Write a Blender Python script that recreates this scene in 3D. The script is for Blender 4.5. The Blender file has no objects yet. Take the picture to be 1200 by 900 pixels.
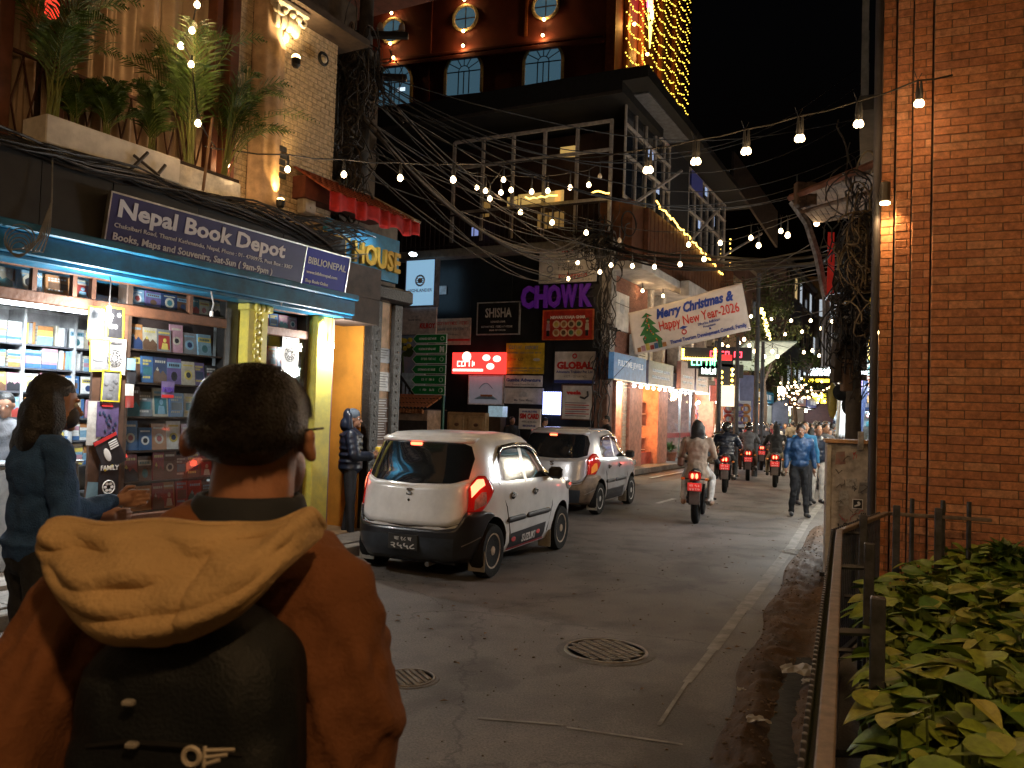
import bpy, bmesh, math, random
from mathutils import Vector, Matrix, Quaternion
random.seed(7)
S = bpy.context.scene
COL = S.collection
R = math.radians
# ------------------------------------------------------------------ camera
F = 950.0                       # focal length in pixels of a 1200 px wide picture
PITCH, ROLL, EYE = R(2.05), R(1.9), 1.7
cam_d = bpy.data.cameras.new('camera')
cam = bpy.data.objects.new('camera', cam_d); COL.objects.link(cam)
CM = Matrix.Translation((0, 0, EYE)) @ Matrix.Rotation(math.pi/2 + PITCH, 4, 'X') @ Matrix.Rotation(ROLL, 4, 'Z')
cam.matrix_world = CM
cam_d.sensor_width = 36; cam_d.lens = 36*F/1200; cam_d.clip_start = .05; cam_d.clip_end = 600
cam_d.dof.use_dof = True; cam_d.dof.focus_distance = 9.5; cam_d.dof.aperture_fstop = 9.0
S.camera = cam
# ------------------------------------------------------------------ night sky, moon-faint sun, exposure
w = bpy.data.worlds.new('World'); S.world = w; w.use_nodes = True
nt = w.node_tree; bg = nt.nodes['Background']
sky = nt.nodes.new('ShaderNodeTexSky'); sky.sky_type = 'NISHITA'; sky.sun_disc = False
sky.sun_elevation = R(-4); sky.sun_rotation = R(200); sky.air_density = 1.2; sky.dust_density = 2
nt.links.new(sky.outputs[0], bg.inputs[0]); bg.inputs[1].default_value = 0.07
S.view_settings.view_transform = 'Standard'; S.view_settings.look = 'None'
S.view_settings.exposure = 0.0; S.view_settings.gamma = 1
S.cycles.use_denoising = True
try: S.cycles.denoiser = 'OPENIMAGEDENOISE'
except Exception: pass
S.cycles.max_bounces = 6; S.cycles.diffuse_bounces = 3; S.cycles.glossy_bounces = 3
S.cycles.transmission_bounces = 4; S.cycles.transparent_max_bounces = 8
S.cycles.sample_clamp_indirect = 4; S.cycles.sample_clamp_direct = 0
S.cycles.use_light_tree = True; S.cycles.caustics_reflective = False; S.cycles.caustics_refractive = False
S.cycles.use_adaptive_sampling = True; S.cycles.adaptive_threshold = .02

def lamp(kind, name, loc, power, col=(1, .75, .45), size=.05, parent=None, rot=None, spot=None, size_y=None):
    d = bpy.data.lights.new(name, kind); d.energy = power; d.color = col
    if kind == 'AREA':
        d.size = size
        if size_y: d.shape = 'RECTANGLE'; d.size_y = size_y
    else: d.shadow_soft_size = size
    if kind == 'SPOT': d.spot_size = R(spot or 100); d.spot_blend = .7
    o = bpy.data.objects.new(name, d); COL.objects.link(o)
    if parent: o.parent = parent
    o.location = loc
    if rot: o.rotation_euler = rot
    return o
# ------------------------------------------------------------------ geometry of the place
C3 = CM.to_3x3(); C0 = Vector((0, 0, EYE))
def ray(px, py):
    return C3 @ Vector(((px-600)/F, -(py-450)/F, -1))
def W(px, py, y):                      # point at depth y (world y) seen at that picture position
    d = ray(px, py); return C0 + d*(y/d.y)
def G(px, py, h=0):                    # point at height h
    d = ray(px, py); return C0 + d*((h-EYE)/d.z)
class Frame:                           # a vertical plane: x along it, y into it, z up
    def __init__(s, o, deg):
        s.o = Vector((o[0], o[1], 0)); s.a = R(deg)
        s.u = Vector((math.cos(s.a), math.sin(s.a), 0)); s.v = Vector((-math.sin(s.a), math.cos(s.a), 0))
    def at(s, px, py, d=0):            # (t, h) on the plane moved d towards the street
        q = ray(px, py); o = s.o - s.v*d
        k = (o - C0).dot(s.v)/q.dot(s.v); p = C0 + q*k
        return (p - o).dot(s.u), p.z
    def w(s, t, d, h): return s.o + s.u*t - s.v*d + Vector((0, 0, h))
LF = Frame((-2.45, 9.85), 61.2)        # book shop facade
BF = Frame((2.76, 23.4), -27)          # dark wall of signs
BS = Frame((2.76, 23.4), 62.5)         # its side along the street
p_ = W(1092, 300, 6.9)
RB = Frame((p_.x, p_.y), -23.7)        # brick wall on the right
RF = Frame((3.35, 7.3), 66.3)          # right side of the street, into the distance
# ------------------------------------------------------------------ materials
MATS = {}
def M(name, col=(.5, .5, .5), rough=.7, metal=0, emit=None, es=0, var=.18, scale=6, bump=0, bscale=60, coat=0, alpha=1, trans=0, spec=.5, col2=None):
    if name in MATS: return MATS[name]
    m = bpy.data.materials.new(name); m.use_nodes = True; t = m.node_tree
    b = t.nodes['Principled BSDF']
    b.inputs['Roughness'].default_value = rough; b.inputs['Metallic'].default_value = metal
    b.inputs['Specular IOR Level'].default_value = spec
    if coat: b.inputs['Coat Weight'].default_value = coat; b.inputs['Coat Roughness'].default_value = .08
    if trans: b.inputs['Transmission Weight'].default_value = trans
    if alpha < 1: b.inputs['Alpha'].default_value = alpha
    b.inputs['Base Color'].default_value = (*col, 1)
    if var > 0:
        tc = t.nodes.new('ShaderNodeTexCoord'); n = t.nodes.new('ShaderNodeTexNoise')
        n.inputs['Scale'].default_value = scale; n.inputs['Detail'].default_value = 6; n.inputs['Roughness'].default_value = .65
        t.links.new(tc.outputs['Object'], n.inputs['Vector'])
        mx = t.nodes.new('ShaderNodeMix'); mx.data_type = 'RGBA'
        c2 = col2 or tuple(c*(1-2.2*var) if var < .4 else c*.15 for c in col)
        c1 = tuple(min(1, c*(1+var)) for c in col) if not col2 else col
        mx.inputs[6].default_value = (*c2, 1); mx.inputs[7].default_value = (*c1, 1)
        rp = t.nodes.new('ShaderNodeMapRange'); rp.inputs[1].default_value = .32; rp.inputs[2].default_value = .62
        t.links.new(n.outputs[0], rp.inputs[0]); t.links.new(rp.outputs[0], mx.inputs[0])
        t.links.new(mx.outputs[2], b.inputs['Base Color'])
    if bump:
        tc = t.nodes.new('ShaderNodeTexCoord'); n2 = t.nodes.new('ShaderNodeTexNoise')
        n2.inputs['Scale'].default_value = bscale; n2.inputs['Detail'].default_value = 8
        bp = t.nodes.new('ShaderNodeBump'); bp.inputs['Strength'].default_value = bump; bp.inputs['Distance'].default_value = .02
        t.links.new(tc.outputs['Object'], n2.inputs['Vector']); t.links.new(n2.outputs[0], bp.inputs['Height'])
        t.links.new(bp.outputs[0], b.inputs['Normal'])
    if emit:
        b.inputs['Emission Color'].default_value = (*emit, 1); b.inputs['Emission Strength'].default_value = es
    MATS[name] = m
    return m
def noimp(m):
    try: m.cycles.emission_sampling = 'NONE'
    except Exception: pass
    return m
# ------------------------------------------------------------------ mesh builder
class MB:
    def __init__(s): s.v = []; s.f = []; s.m = []; s.mats = []; s.mi = 0
    def mat(s, m):
        if m not in s.mats: s.mats.append(m)
        s.mi = s.mats.index(m); return s
    def add(s, vs, fs):
        k = len(s.v); s.v += [tuple(x) for x in vs]
        for f in fs: s.f.append([i+k for i in f]); s.m.append(s.mi)
        return s
    def box(s, x0, x1, y0, y1, z0, z1, mx=None):
        vs = [Vector((x, y, z)) for z in (z0, z1) for y in (y0, y1) for x in (x0, x1)]
        if mx: vs = [mx @ p for p in vs]
        return s.add(vs, [(0, 2, 3, 1), (4, 5, 7, 6), (0, 1, 5, 4), (2, 6, 7, 3), (0, 4, 6, 2), (1, 3, 7, 5)])
    def bbox(s, x0, x1, y0, y1, z0, z1, c=.01, mx=None):      # box with bevelled vertical and front edges
        c = min(c, (x1-x0)*.45, (y1-y0)*.45, (z1-z0)*.45); vs = []
        for (z, k) in ((z0, c), (z0+c, 0), (z1-c, 0), (z1, c)):
            a, b_, e, g = x0+k, x1-k, y0+k, y1-k
            vs += [Vector(q) for q in ((a+c, e, z), (b_-c, e, z), (b_, e+c, z), (b_, g-c, z), (b_-c, g, z), (a+c, g, z), (a, g-c, z), (a, e+c, z))]
        if mx: vs = [mx @ p for p in vs]
        fs = [tuple(range(7, -1, -1)), tuple(range(24, 32))]
        for r in range(3):
            for i in range(8): j = (i+1) % 8; fs.append((r*8+i, r*8+j, r*8+8+j, r*8+8+i))
        return s.add(vs, fs)
    def quad(s, a, b, c, d): return s.add([a, b, c, d], [(0, 1, 2, 3)])
    def tube(s, pts, r, n=6, cap=True):
        pts = [Vector(p) for p in pts]; m_ = len(pts); vs = []; up = None
        for i, p in enumerate(pts):
            d = (pts[min(i+1, m_-1)] - pts[max(i-1, 0)])
            if d.length < 1e-9: d = Vector((0, 0, 1))
            d.normalize()
            if up is None: up = Vector((0, 0, 1)) if abs(d.z) < .9 else Vector((1, 0, 0))
            a = d.cross(up).normalized() if d.cross(up).length > 1e-6 else Vector((1, 0, 0)); b = a.cross(d).normalized(); up = b
            rr = r[i] if isinstance(r, (list, tuple)) else r
            for k in range(n):
                t = 2*math.pi*k/n; vs.append(p + a*math.cos(t)*rr + b*math.sin(t)*rr)
        fs = [(i*n+k, i*n+(k+1) % n, (i+1)*n+(k+1) % n, (i+1)*n+k) for i in range(m_-1) for k in range(n)]
        if cap: fs += [tuple(range(n-1, -1, -1)), tuple((m_-1)*n+k for k in range(n))]
        return s.add(vs, fs)
    def cyl(s, p, q, r, n=12): return s.tube([p, q], r, n)
    def lathe(s, prof, n=16, mx=None):            # profile of (radius, z)
        vs = []; k = len(prof)
        for r_, z in prof:
            for i in range(n):
                t = 2*math.pi*i/n; vs.append(Vector((r_*math.cos(t), r_*math.sin(t), z)))
        if mx: vs = [mx @ p for p in vs]
        fs = [(j*n+i, j*n+(i+1) % n, (j+1)*n+(i+1) % n, (j+1)*n+i) for j in range(k-1) for i in range(n)]
        fs += [tuple(range(n-1, -1, -1)), tuple((k-1)*n+i for i in range(n))]
        return s.add(vs, fs)
    def ball(s, c, r, n=8, m_=6):
        rx, ry, rz = r if isinstance(r, (tuple, list)) else (r, r, r)
        vs = [Vector((c[0]+rx*math.sin(math.pi*j/m_)*math.cos(2*math.pi*i/n), c[1]+ry*math.sin(math.pi*j/m_)*math.sin(2*math.pi*i/n), c[2]+rz*math.cos(math.pi*j/m_))) for j in range(1, m_) for i in range(n)]
        vs += [Vector((c[0], c[1], c[2]+rz)), Vector((c[0], c[1], c[2]-rz))]; T = len(vs)
        fs = [((j+1)*n+i, (j+1)*n+(i+1) % n, j*n+(i+1) % n, j*n+i) for j in range(m_-2) for i in range(n)]
        fs += [(i, (i+1) % n, T-2) for i in range(n)] + [((m_-2)*n+(i+1) % n, (m_-2)*n+i, T-1) for i in range(n)]
        return s.add(vs, fs)
    def prism(s, poly, y0, y1, mx=None):          # polygon in x,z pushed from y0 to y1
        n = len(poly); vs = [Vector((x, y0, z)) for x, z in poly] + [Vector((x, y1, z)) for x, z in poly]
        if mx: vs = [mx @ p for p in vs]
        return s.add(vs, [tuple(range(n)), tuple(range(2*n-1, n-1, -1))] + [(i, i+n, (i+1) % n+n, (i+1) % n) for i in range(n)])
    def grid(s, fn, nu, nv, closed=False):
        vs = [fn(i/nu, j/nv) for j in range(nv+1) for i in range(nu+1)]; k = nu+1
        return s.add(vs, [(j*k+i, j*k+i+1, (j+1)*k+i+1, (j+1)*k+i) for j in range(nv) for i in range(nu)])
    def torus(s, c, Rr, r, axis='y', n=24, m_=8):
        c = Vector(c); vs = []
        for i in range(n):
            a = 2*math.pi*i/n
            for j in range(m_):
                b = 2*math.pi*j/m_; rr = Rr + r*math.cos(b)
                p = (rr*math.cos(a), r*math.sin(b), rr*math.sin(a)) if axis == 'y' else (rr*math.cos(a), rr*math.sin(a), r*math.sin(b))
                vs.append(c+Vector(p))
        return s.add(vs, [(i*m_+j, i*m_+(j+1) % m_, ((i+1) % n)*m_+(j+1) % m_, ((i+1) % n)*m_+j) for i in range(n) for j in range(m_)])
    def mesh(s, name, smooth=False):
        me = bpy.data.meshes.new(name); me.from_pydata(s.v, [], s.f); 
        for m in s.mats: me.materials.append(m)
        if len(s.mats) > 1: me.polygons.foreach_set('material_index', s.m)
        if smooth is True: me.polygons.foreach_set('use_smooth', [True]*len(me.polygons))
        me.update()
        if smooth == 'auto':
            me.polygons.foreach_set('use_smooth', [True]*len(me.polygons))
            bm = bmesh.new(); bm.from_mesh(me)
            for e in bm.edges:
                if len(e.link_faces) == 2 and e.calc_face_angle(0) > R(38): e.smooth = False
            bm.to_mesh(me); bm.free()
        return me
    def build(s, name, parent=None, smooth=False, mat=None, loc=None, rot=None):
        if mat and not s.mats: s.mats.append(mat)
        return link(name, s.mesh(name, smooth), parent, loc, rot)
def link(name, me, parent=None, loc=None, rot=None):
    o = bpy.data.objects.new(name, me); COL.objects.link(o)
    if parent: o.parent = parent
    if loc is not None: o.location = loc
    if rot is not None: o.rotation_euler = rot
    return o
def tag(o, label=None, cat=None, group=None, kind=None):
    if label: o['label'] = label
    if cat: o['category'] = cat
    if group: o['group'] = group
    if kind: o['kind'] = kind
    return o
def thing(name, label, cat, loc=(0, 0, 0), rotz=0, group=None):
    o = bpy.data.objects.new(name, None); COL.objects.link(o); o.empty_display_size = .1
    o.location = loc; o.rotation_euler = (0, 0, rotz)
    return tag(o, label, cat, group)
def on(frame, name, label, cat, t=0, d=0, h=0, group=None):       # a thing standing on a facade frame
    return thing(name, label, cat, frame.w(t, d, h), frame.a, group)
def kids(o): return [c for c in o.children]
def copy_tree(o, parent=None):
    c = o.copy(); COL.objects.link(c)
    if parent: c.parent = parent
    for ch in list(o.children): copy_tree(ch, c)
    return c
def bx(name, parent, m, *a, c=0):
    b = MB().mat(m)
    (b.bbox(*a, c=c) if c else b.box(*a))
    return b.build(name, parent)
# text: a mesh in the x,z plane facing -y
TXT = {}
def text(parent, s, x, z, size, m, y=-.012, width=None, bold=0, align='LEFT', ext=.002, name='lettering', shear=0, sx=1, rot=0):
    cu = bpy.data.curves.new('t', 'FONT'); cu.body = s; cu.size = size; cu.extrude = ext; cu.offset = bold*size
    cu.align_x = align; cu.resolution_u = 2; cu.shear = shear
    ob = bpy.data.objects.new('t', cu); 
    me = ob.to_mesh().copy(); ob.to_mesh_clear(); bpy.data.objects.remove(ob)
    xs = [v.co.x for v in me.vertices]
    if not xs: return None
    k = sx
    if width: k = width/max(max(xs)-min(xs), 1e-6)
    ca, sa = math.cos(rot), math.sin(rot)
    for v in me.vertices:
        X, Y, Z = v.co.x*k, v.co.y, v.co.z
        v.co = (X*ca-Y*sa, -Z, X*sa+Y*ca)
    me.materials.clear(); me.materials.append(m); me.name = name
    return link(name, me, parent, (x, y, z))
ORD = ['first', 'second', 'third', 'fourth', 'fifth', 'sixth', 'seventh', 'eighth', 'ninth', 'tenth', 'eleventh', 'twelfth', 'thirteenth', 'fourteenth', 'fifteenth', 'sixteenth', 'seventeenth', 'eighteenth', 'nineteenth', 'twentieth']
rnd = random.Random(11)
# ---- shared materials
def island_mat(name, cols, rough=.85, bump=.9, bscale=38):
    m = bpy.data.materials.new(name); m.use_nodes = True; t = m.node_tree; b = t.nodes['Principled BSDF']; b.inputs['Roughness'].default_value = rough
    g = t.nodes.new('ShaderNodeNewGeometry'); oi = t.nodes.new('ShaderNodeObjectInfo'); ad = t.nodes.new('ShaderNodeMath'); ad.operation = 'ADD'
    fr = t.nodes.new('ShaderNodeMath'); fr.operation = 'FRACT'
    t.links.new(g.outputs['Random Per Island'], ad.inputs[0]); t.links.new(oi.outputs['Random'], ad.inputs[1]); t.links.new(ad.outputs[0], fr.inputs[0])
    r = t.nodes.new('ShaderNodeValToRGB'); r.color_ramp.elements[0].color = (*cols[0], 1); r.color_ramp.elements[1].color = (*cols[-1], 1)
    for i, c in enumerate(cols[1:-1]): r.color_ramp.elements.new((i+1)/(len(cols)-1)).color = (*c, 1)
    t.links.new(fr.outputs[0], r.inputs[0])
    tc = t.nodes.new('ShaderNodeTexCoord'); ge = t.nodes.new('ShaderNodeNewGeometry'); n = t.nodes.new('ShaderNodeTexNoise'); n.inputs['Scale'].default_value = 22; n.inputs['Detail'].default_value = 8; n.inputs['Roughness'].default_value = .7
    t.links.new(ge.outputs['Position'], n.inputs['Vector'])
    mp = t.nodes.new('ShaderNodeMapRange'); mp.inputs[1].default_value = .35; mp.inputs[2].default_value = .68; mp.inputs[3].default_value = .55; mp.inputs[4].default_value = 1.15
    t.links.new(n.outputs[0], mp.inputs[0])
    mu = t.nodes.new('ShaderNodeMix'); mu.data_type = 'RGBA'; mu.blend_type = 'MULTIPLY'; mu.inputs[0].default_value = 1
    t.links.new(r.outputs[0], mu.inputs[6]); t.links.new(mp.outputs[0], mu.inputs[7]); t.links.new(mu.outputs[2], b.inputs['Base Color'])
    n2 = t.nodes.new('ShaderNodeTexNoise'); n2.inputs['Scale'].default_value = bscale; n2.inputs['Detail'].default_value = 6
    t.links.new(ge.outputs['Position'], n2.inputs['Vector'])
    bp = t.nodes.new('ShaderNodeBump'); bp.inputs['Strength'].default_value = bump; bp.inputs['Distance'].default_value = .006
    t.links.new(n2.outputs[0], bp.inputs['Height']); t.links.new(bp.outputs[0], b.inputs['Normal'])
    MATS[name] = m; return m
red_brick = island_mat('red_brick', [(.46, .19, .095), (.62, .25, .11), (.66, .32, .17), (.58, .22, .085), (.50, .20, .10), (.66, .27, .12)])
cream_brick = island_mat('cream_brick', [(.70, .52, .31), (.74, .56, .35), (.66, .49, .29)], bump=.3)
side_brick = island_mat('side_brick', [(.26, .10, .06), (.30, .12, .08), (.22, .085, .05)], bump=.3)
mortar = M('mortar', (.20, .13, .085), .95, bump=.6, bscale=80)
cream_mortar = M('cream_mortar', (.30, .24, .16), .95)
def asphalt(name, c1, c2, rough=.78):
    m = bpy.data.materials.new(name); m.use_nodes = True; t = m.node_tree; b = t.nodes['Principled BSDF']
    ge = t.nodes.new('ShaderNodeNewGeometry')
    def noise(sc, d=8, ro=.65):
        n = t.nodes.new('ShaderNodeTexNoise'); n.inputs['Scale'].default_value = sc; n.inputs['Detail'].default_value = d; n.inputs['Roughness'].default_value = ro
        t.links.new(ge.outputs['Position'], n.inputs['Vector']); return n
    def mr(src, a, b_, c, d):
        q = t.nodes.new('ShaderNodeMapRange'); [setattr(q.inputs[i+1], 'default_value', v) for i, v in enumerate((a, b_, c, d))]; t.links.new(src.outputs[0], q.inputs[0]); return q
    big = noise(.45, 5); fine = noise(70, 4, .8); mid = noise(5, 10, .75)
    mx = t.nodes.new('ShaderNodeMix'); mx.data_type = 'RGBA'; mx.inputs[6].default_value = (*c1, 1); mx.inputs[7].default_value = (*c2, 1)
    t.links.new(mr(big, .35, .65, 0, 1).outputs[0], mx.inputs[0])
    m2 = t.nodes.new('ShaderNodeMix'); m2.data_type = 'RGBA'; m2.blend_type = 'MULTIPLY'; m2.inputs[0].default_value = 1
    t.links.new(mx.outputs[2], m2.inputs[6]); t.links.new(mr(fine, .3, .7, .45, 1.6).outputs[0], m2.inputs[7])
    m3 = t.nodes.new('ShaderNodeMix'); m3.data_type = 'RGBA'; m3.blend_type = 'MULTIPLY'; m3.inputs[0].default_value = 1
    stain = noise(1.6, 4, .5); crk = t.nodes.new('ShaderNodeTexVoronoi'); crk.feature = 'DISTANCE_TO_EDGE'; crk.inputs['Scale'].default_value = .42; wv = noise(2.5, 6); vm = t.nodes.new('ShaderNodeVectorMath'); vm.operation = 'MULTIPLY_ADD'; vm.inputs[1].default_value = (.5, .5, .5); t.links.new(wv.outputs[1], vm.inputs[0]); t.links.new(ge.outputs['Position'], vm.inputs[2]); t.links.new(vm.outputs[0], crk.inputs['Vector'])
    t.links.new(m2.outputs[2], m3.inputs[6]); t.links.new(mr(mid, .35, .62, .72, 1.15).outputs[0], m3.inputs[7])
    m4 = t.nodes.new('ShaderNodeMix'); m4.data_type = 'RGBA'; m4.blend_type = 'MULTIPLY'; m4.inputs[0].default_value = 1; t.links.new(m3.outputs[2], m4.inputs[6]); t.links.new(mr(stain, .36, .5, .62, 1.05).outputs[0], m4.inputs[7])
    m5 = t.nodes.new('ShaderNodeMix'); m5.data_type = 'RGBA'; m5.blend_type = 'MULTIPLY'; m5.inputs[0].default_value = .8; t.links.new(m4.outputs[2], m5.inputs[6]); t.links.new(mr(crk, 0, .008, .45, 1).outputs[0], m5.inputs[7])
    t.links.new(m5.outputs[2], b.inputs['Base Color'])
    t.links.new(mr(mid, .35, .65, rough-.16, rough+.1).outputs[0], b.inputs['Roughness'])
    bp = t.nodes.new('ShaderNodeBump'); bp.inputs['Strength'].default_value = .55; bp.inputs['Distance'].default_value = .008
    t.links.new(fine.outputs[0], bp.inputs['Height']); t.links.new(bp.outputs[0], b.inputs['Normal'])
    MATS[name] = m; return m
road_m = asphalt('asphalt', (.095, .088, .082), (.15, .137, .125))
dirt_m = asphalt('dirt', (.05, .028, .015), (.13, .075, .04), .8)
paver_m = asphalt('paving', (.16, .14, .12), (.21, .19, .165))
def mesh_sheet(name, pts, z, m, kind='structure', parent=None):
    b = MB().mat(m); b.add([(p[0], p[1], z) for p in pts], [tuple(range(len(pts)))])
    o = b.build(name, parent)
    if kind: o['kind'] = kind
    return o
# ---- ground, road, paint
mesh_sheet('ground', [(-200, -60), (220, -60), (220, 330), (-200, 330)], -.03, dirt_m)
def street(dist, off):   # a point on the right-hand street line
    p = RF.w(dist, off, 0); return (p.x, p.y)
fence_dir = Vector((1.55, 3.75, 0)).normalized()
mesh_sheet('road', [(-14, -8), (.9, -8), (.55, .2), (2.2, 4.6), (3.15, 7.4), street(10, .3), street(60, .4), street(110, .5), (60, 120), LF.w(60, .9, 0)[:2], (2.5, 19), LF.w(0, .75, 0)[:2], LF.w(-14, .75, 0)[:2]], 0, road_m)
# tile the left walkway with slabs laid one by one near the door
sw = MB().mat(paver_m); sw.box(-14, 2.0, -.75, .02, -.02, .09)
swo = sw.build('pavement', None, loc=LF.o, rot=(0, 0, LF.a)); swo['kind'] = 'structure'
sl = MB().mat(paver_m); sl.bbox(-.295, .295, -.24, .24, 0, .02, c=.006); slm = sl.mesh('slab')
for i in range(-10, 4):
    for j in range(1): link('slab', slm, swo, (i*.6+.1, -.36, .089))
kb = MB().mat(M('kerb_stone', (.22, .20, .17), .85, bump=.4)); kb.bbox(-.44, .44, -.06, .06, 0, .14, c=.012); kbm = kb.mesh('kerb_stone')
for i in range(-8, 3): link('kerb_stone', kbm, swo, (i*.9, -.80, -.02))
paint = M('road_paint', (.27, .26, .235), .85, var=.39, scale=6, col2=(.115, .105, .095))
lp = [G(x, y) for x, y in ((772, 850), (805, 800), (835, 762), (870, 715), (905, 670), (928, 640), (945, 612), (962, 590), (972, 568))]
ln = MB().mat(paint)
for i in range(len(lp)-1):
    a, c = lp[i], lp[i+1]; n = Vector((1, -.35, 0)).normalized()*(.012+.016*min(i, 3))
    ln.quad(a-n+Vector((0, 0, .004)), a+n+Vector((0, 0, .004)), c+n+Vector((0, 0, .004)), c-n+Vector((0, 0, .004)))
o = ln.build('edge_line'); o['kind'] = 'structure'
ln = MB().mat(paint)
for a, c in (((560, 842), (660, 850)), ((664, 853), (800, 873))):
    A, B_ = G(*a), G(*c); n = Vector((0, .012, 0)); z = Vector((0, 0, .004))
    ln.quad(A-n+z, B_-n+z, B_+n+z, A+n+z)
o = ln.build('faded_line'); o['kind'] = 'structure'
ln = MB().mat(M('worn_paint', (.42, .42, .40), .8))
for px, py, l in ((770, 590, 1.2), (762, 560, 5), (800, 582, .8)):
    A = G(px, py); u = BS.u; n = BS.v*.05; z = Vector((0, 0, .004)); ln.quad(A-n+z, A+u*l-n+z, A+u*l+n+z, A+n+z)
o = ln.build('worn_line'); o['kind'] = 'structure'
# ---- dirt verge with litter and open drain
VL = [G(x, y) for x, y in ((800, 1010), (835, 900), (852, 830), (872, 775), (893, 730), (905, 700), (922, 668), (938, 640), (955, 618))]
VR = [G(x, y) for x, y in ((962, 1010), (966, 900), (974, 830), (978, 775), (981, 730), (983, 700), (986, 668), (990, 640), (994, 622))]
def verge(u, v):
    n = len(VL)-1; x = min(u*n, n-1e-6); i = int(x); f_ = x-i
    a, c = VL[i].lerp(VL[i+1], f_), VR[i].lerp(VR[i+1], f_); p = a.lerp(c, v+.05*math.sin(u*31)*(1-v)); nz = .5+.5*math.sin(p.x*23+3*math.sin(p.y*9))*math.sin(p.y*17+2)
    hh = .075*min(1, v*4)*(.35+.65*nz)+rnd.uniform(0, .014)
    du = math.exp(-((v-.62-.08*math.sin(u*20))/.20)**2)*max(0, 1-max(0, u-.42)*6)
    return (p.x, p.y, (.004+hh*(1-du)) if v > .001 else -.008)
o = MB().mat(asphalt('verge_soil', (.035, .017, .008), (.105, .055, .026), .8)).grid(verge, 170, 36).build('dirt_verge', smooth=True); o['kind'] = 'structure'
wet = M('drain_water', (.004, .004, .004), .5, var=0, bump=.3, bscale=14, spec=.08)
pl = MB().mat(wet); cpt = [G(x, y, .02) for x, y in ((915, 770), (950, 770), (962, 800), (962, 900), (960, 1005), (860, 1005), (878, 900), (888, 840), (900, 800))]
pl.add([(p.x, p.y, .018) for p in cpt], [tuple(range(len(cpt)))]); o = pl.build('drain_puddle'); o['kind'] = 'structure'
pm = M('litter_paper', (.42, .39, .34), .8)
for px, py, s_, lab in ((887, 845, .07, 'crumpled white paper scrap lying in the dirt by the black puddle'), (935, 788, .14, 'torn grey plastic sheet lying on the dirt beside the fence'), (868, 808, .03, 'tiny brown scrap of litter on the edge of the dirt'), (948, 800, .06, 'small flattened pale wrapper below the torn plastic sheet')):
    p = G(px, py, .07)
    b = MB().mat(pm); rr = random.Random(px)
    b.grid(lambda u, v: ((u-.5)*s_*2*(1-.4*v)+rr.uniform(-.2, .2)*s_*.4, (v-.5)*s_*1.3+rr.uniform(-.2, .2)*s_*.4, rr.uniform(0, .35)*s_), 6, 5)
    tag(b.build('litter', loc=p), lab, 'litter')
gr = MB().mat(M('road_grit', (.16, .13, .10), .9)); q_ = random.Random(5)
for i in range(1400):
    y = q_.uniform(3.2, 20); x = q_.uniform(-2.2, .36*y+.2); r_ = q_.uniform(.002, .007)*(1+1.2*(q_.random() < .06)); gr.ball((x, y, r_*.4), (r_*1.2, r_, r_*.6), 5, 3)
gr.mat(M('dry_leaf', (.16, .09, .04), .9))
for i in range(60):
    y = q_.uniform(3.4, 16); x = q_.uniform(-1.5, .36*y+.1); a = q_.uniform(0, 6.28); c, s_ = math.cos(a)*.03, math.sin(a)*.03; gr.add([(x-c, y-s_, .006), (x+s_*.4, y-c*.4, .014), (x+c, y+s_, .006), (x-s_*.4, y+c*.4, .012)], [(0, 1, 2, 3)])
gr.build('road_grit')['kind'] = 'stuff'
# pebbles on the verge: nobody could count them
pb = MB().mat(M('pebble', (.16, .11, .07), .9))
for i in range(900):
    u, v = rnd.random(), rnd.random(); p = verge(u, v); r_ = rnd.uniform(.004, .016)
    if p[2] > 0: pb.ball((p[0], p[1], p[2]), (r_, r_*.8, r_*.6), 5, 3)
pb.build('gravel')['kind'] = 'stuff'
# ---- manholes
iron = M('cast_iron', (.20, .18, .155), .5, .35, bump=.3)
def manhole(px, py, r_, label):
    p = G(px, py); t = thing('manhole_cover', label, 'manhole', p, .5)
    b = MB().mat(iron); b.lathe([(r_*.93, .002), (r_*.94, .012), (r_, .012), (r_*1.02, .003)], 40); b.build('rim', t, smooth='auto')
    b = MB().mat(M('concrete_collar', (.12, .11, .10), .9, bump=.5)); b.lathe([(r_*1.02, .002), (r_*1.03, .006), (r_*1.16, .005), (r_*1.2, .001)], 40); b.build('collar', t)
    b = MB().mat(iron); b.lathe([(0, .004), (r_*.93, .004)], 40)
    n = 9; st = 2*r_/n
    for i in range(n):
        for j in range(n*2):
            x, y = -r_+st*(i+.5), -r_+st*.5*(j+.5)
            if x*x+y*y < (r_*.86)**2: b.bbox(x-st*.36, x+st*.36, y-st*.17, y+st*.17, .003, .013, c=.003)
    b.build('grating', t)
manhole(710, 763, .30, 'round cast iron manhole cover in the middle of the asphalt road')
manhole(478, 795, .17, 'small round drain cover beside the shoulder of the man in brown')
manhole(937, 648, .22, 'wet round manhole cover beside the white edge line')
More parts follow.
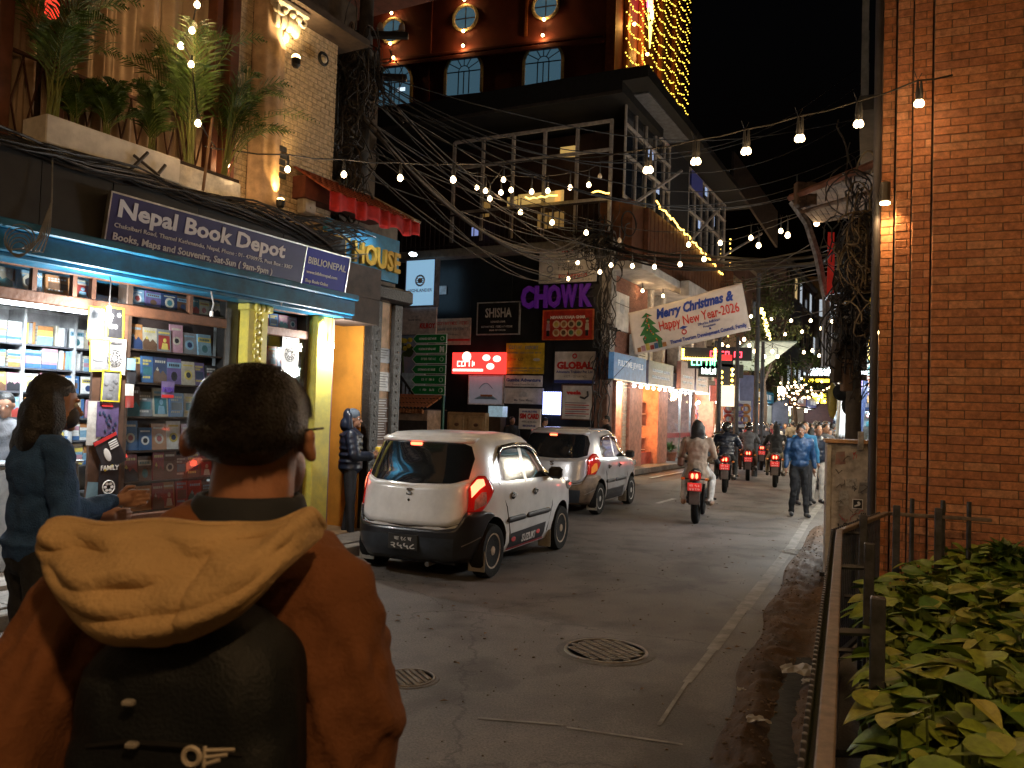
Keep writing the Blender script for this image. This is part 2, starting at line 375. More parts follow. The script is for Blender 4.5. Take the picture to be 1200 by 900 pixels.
# ---- night backdrop: hills of far roofs
# ---- bricks
def brick_wall(parent, t0, t1, h0, h1, bl, bh, m, mm, y=0, dep=.05, joint=.008, vis=None, nmax=300, holes=(), seed=1, name='brick', back=True, jit=.004):
    rr = random.Random(seed); n = 0
    var = []
    for k in range(5):
        b = MB().mat(m); q = [rr.uniform(-.0015, .0015) for _ in range(6)]
        b.bbox(-bl/2+joint/2+q[0], bl/2-joint/2+q[1], 0, dep, -bh/2+joint/2+q[2], bh/2-joint/2+q[3], c=.004); var.append(b.mesh(name))
    rest = MB().mat(m); r = 0; z = h0+bh/2
    while z < h1:
        x = t0 + (bl/2 if r % 2 else 0) - bl/2
        while x < t1+bl/2:
            a, c = max(x-bl/2+joint/2, t0), min(x+bl/2-joint/2, t1)
            if c-a > .015 and not any(hx0 < (a+c)/2 < hx1 and hz0 < z < hz1 for hx0, hx1, hz0, hz1 in holes):
                yy = y-rr.uniform(0, jit); full = c-a > bl-joint-.002
                if vis and n < nmax and vis((a+c)/2, z):
                    if full: o = link(name, var[rr.randrange(5)], parent, (x, yy, z))
                    else: o = MB().mat(m).bbox(a, c, 0, dep, -bh/2+joint/2, bh/2-joint/2, c=.004).build(name, parent, loc=(0, yy, z))
                    o.rotation_euler = (rr.uniform(-.008, .008), 0, rr.uniform(-.008, .008)); n += 1
                else: rest.box(a, c, yy, yy+dep, z-bh/2+joint/2, z+bh/2-joint/2)
            x += bl
        z += bh; r += 1
    if rest.v: rest.build('brickwork', parent)['kind'] = 'stuff'
    if back:
        mb = MB().mat(mm); mb.box(t0, t1, y+.006, y+dep+.1, h0, h1)
        if not holes: mb.build('mortar_bed', parent)
    return n
# ================================================================ BOOK SHOP (left)
dark_wood = M('dark_wood', (.06, .035, .022), .6, bump=.25, bscale=30)
brown_wood = M('brown_wood', (.12, .05, .025), .55, bump=.25, bscale=30)
blue_paint = M('blue_paint', (.008, .12, .23), .45, var=.25, scale=3)
black_board = M('black_board', (.022, .020, .018), .6, var=.2, scale=3)
steel = M('brushed_steel', (.55, .53, .5), .3, .9)
black_metal = M('black_metal', (.02, .02, .02), .5, .3)
white_paint = M('white_paint', (.72, .69, .64), .35, var=.06)
cream_paint = M('cream_paint', (.62, .50, .34), .8, var=.12)
tn = lambda px, py=400, d=0: LF.at(px, py, d)[0]
hn = lambda px, py, d=0: LF.at(px, py, d)[1]
bs = on(LF, 'bookshop_building', 'cream brick building with the book shop on its ground floor', 'building')
tA, tM0, tM1, tW0, tW1 = tn(0)-5, tn(108), tn(147), tn(151), tn(262)
tC0, tC1, tD0, tD1 = tn(279), tn(303), tn(309), tn(357)
tE0, tE1 = tn(360), tn(381)
# floor, step, interior
bx('floor', bs, M('shop_tiles', (.34, .30, .26), .35), tA, tE1-.02, .02, 2.6, 0, .13)
bx('back_wall', bs, M('shop_wall', (.62, .64, .64), .8), tA, tE0, 1.62, 1.72, .13, 3.1)
bx('ceiling', bs, M('shop_ceiling', (.7, .7, .7), .8), tA, tE0, .3, 1.62, 2.62, 2.7)
bx('side_wall', bs, M('shop_wall'), tE0-.06, tE0, .3, 1.62, .13, 2.62)
# blue shutter box, fascia boards
b = MB().mat(blue_paint); b.bbox(tA, tn(392, 355), -.34, .3, 2.84, 3.02, c=.01); b.bbox(tA, tn(392, 355), -.40, -.2, 3.02, 3.09, c=.01)
b.bbox(tA, tn(392, 355), -.30, .2, 2.80, 2.84, c=.008); b.build('shutter_box', bs)
xs = [tA, tn(-60), tn(45, 270, .3), tn(130, 270, .3), tn(230, 300, .3), tn(330, 320, .3), tn(403, 330, .3), tn(446, 350, .3)]
for i in range(7):
    bx('fascia_board', bs, black_board if i < 6 else M('brown_board', (.06, .04, .03), .7), xs[i]+.004, xs[i+1]-.004, -.30-(.003 if i % 2 else 0), .02, 3.03+.075, 3.76 if i < 6 else LF.at(425, 311, .3)[1])
bx('fascia_return', bs, M('brown_board'), xs[6]+.03, xs[7]-.01, -.295, .3, 2.78, 3.10)
# posts and columns
for a, c, mt, nm in ((tn(-70), tn(-62), dark_wood, 'post'), (tM1-.02, tM1+.05, dark_wood, 'post'), (tW1, tC0-.02, M('marble_post', (.035, .033, .032), .3), 'post'), (tC1+.01, tD0, dark_wood, 'post'), (tD1, tE0+.01, dark_wood, 'post')):
    bx(nm, bs, mt, a, c, -.02, .12, .1, 2.84, c=.008)
yellow = M('yellow_paint', (.66, .58, .10), .5, var=.3, scale=5, col2=(.42, .40, .10))
def carved(t0, t1, name):
    b = MB().mat(yellow); b.bbox(t0, t1, -.14, .1, .1, 2.84, c=.012)
    rr = random.Random(3); z = 1.9
    while z < 2.8:
        b.ball(((t0+t1)/2+rr.uniform(-.03, .03), -.14, z), (.05, .022, .035), 8, 5)
        b.torus(((t0+t1)/2, -.145, z+.03), .05, .008, n=12, m_=5); z += .075
    b.bbox(t0-.04, t1+.04, -.18, .1, 2.72, 2.80, c=.012)
    for k in (-1, 0, 1): b.ball(((t0+t1)/2+k*.07, -.19, 2.76), (.04, .03, .05), 8, 5)
    b.build(name, bs, smooth='auto')
carved(tC0, tC1, 'carved_column'); b = MB().mat(yellow); b.bbox(tE0+.02, tE1, -.14, .1, .1, 2.80, c=.012)
b.ball((tE0+.06, -.16, 2.74), (.05, .03, .05), 8, 5); b.build('plain_column', bs, smooth='auto')
bx('column_side', bs, M('mauve_paint', (.24, .13, .13), .6), tE1, tE1+.03, -.12, .5, .1, 2.86)
# window frames (transom band all along) and glass
h_t0, h_t1 = 2.50, 2.60
for a, c in ((tA, tW1), (tD0-.05, tD1+.03)):
    bx('transom', bs, brown_wood, a, c, -.045, .03, h_t0, h_t1, c=.008); bx('top_rail', bs, brown_wood, a, c, -.04, .03, 2.79, 2.835, c=.006)
for x in (tn(-20), tn(38, 330), tn(85, 340), tM0-.03, tn(222, 350)):
    bx('mullion', bs, brown_wood, x-.02, x+.02, -.035, .02, 2.60, 2.79)
def clear_glass(name, tint=(.9, .93, .95)):
    m = bpy.data.materials.new(name); m.use_nodes = True; t = m.node_tree; t.nodes.remove(t.nodes['Principled BSDF']); o_ = t.nodes['Material Output']
    tr = t.nodes.new('ShaderNodeBsdfTransparent'); tr.inputs[0].default_value = (*tint, 1); g = t.nodes.new('ShaderNodeBsdfGlossy'); g.inputs['Roughness'].default_value = .03
    lw = t.nodes.new('ShaderNodeLayerWeight'); lw.inputs[0].default_value = .5; pw = t.nodes.new('ShaderNodeMath'); pw.operation = 'POWER'; pw.inputs[1].default_value = 4; t.links.new(lw.outputs['Facing'], pw.inputs[0]); fr = t.nodes.new('ShaderNodeMath'); fr.operation = 'MULTIPLY_ADD'; fr.inputs[1].default_value = .5; fr.inputs[2].default_value = .035; t.links.new(pw.outputs[0], fr.inputs[0]); mx = t.nodes.new('ShaderNodeMixShader')
    t.links.new(fr.outputs[0], mx.inputs[0]); t.links.new(tr.outputs[0], mx.inputs[1]); t.links.new(g.outputs[0], mx.inputs[2]); t.links.new(mx.outputs[0], o_.inputs[0]); return m
glass = clear_glass('window_glass')
bx('glass_pane', bs, glass, tM1+.06, tW1-.01, -.012, -.006, .62, 2.5)
bx('glass_pane', bs, glass, tD0+.01, tD1-.01, -.012, -.006, .4, 2.5)
bx('glass_pane', bs, glass, tn(-60), tW1-.01, -.012, -.006, 2.6, 2.79)
bx('sill', bs, brown_wood, tM1, tW1, -.06, .1, .13, .62, c=.01); bx('sill', bs, brown_wood, tD0, tD1, -.06, .1, .13, .4, c=.01)
bx('backboard', bs, M('display_board', (.05, .03, .025), .7), tM1+.05, tW1, .16, .18, .6, 2.84)
bx('backboard', bs, M('display_board'), tD0, tD1, .30, .32, .4, 2.84)
# ---- books
PAL = {'white': (.72, .72, .70), 'navy': (.03, .05, .12), 'blue': (.06, .14, .30), 'sky blue': (.22, .38, .50), 'red': (.32, .05, .04), 'orange': (.42, .19, .07),
       'yellow': (.62, .50, .12), 'green': (.06, .17, .09), 'brown': (.14, .075, .045), 'grey': (.22, .23, .25), 'black': (.03, .03, .035), 'pink': (.45, .25, .30), 'cream': (.52, .47, .37), 'purple': (.15, .11, .26), 'teal': (.05, .17, .20)}
CN = list(PAL); PM = {k: M('cover_'+k.replace(' ', '_'), v, .3, var=.39, scale=9, col2=tuple(c*.55 for c in v)) for k, v in PAL.items()}
paper = M('paper_block', (.72, .70, .63), .9, var=.05)
LAY = ['with a pale title band', 'with a dark mountain picture', 'with a round emblem', 'with two lines of print', 'with a tall portrait picture']
BK = {}
def cover(col, lay, wd=.14, ht=.205, th=.018):
    k = (col, lay, wd, ht)
    if k in BK: return BK[k]
    q = random.Random(str(k)); b = MB().mat(paper); b.box(-wd/2+.003, wd/2-.002, 0, th-.002, .002, ht-.002)
    b.mat(PM[col]); b.box(-wd/2, wd/2, -.002, .0002, 0, ht); b.box(-wd/2, wd/2, th-.002, th, 0, ht); b.box(-wd/2-.001, -wd/2+.002, -.002, th, 0, ht)
    lt = PM[q.choice([c for c in ('white', 'cream', 'yellow', 'sky blue') if c != col])]; dk = PM[q.choice([c for c in ('black', 'navy', 'brown', 'red', 'teal') if c != col])]
    e = -.0032; f = -.0045
    if lay == 0: b.mat(lt).box(-wd*.5, wd*.5, e, -.001, ht*.62, ht*.84); b.mat(dk); [b.box(-wd*.38+i*wd*.13, -wd*.29+i*wd*.13, f, e, ht*.68, ht*.78) for i in range(6)]; b.ball((0, -.001, ht*.3), (wd*.26, .003, ht*.2), 10, 6)
    if lay == 1: b.mat(dk).prism([(-wd*.5, 0), (wd*.5, 0), (wd*.5, ht*.3), (wd*.2, ht*.5), (0, ht*.36), (-wd*.22, ht*.62), (-wd*.5, ht*.34)], e, -.001); b.mat(lt).prism([(-wd*.32, ht*.51), (-wd*.22, ht*.62), (-wd*.1, ht*.5), (-wd*.2, ht*.46)], f, e); [b.box(-wd*.38+i*wd*.16, -wd*.27+i*wd*.16, e, -.001, ht*.78, ht*.87) for i in range(5)]
    if lay == 2: b.mat(lt).lathe([(0, 0), (wd*.3, 0), (wd*.3, .003)], 14, Matrix.Translation((0, -.0015, ht*.42)) @ Matrix.Rotation(math.pi/2, 4, 'X')); b.mat(dk).lathe([(0, 0), (wd*.18, 0), (wd*.18, .003)], 7, Matrix.Translation((0, -.0035, ht*.42)) @ Matrix.Rotation(math.pi/2, 4, 'X')); b.mat(lt).box(-wd*.36, wd*.36, e, -.001, ht*.8, ht*.87)
    if lay == 3:
        b.mat(lt)
        for z0, nn in ((.78, 6), (.66, 4), (.16, 5)): [b.box(-wd*.4+i*wd*.13, -wd*.31+i*wd*.13, e, -.001, ht*z0, ht*(z0+.08)) for i in range(nn)]
        b.mat(dk).box(-wd*.38, wd*.38, e, -.001, ht*.28, ht*.6)
    if lay == 4: b.mat(dk).box(-wd*.4, wd*.4, e, -.001, ht*.08, ht*.72); b.mat(lt).ball((wd*.05, -.003, ht*.5), (wd*.13, .003, ht*.1), 8, 6); b.prism([(-wd*.22, ht*.08), (wd*.3, ht*.08), (wd*.22, ht*.36), (-wd*.12, ht*.38)], f, e); b.box(-wd*.4, wd*.4, e, -.001, ht*.8, ht*.88)
    BK[k] = b.mesh('book'); return BK[k]
def put_book(t, h, col, lay, label, tilt=.1, y=.06, wd=.14, ht=.205, yaw=0, group=None):
    o = link('book', cover(col, lay, wd, ht)); p = LF.w(t, -y, h); o.location = p; o.rotation_euler = (-tilt, 0, LF.a+yaw)
    return tag(o, label, 'book', group)
rr = random.Random(5)
rows = [(2.625, 'top', 'brown'), (2.20, 'second', None), (1.88, 'third', None), (1.55, 'fourth', None), (1.22, 'fifth', None), (.92, 'sixth', None), (.63, 'bottom', 'red')]
shelves = []
for ri, (h, rn, _) in enumerate(rows):
    bx('shelf', bs, dark_wood, tM1+.05, tW1, -.002 if ri == 0 else .005, .16, h-.02, h-.004)
    x = tM1+.14; i = 0
    while x < tW1-.06:
        col = rr.choice(['grey', 'navy', 'cream', 'brown', 'blue', 'white', 'teal', 'black', 'purple', 'sky blue', 'orange', 'pink'] if ri < 5 else ['brown', 'red', 'brown', 'red', 'orange', 'navy'])
        lay = rr.randrange(5); wd = rr.choice([.13, .145, .16, .175]); ht = (.155 if ri == 0 else rr.choice([.22, .24, .26, .285]))
        put_book(x+wd/2-.06, h, col, lay, f'{col} book {LAY[lay]}, {ORD[i]} on the {rn} window shelf', rr.choice([.06, .09, .13]), .055+rr.uniform(-.01, .02), wd, ht, yaw=rr.uniform(-.06, .06))
        x += wd+.004; i += 1
# books above the open doorway and second window
x = tn(-40); i = 0
while x < tM0-.05:
    col = rr.choice(['orange', 'sky blue', 'sky blue', 'brown', 'cream', 'white', 'black', 'grey']); wd = rr.choice([.17, .22, .26])
    put_book(x+wd/2, 2.61, col, i % 5, f'{col} book in the strip window above the door, {ORD[i]} from left', .08, .06, wd, .165); x += wd+.03; i += 1
for rj, (h, rn) in enumerate(((2.61, 'top'), (2.16, 'second'), (1.80, 'third'), (1.45, 'fourth'), (1.1, 'fifth'), (.75, 'lowest'))):
    bx('shelf', bs, dark_wood, tD0, tD1, .02, .3, h-.02, h-.004); x = tD0+.04; i = 0
    while x < tD1-.12:
        col = rr.choice(['grey', 'navy', 'cream', 'blue', 'pink', 'purple', 'black', 'red']); lay = rr.randrange(5)
        put_book(x+.075, h, col, lay, f'{col} book {LAY[lay]}, {ORD[i]} on the {rn} narrow window shelf', .08, .12, .14, .16 if rj == 0 else .23); x += .152; i += 1
# white poster on the narrow window, posters and maps
def poster(name, frame, px, py, wd, ht, m, label, cat='poster', d=.02, rot=0, design=None, parent=None):
    t, h = frame.at(px, py, d); o = on(frame, name, label, cat, t, d, h)
    b = MB().mat(m); b.grid(lambda u, v: (-wd/2+u*wd, -.004*math.sin(u*5+px)*(1-v)-.0015, -ht+v*ht), 6, 4)
    b.grid(lambda u, v: (wd/2-u*wd, .0005-.004*math.sin((1-u)*5+px)*(1-v), -ht+v*ht), 6, 4); b.build('sheet', o)
    if design: design(o, wd, ht)
    o.rotation_euler = (0, 0, frame.a); 
    if rot: o.matrix_basis = Matrix.Translation(o.location) @ Matrix.Rotation(frame.a, 4, 'Z') @ Matrix.Rotation(rot, 4, 'Y')
    return o
ink = M('black_ink', (.03, .03, .035), .6, var=0); ink_b = M('blue_ink', (.03, .05, .25), .6, var=0); ink_r = M('red_ink', (.55, .02, .02), .6, var=0); ink_w = M('white_ink', (.8, .8, .8), .5, var=0)
def mandala(o, wd, ht):
    b = MB().mat(ink)
    for k in (1, .72, .45): b.torus((0, -.008, -ht*.55), wd*.33*k, .0035, n=28, m_=4)
    for k in range(10):
        a = k*math.pi/5; b.tube([(math.cos(a)*wd*.08, -.008, -ht*.55+math.sin(a)*wd*.08), (math.cos(a)*wd*.33, -.008, -ht*.55+math.sin(a)*wd*.33)], .0025, 4)
        b.ball((math.cos(a)*wd*.24, -.008, -ht*.55+math.sin(a)*wd*.24), (.008, .002, .008), 6, 4)
    for z in (.1, .15): b.box(-wd*.3, wd*.3, -.009, -.004, -ht*z-.006, -ht*z+.004)
    b.build('print', o)
poster('poster', LF, 341, 391, .27, .44, PM['white'], 'white poster with a round black emblem on the narrow shop window', d=.03, design=mandala)
# magazine rack strip: yellow framed magazines hanging one over another
bx('rack_board', bs, M('rack_wood', (.10, .05, .03), .6), tM0, tM1, -.03, 0, .2, 2.5)
def yframe(o, wd, ht):
    b = MB().mat(M('magazine_yellow', (.75, .62, .03), .4)); f_ = .012
    for a in ((-wd/2, -wd/2+f_, -ht, 0), (wd/2-f_, wd/2, -ht, 0), (-wd/2+f_, wd/2-f_, -ht, -ht+f_), (-wd/2+f_, wd/2-f_, -f_, 0)): b.box(a[0], a[1], -.009, -.003, a[2], a[3])
    b.build('border', o)
    b = MB().mat(PM['grey']); q = random.Random(wd*ht); 
    for i in range(7): b.ball((q.uniform(-.3, .3)*wd, -.006, -ht*q.uniform(.2, .85)), (wd*.12, .002, ht*.08), 6, 4)
    b.build('print', o)
def family(o, wd, ht):
    text(o, 'FAMILY', 0, -ht*.17, .06, ink_w, y=-.009, width=wd*.9, align='CENTER', bold=.02)
    b = MB().mat(ink_w); b.torus((0, -.008, -ht*.62), wd*.3, .006, n=20, m_=4)
    for k in range(6): a = k*math.pi/3; b.ball((math.cos(a)*wd*.17, -.008, -ht*.62+math.sin(a)*wd*.17), (wd*.09, .003, wd*.07), 6, 4)
    b.build('print', o)
def pinkmag(o, wd, ht):
    bx('title_band', o, ink_r, -wd*.3, wd*.2, -.009, -.003, -ht*.14, -ht*.04)
    b = MB().mat(PM['navy']); q = random.Random(2)
    for i in range(16): b.ball((q.uniform(-.4, .4)*wd, -.006, -ht*q.uniform(.3, .9)), (wd*.06, .002, ht*.05), 6, 4)
    b.build('print', o)
def darkmag(o, wd, ht):
    bx('title_band', o, ink_r, -wd*.5, wd*.5, -.009, -.003, -ht*.12, -ht*.02); bx('corner_band', o, M('magazine_yellow'), -wd*.5, -wd*.1, -.009, -.003, -ht*.98, -ht*.9)
    b = MB().mat(ink_w); [b.box(wd*.05, wd*.42, -.008, -.003, -ht*(.25+i*.07), -ht*(.21+i*.07)) for i in range(4)]; b.ball((-wd*.15, -.006, -ht*.55), (wd*.13, .003, ht*.22), 8, 6); b.build('print', o)
g_ = 'magazines hung on the rack by the shop door'
for px, py, wd, ht, m_, des, rot, lab in (
    (116, 360, .20, .30, 'grey', yframe, .02, 'topmost left magazine with yellow border on the shop door rack'), (134, 360, .20, .30, 'black', yframe, -.02, 'topmost right magazine with yellow border behind the bare bulb'),
    (117, 397, .20, .30, 'grey', yframe, -.04, 'yellow bordered magazine half under the white emblem sheet'), (135, 397, .23, .33, 'white', mandala, .0, 'white sheet with round black emblem on the shop door rack'),
    (131, 434, .19, .29, 'grey', yframe, .02, 'single yellow bordered magazine under the white emblem sheet'), (112, 470, .14, .40, 'white', None, .0, 'plain white leaflet at the left edge of the magazine rack'),
    (127, 471, .22, .32, 'purple', pinkmag, 0, 'lilac magazine with a red title block on the rack'), (122, 512, .24, .30, 'black', darkmag, -.45, 'tilted black magazine with a red title and yellow corner'),
    (128, 543, .20, .35, 'black', family, 0, 'black magazine titled FAMILY with a round white plate'), (118, 585, .26, .26, 'grey', mandala, .05, 'lowest grey magazine with dark rings under the FAMILY magazine'),
    (110, 565, .12, .25, 'sky blue', None, .1, 'pale blue leaflet beside the FAMILY magazine')):
    tag(poster('magazine', LF, px, py, wd, ht, PM[m_], lab, 'magazine', d=.045+.004*(py % 5), rot=rot, design=des), group=g_)
def kgh(o, wd, ht):
    text(o, 'KGH', 0, -ht*.62, .07, M('purple_ink', (.10, .05, .35), .5), y=-.008, width=wd*.8, align='CENTER', bold=.03); bx('band', o, ink_r, -wd*.45, wd*.45, -.008, -.003, -ht*.95, -ht*.78)
poster('sticker', LF, 197, 447, .15, .17, PM['purple'], 'purple and red KGH sticker on the shop window', 'sticker', d=.02, design=kgh)
for px, py, c_, lab in ((154, 420, 'sky blue', 'blue sticker highest on the window post beside the books'), (154, 436, 'black', 'dark sticker with a white shape on the window post'), (152, 450, 'white', 'small pale sticker on the window post above the red one'), (152, 464, 'red', 'red sticker with gold marks lowest on the window post')):
    poster('sticker', LF, px, py, .09, .11, PM[c_], lab, 'sticker', d=.05)
# ---- shop interior shelving and books
bc = on(LF, 'bookcase', 'tall crowded bookcase inside the brightly lit book shop', 'bookcase', 0, -1.3, .13)
sx0, sx1 = tn(-130), tM1+.9
xs_ = [sx0, sx0+1.2, tn(8, 400, -1.1), tn(42, 400, -1.1), tn(102, 400, -1.1), sx1]
for x in xs_: bx('upright', bc, M('shelf_white', (.40, .41, .42), .5), x-.012, x+.012, -.01, .28, 0, 2.45)
levels = [.0, .30, .58, .86, 1.12, 1.36, 1.62, 1.86, 2.10]
for z in levels: bx('shelf', bc, M('shelf_dark', (.08, .08, .09), .5), sx0, sx1, 0, .28, z-.012, z+.004)
bx('backing', bc, M('shelf_white'), sx0, sx1, .27, .3, 0, 2.45)
bm = {}
nb = 0
for li in (7, 6, 5, 4, 3, 2, 1, 0):
    z = levels[li+1]; x = tn(-22, 400, -1.1); style = 'stand'; cnt = 0; lim = (levels+[2.36])[li+2]-z-.03
    while x < sx1-.25 and nb < 215:
        if cnt <= 0: style = rr.choice(['stand', 'stand', 'flat', 'flat', 'face']); cnt = rr.randint(3, 8); x += .02
        cn = rr.choice(['white', 'white', 'white', 'white', 'sky blue', 'cream', 'yellow', 'orange', 'pink', 'blue', 'grey', 'white', 'sky blue', 'cream'])
        rn = '%s inside shelf' % ORD[li+1]
        if style == 'stand':
            wd, ht = rr.choice([.022, .03, .038]), lim*rr.choice([.86, .93, .98]); k = ('s', cn, wd, round(ht, 2))
            if k not in bm: bm[k] = MB().mat(PM[cn]).bbox(0, wd-.002, 0, .16, 0, ht, c=.003).mat(paper).box(.004, wd-.006, .16, .161, .01, ht).mesh('book')
            o = link('book', bm[k], None, LF.w(x, -1.33, z+.137), (0, 0, LF.a)); tag(o, f'{cn} book spine standing on the {rn}', 'book', f'{cn} spines on the {rn}'); x += wd; cnt -= 1; nb += 1
        elif style == 'flat':
            hh = 0; wd = .17; nn = 0
            while hh+.045 < lim and nn < 6:
                cn = rr.choice(['white', 'cream', 'pink', 'blue', 'yellow', 'sky blue', 'orange']); th = rr.choice([.03, .045]); k = ('f', cn, th)
                if k not in bm: bm[k] = MB().mat(PM[cn]).box(0, wd-.01, 0, .2, 0, .003).box(0, wd-.01, 0, .2, th-.004, th-.001).box(0, wd-.01, -.002, .002, 0, th-.001).mat(paper).box(.003, wd-.013, .001, .19, .003, th-.004).mesh('book')
                o = link('book', bm[k], None, LF.w(x+rr.uniform(-.004, .004), -1.33, z+.137+hh), (0, 0, LF.a)); tag(o, f'{cn} book lying flat in a pile on the {rn}', 'book', f'{cn} books piled on the {rn}'); hh += th; nb += 1; nn += 1
            x += wd; cnt -= 3
        else:
            ht = lim*.85; lay = rr.randrange(5)
            o = link('book', cover(cn, lay, .15, round(ht, 2))); o.location = LF.w(x+.075, -1.31, z+.137); o.rotation_euler = (-.05, 0, LF.a)
            tag(o, f'{cn} book {LAY[lay]} facing out on the {rn}', 'book', f'{cn} books facing out on the {rn}, {LAY[lay]}'); x += .16; cnt -= 3; nb += 1
# counter inside
ct = on(LF, 'counter', 'grey glass topped counter inside the shop behind the woman in denim', 'counter', tn(40, 600), -.55, .13)
bx('body', ct, M('counter_grey', (.30, .33, .36), .4), -1.6, .75, 0, .5, 0, .95, c=.01); bx('top', ct, M('counter_glass', (.5, .55, .6), .08), -1.63, .78, -.03, .53, .952, .98, c=.006)
# ---- bare bulbs and tube light
cold = (1, .96, .90)
cold_e = noimp(M('cold_bulb', (.9, .9, .9), .3, emit=(.85, .93, 1), es=30, var=0))
warm_e = noimp(M('warm_bulb', (.9, .8, .6), .3, emit=(1, .62, .25), es=26, var=0))
cord_m = M('cord', (.03, .03, .03), .6, var=0)
def bare_bulb(px, py, d, label, power=22, top=2.84, r=.036):
    t, h = LF.at(px, py, d); o = on(LF, 'bare_bulb', label, 'light bulb', t, d, h)
    b = MB().mat(cord_m); b.tube([(0, 0, .09), (.006, 0, .3), (-.004, 0, top-h)], .006, 6); b.build('cord', o)
    b = MB().mat(M('socket_white', (.6, .6, .58), .5)); b.lathe([(.014, .045), (.02, .05), (.02, .09), (.012, .10)], 12); b.build('socket', o)
    b = MB().mat(cold_e); b.ball((0, 0, 0), (r, r, r*1.15), 14, 10); b.build('bulb', o, smooth=True)
    lamp('POINT', 'bulb_light', (0, -.09, -.01), power, cold, .05, o)
bare_bulb(127, 371, .25, 'bare white bulb hanging before the magazine rack', 120)
bare_bulb(388, 406, .2, 'bare white bulb hanging beside the yellow column', 85)
t, h = LF.at(48, 357, -.75); o = on(LF, 'hanging_bulb', 'bare white bulb hanging inside the shop near the ceiling', 'light bulb', t, -.75, h)
MB().mat(cord_m).tube([(0, 0, .06), (0, 0, 2.62-h)], .006, 6).build('cord', o); MB().mat(cold_e).ball((0, 0, 0), .04, 14, 10).build('bulb', o, smooth=True); lamp('POINT', 'bulb_light', (0, -.05, 0), 28, cold, .06, o)
tb = on(LF, 'tube_light', 'white fluorescent tube on the book shop ceiling', 'light', tn(20, 350, -.9), -.75, 2.55)
bx('housing', tb, white_paint, -.62, .62, -.03, .03, .03, .07); MB().mat(cold_e).cyl((-.6, 0, .01), (.6, 0, .01), .016, 8).build('tube', tb)
lamp('AREA', 'tube_glow', (0, 0, -.02), 100, (.82, .93, 1), 1.2, tb, size_y=.06)
# hanging hooks and loose cords under the blue box
for px, py, lab in ((248, 365, 'loose cord with a white socket hanging before the book window'), (330, 350, 'short loose cord hanging from the blue shutter box over the poster')):
    t, h = LF.at(px, py, .3); o = on(LF, 'loose_cord', lab, 'cord', t, .3, h)
    MB().mat(M('grey_cord', (.25, .25, .25), .6)).tube([(0, 0, 0), (.02, 0, .08), (-.02, 0, .2), (0, 0, 2.8-h)], .008, 6).build('cord', o); MB().mat(M('socket_white')).cyl((0, 0, -.05), (0, 0, 0), .018, 10).build('socket', o)
# ---- sign board
sg = on(LF, 'shop_sign', 'long dark blue book shop sign with white lettering above the window', 'sign', 0, 0, 0)
t0, t1 = LF.at(127, 250, .40)[0], LF.at(406, 330, .40)[0]; sh = .50
sg.location = LF.w(t0, .36, 3.02); sg.rotation_euler = (0, 0, 0); sg.matrix_basis = Matrix.Translation(LF.w(t0, .36, 3.02)) @ Matrix.Rotation(LF.a, 4, 'Z') @ Matrix.Rotation(R(9), 4, 'X')
L = t1-t0; navy = M('sign_navy', (.030, .028, .13), .42, var=.1, scale=2, spec=.35)
bx('board', sg, navy, 0, L*.765, 0, .03, .012, sh-.012); bx('end_panel', sg, M('sign_blue', (.02, .03, .40), .5, var=.05, spec=.3), L*.768, L, 0, .03, .012, sh-.012)
for a in ((-.012, L+.012, -.008, .035, 0, .014), (-.012, L+.012, -.008, .035, sh-.014, sh)): bx('frame', sg, steel, *a)
for a in (-.013, L-.001): bx('frame', sg, steel, a, a+.014, -.009, .036, .0145, sh-.0145)
bx('frame', sg, steel, L*.765, L*.769, -.003, .01, .0145, sh-.0145)
sw_ = M('sign_white', (.55, .55, .62), .4, var=0)
text(sg, 'Nepal Book Depot', .07, sh*.60, .21, sw_, y=-.006, width=L*.64, bold=.030)
text(sg, 'Chaksibari Road, Thamel Kathmandu, Nepal, Phone : 01- 4700975, Post Box : 3307', .06, sh*.40, .055, sw_, y=-.006, width=L*.69, bold=.012)
text(sg, 'Books, Maps and Souvenirs, Sat-Sun ( 9am-9pm )', .06, sh*.18, .09, sw_, y=-.006, width=L*.60, bold=.02)
text(sg, 'BIBLIONEPAL', L*.78, sh*.62, .11, sw_, y=-.006, width=L*.205, bold=.012)
text(sg, 'www.biblionepal.com', L*.782, sh*.40, .05, sw_, y=-.006, width=L*.165, bold=.02)
text(sg, 'Shop Books Online', L*.782, sh*.20, .05, sw_, y=-.006, width=L*.12, bold=.015)
# ================================================================ UPPER STOREY
hU0, hU1 = 3.77, 6.25
tO0, tO1 = tn(8, 100), tn(266, 150)          # curtained opening
tP0, tP1 = tn(293, 150), tn(327, 150); tZ = tn(392, 150)
brick_wall(bs, tP1, tZ, hU0, hU1, .15, .062, cream_brick, cream_mortar, y=.0, vis=lambda t, z: 3.9 < z < 6.2, nmax=290, seed=3, dep=.04, jit=.003)
brick_wall(bs, tA, tO0, hU0, 6.6, .15, .062, cream_brick, cream_mortar, y=0.001, vis=None, seed=4, back=True)
brick_wall(bs, tO1+.1, tP0, hU0, hU1+.6, .15, .062, cream_brick, cream_mortar, y=.03, vis=None, seed=5)
bx('lintel', bs, cream_paint, tA, tP0, -.03, .3, 6.6, 7.4); bx('wall_return', bs, cream_paint, tZ-.02, tZ, .105, 2.4, 3.0, hU1)
b = MB().mat(M('pilaster_stone', (.50, .33, .20), .75)); 
def pil(u, v): a = u*math.pi; rr_ = (tP1-tP0)/2*(1+.04*math.sin(a*9)); return ((tP0+tP1)/2-rr_*math.cos(a), .02-rr_*.8*math.sin(a), hU0+v*(6.9-hU0))
b.grid(pil, 48, 2); b.box(tP0-.03, tP1+.03, -.16, .1, hU0-.02, hU0+.06); b.build('pilaster', bs, smooth='auto')
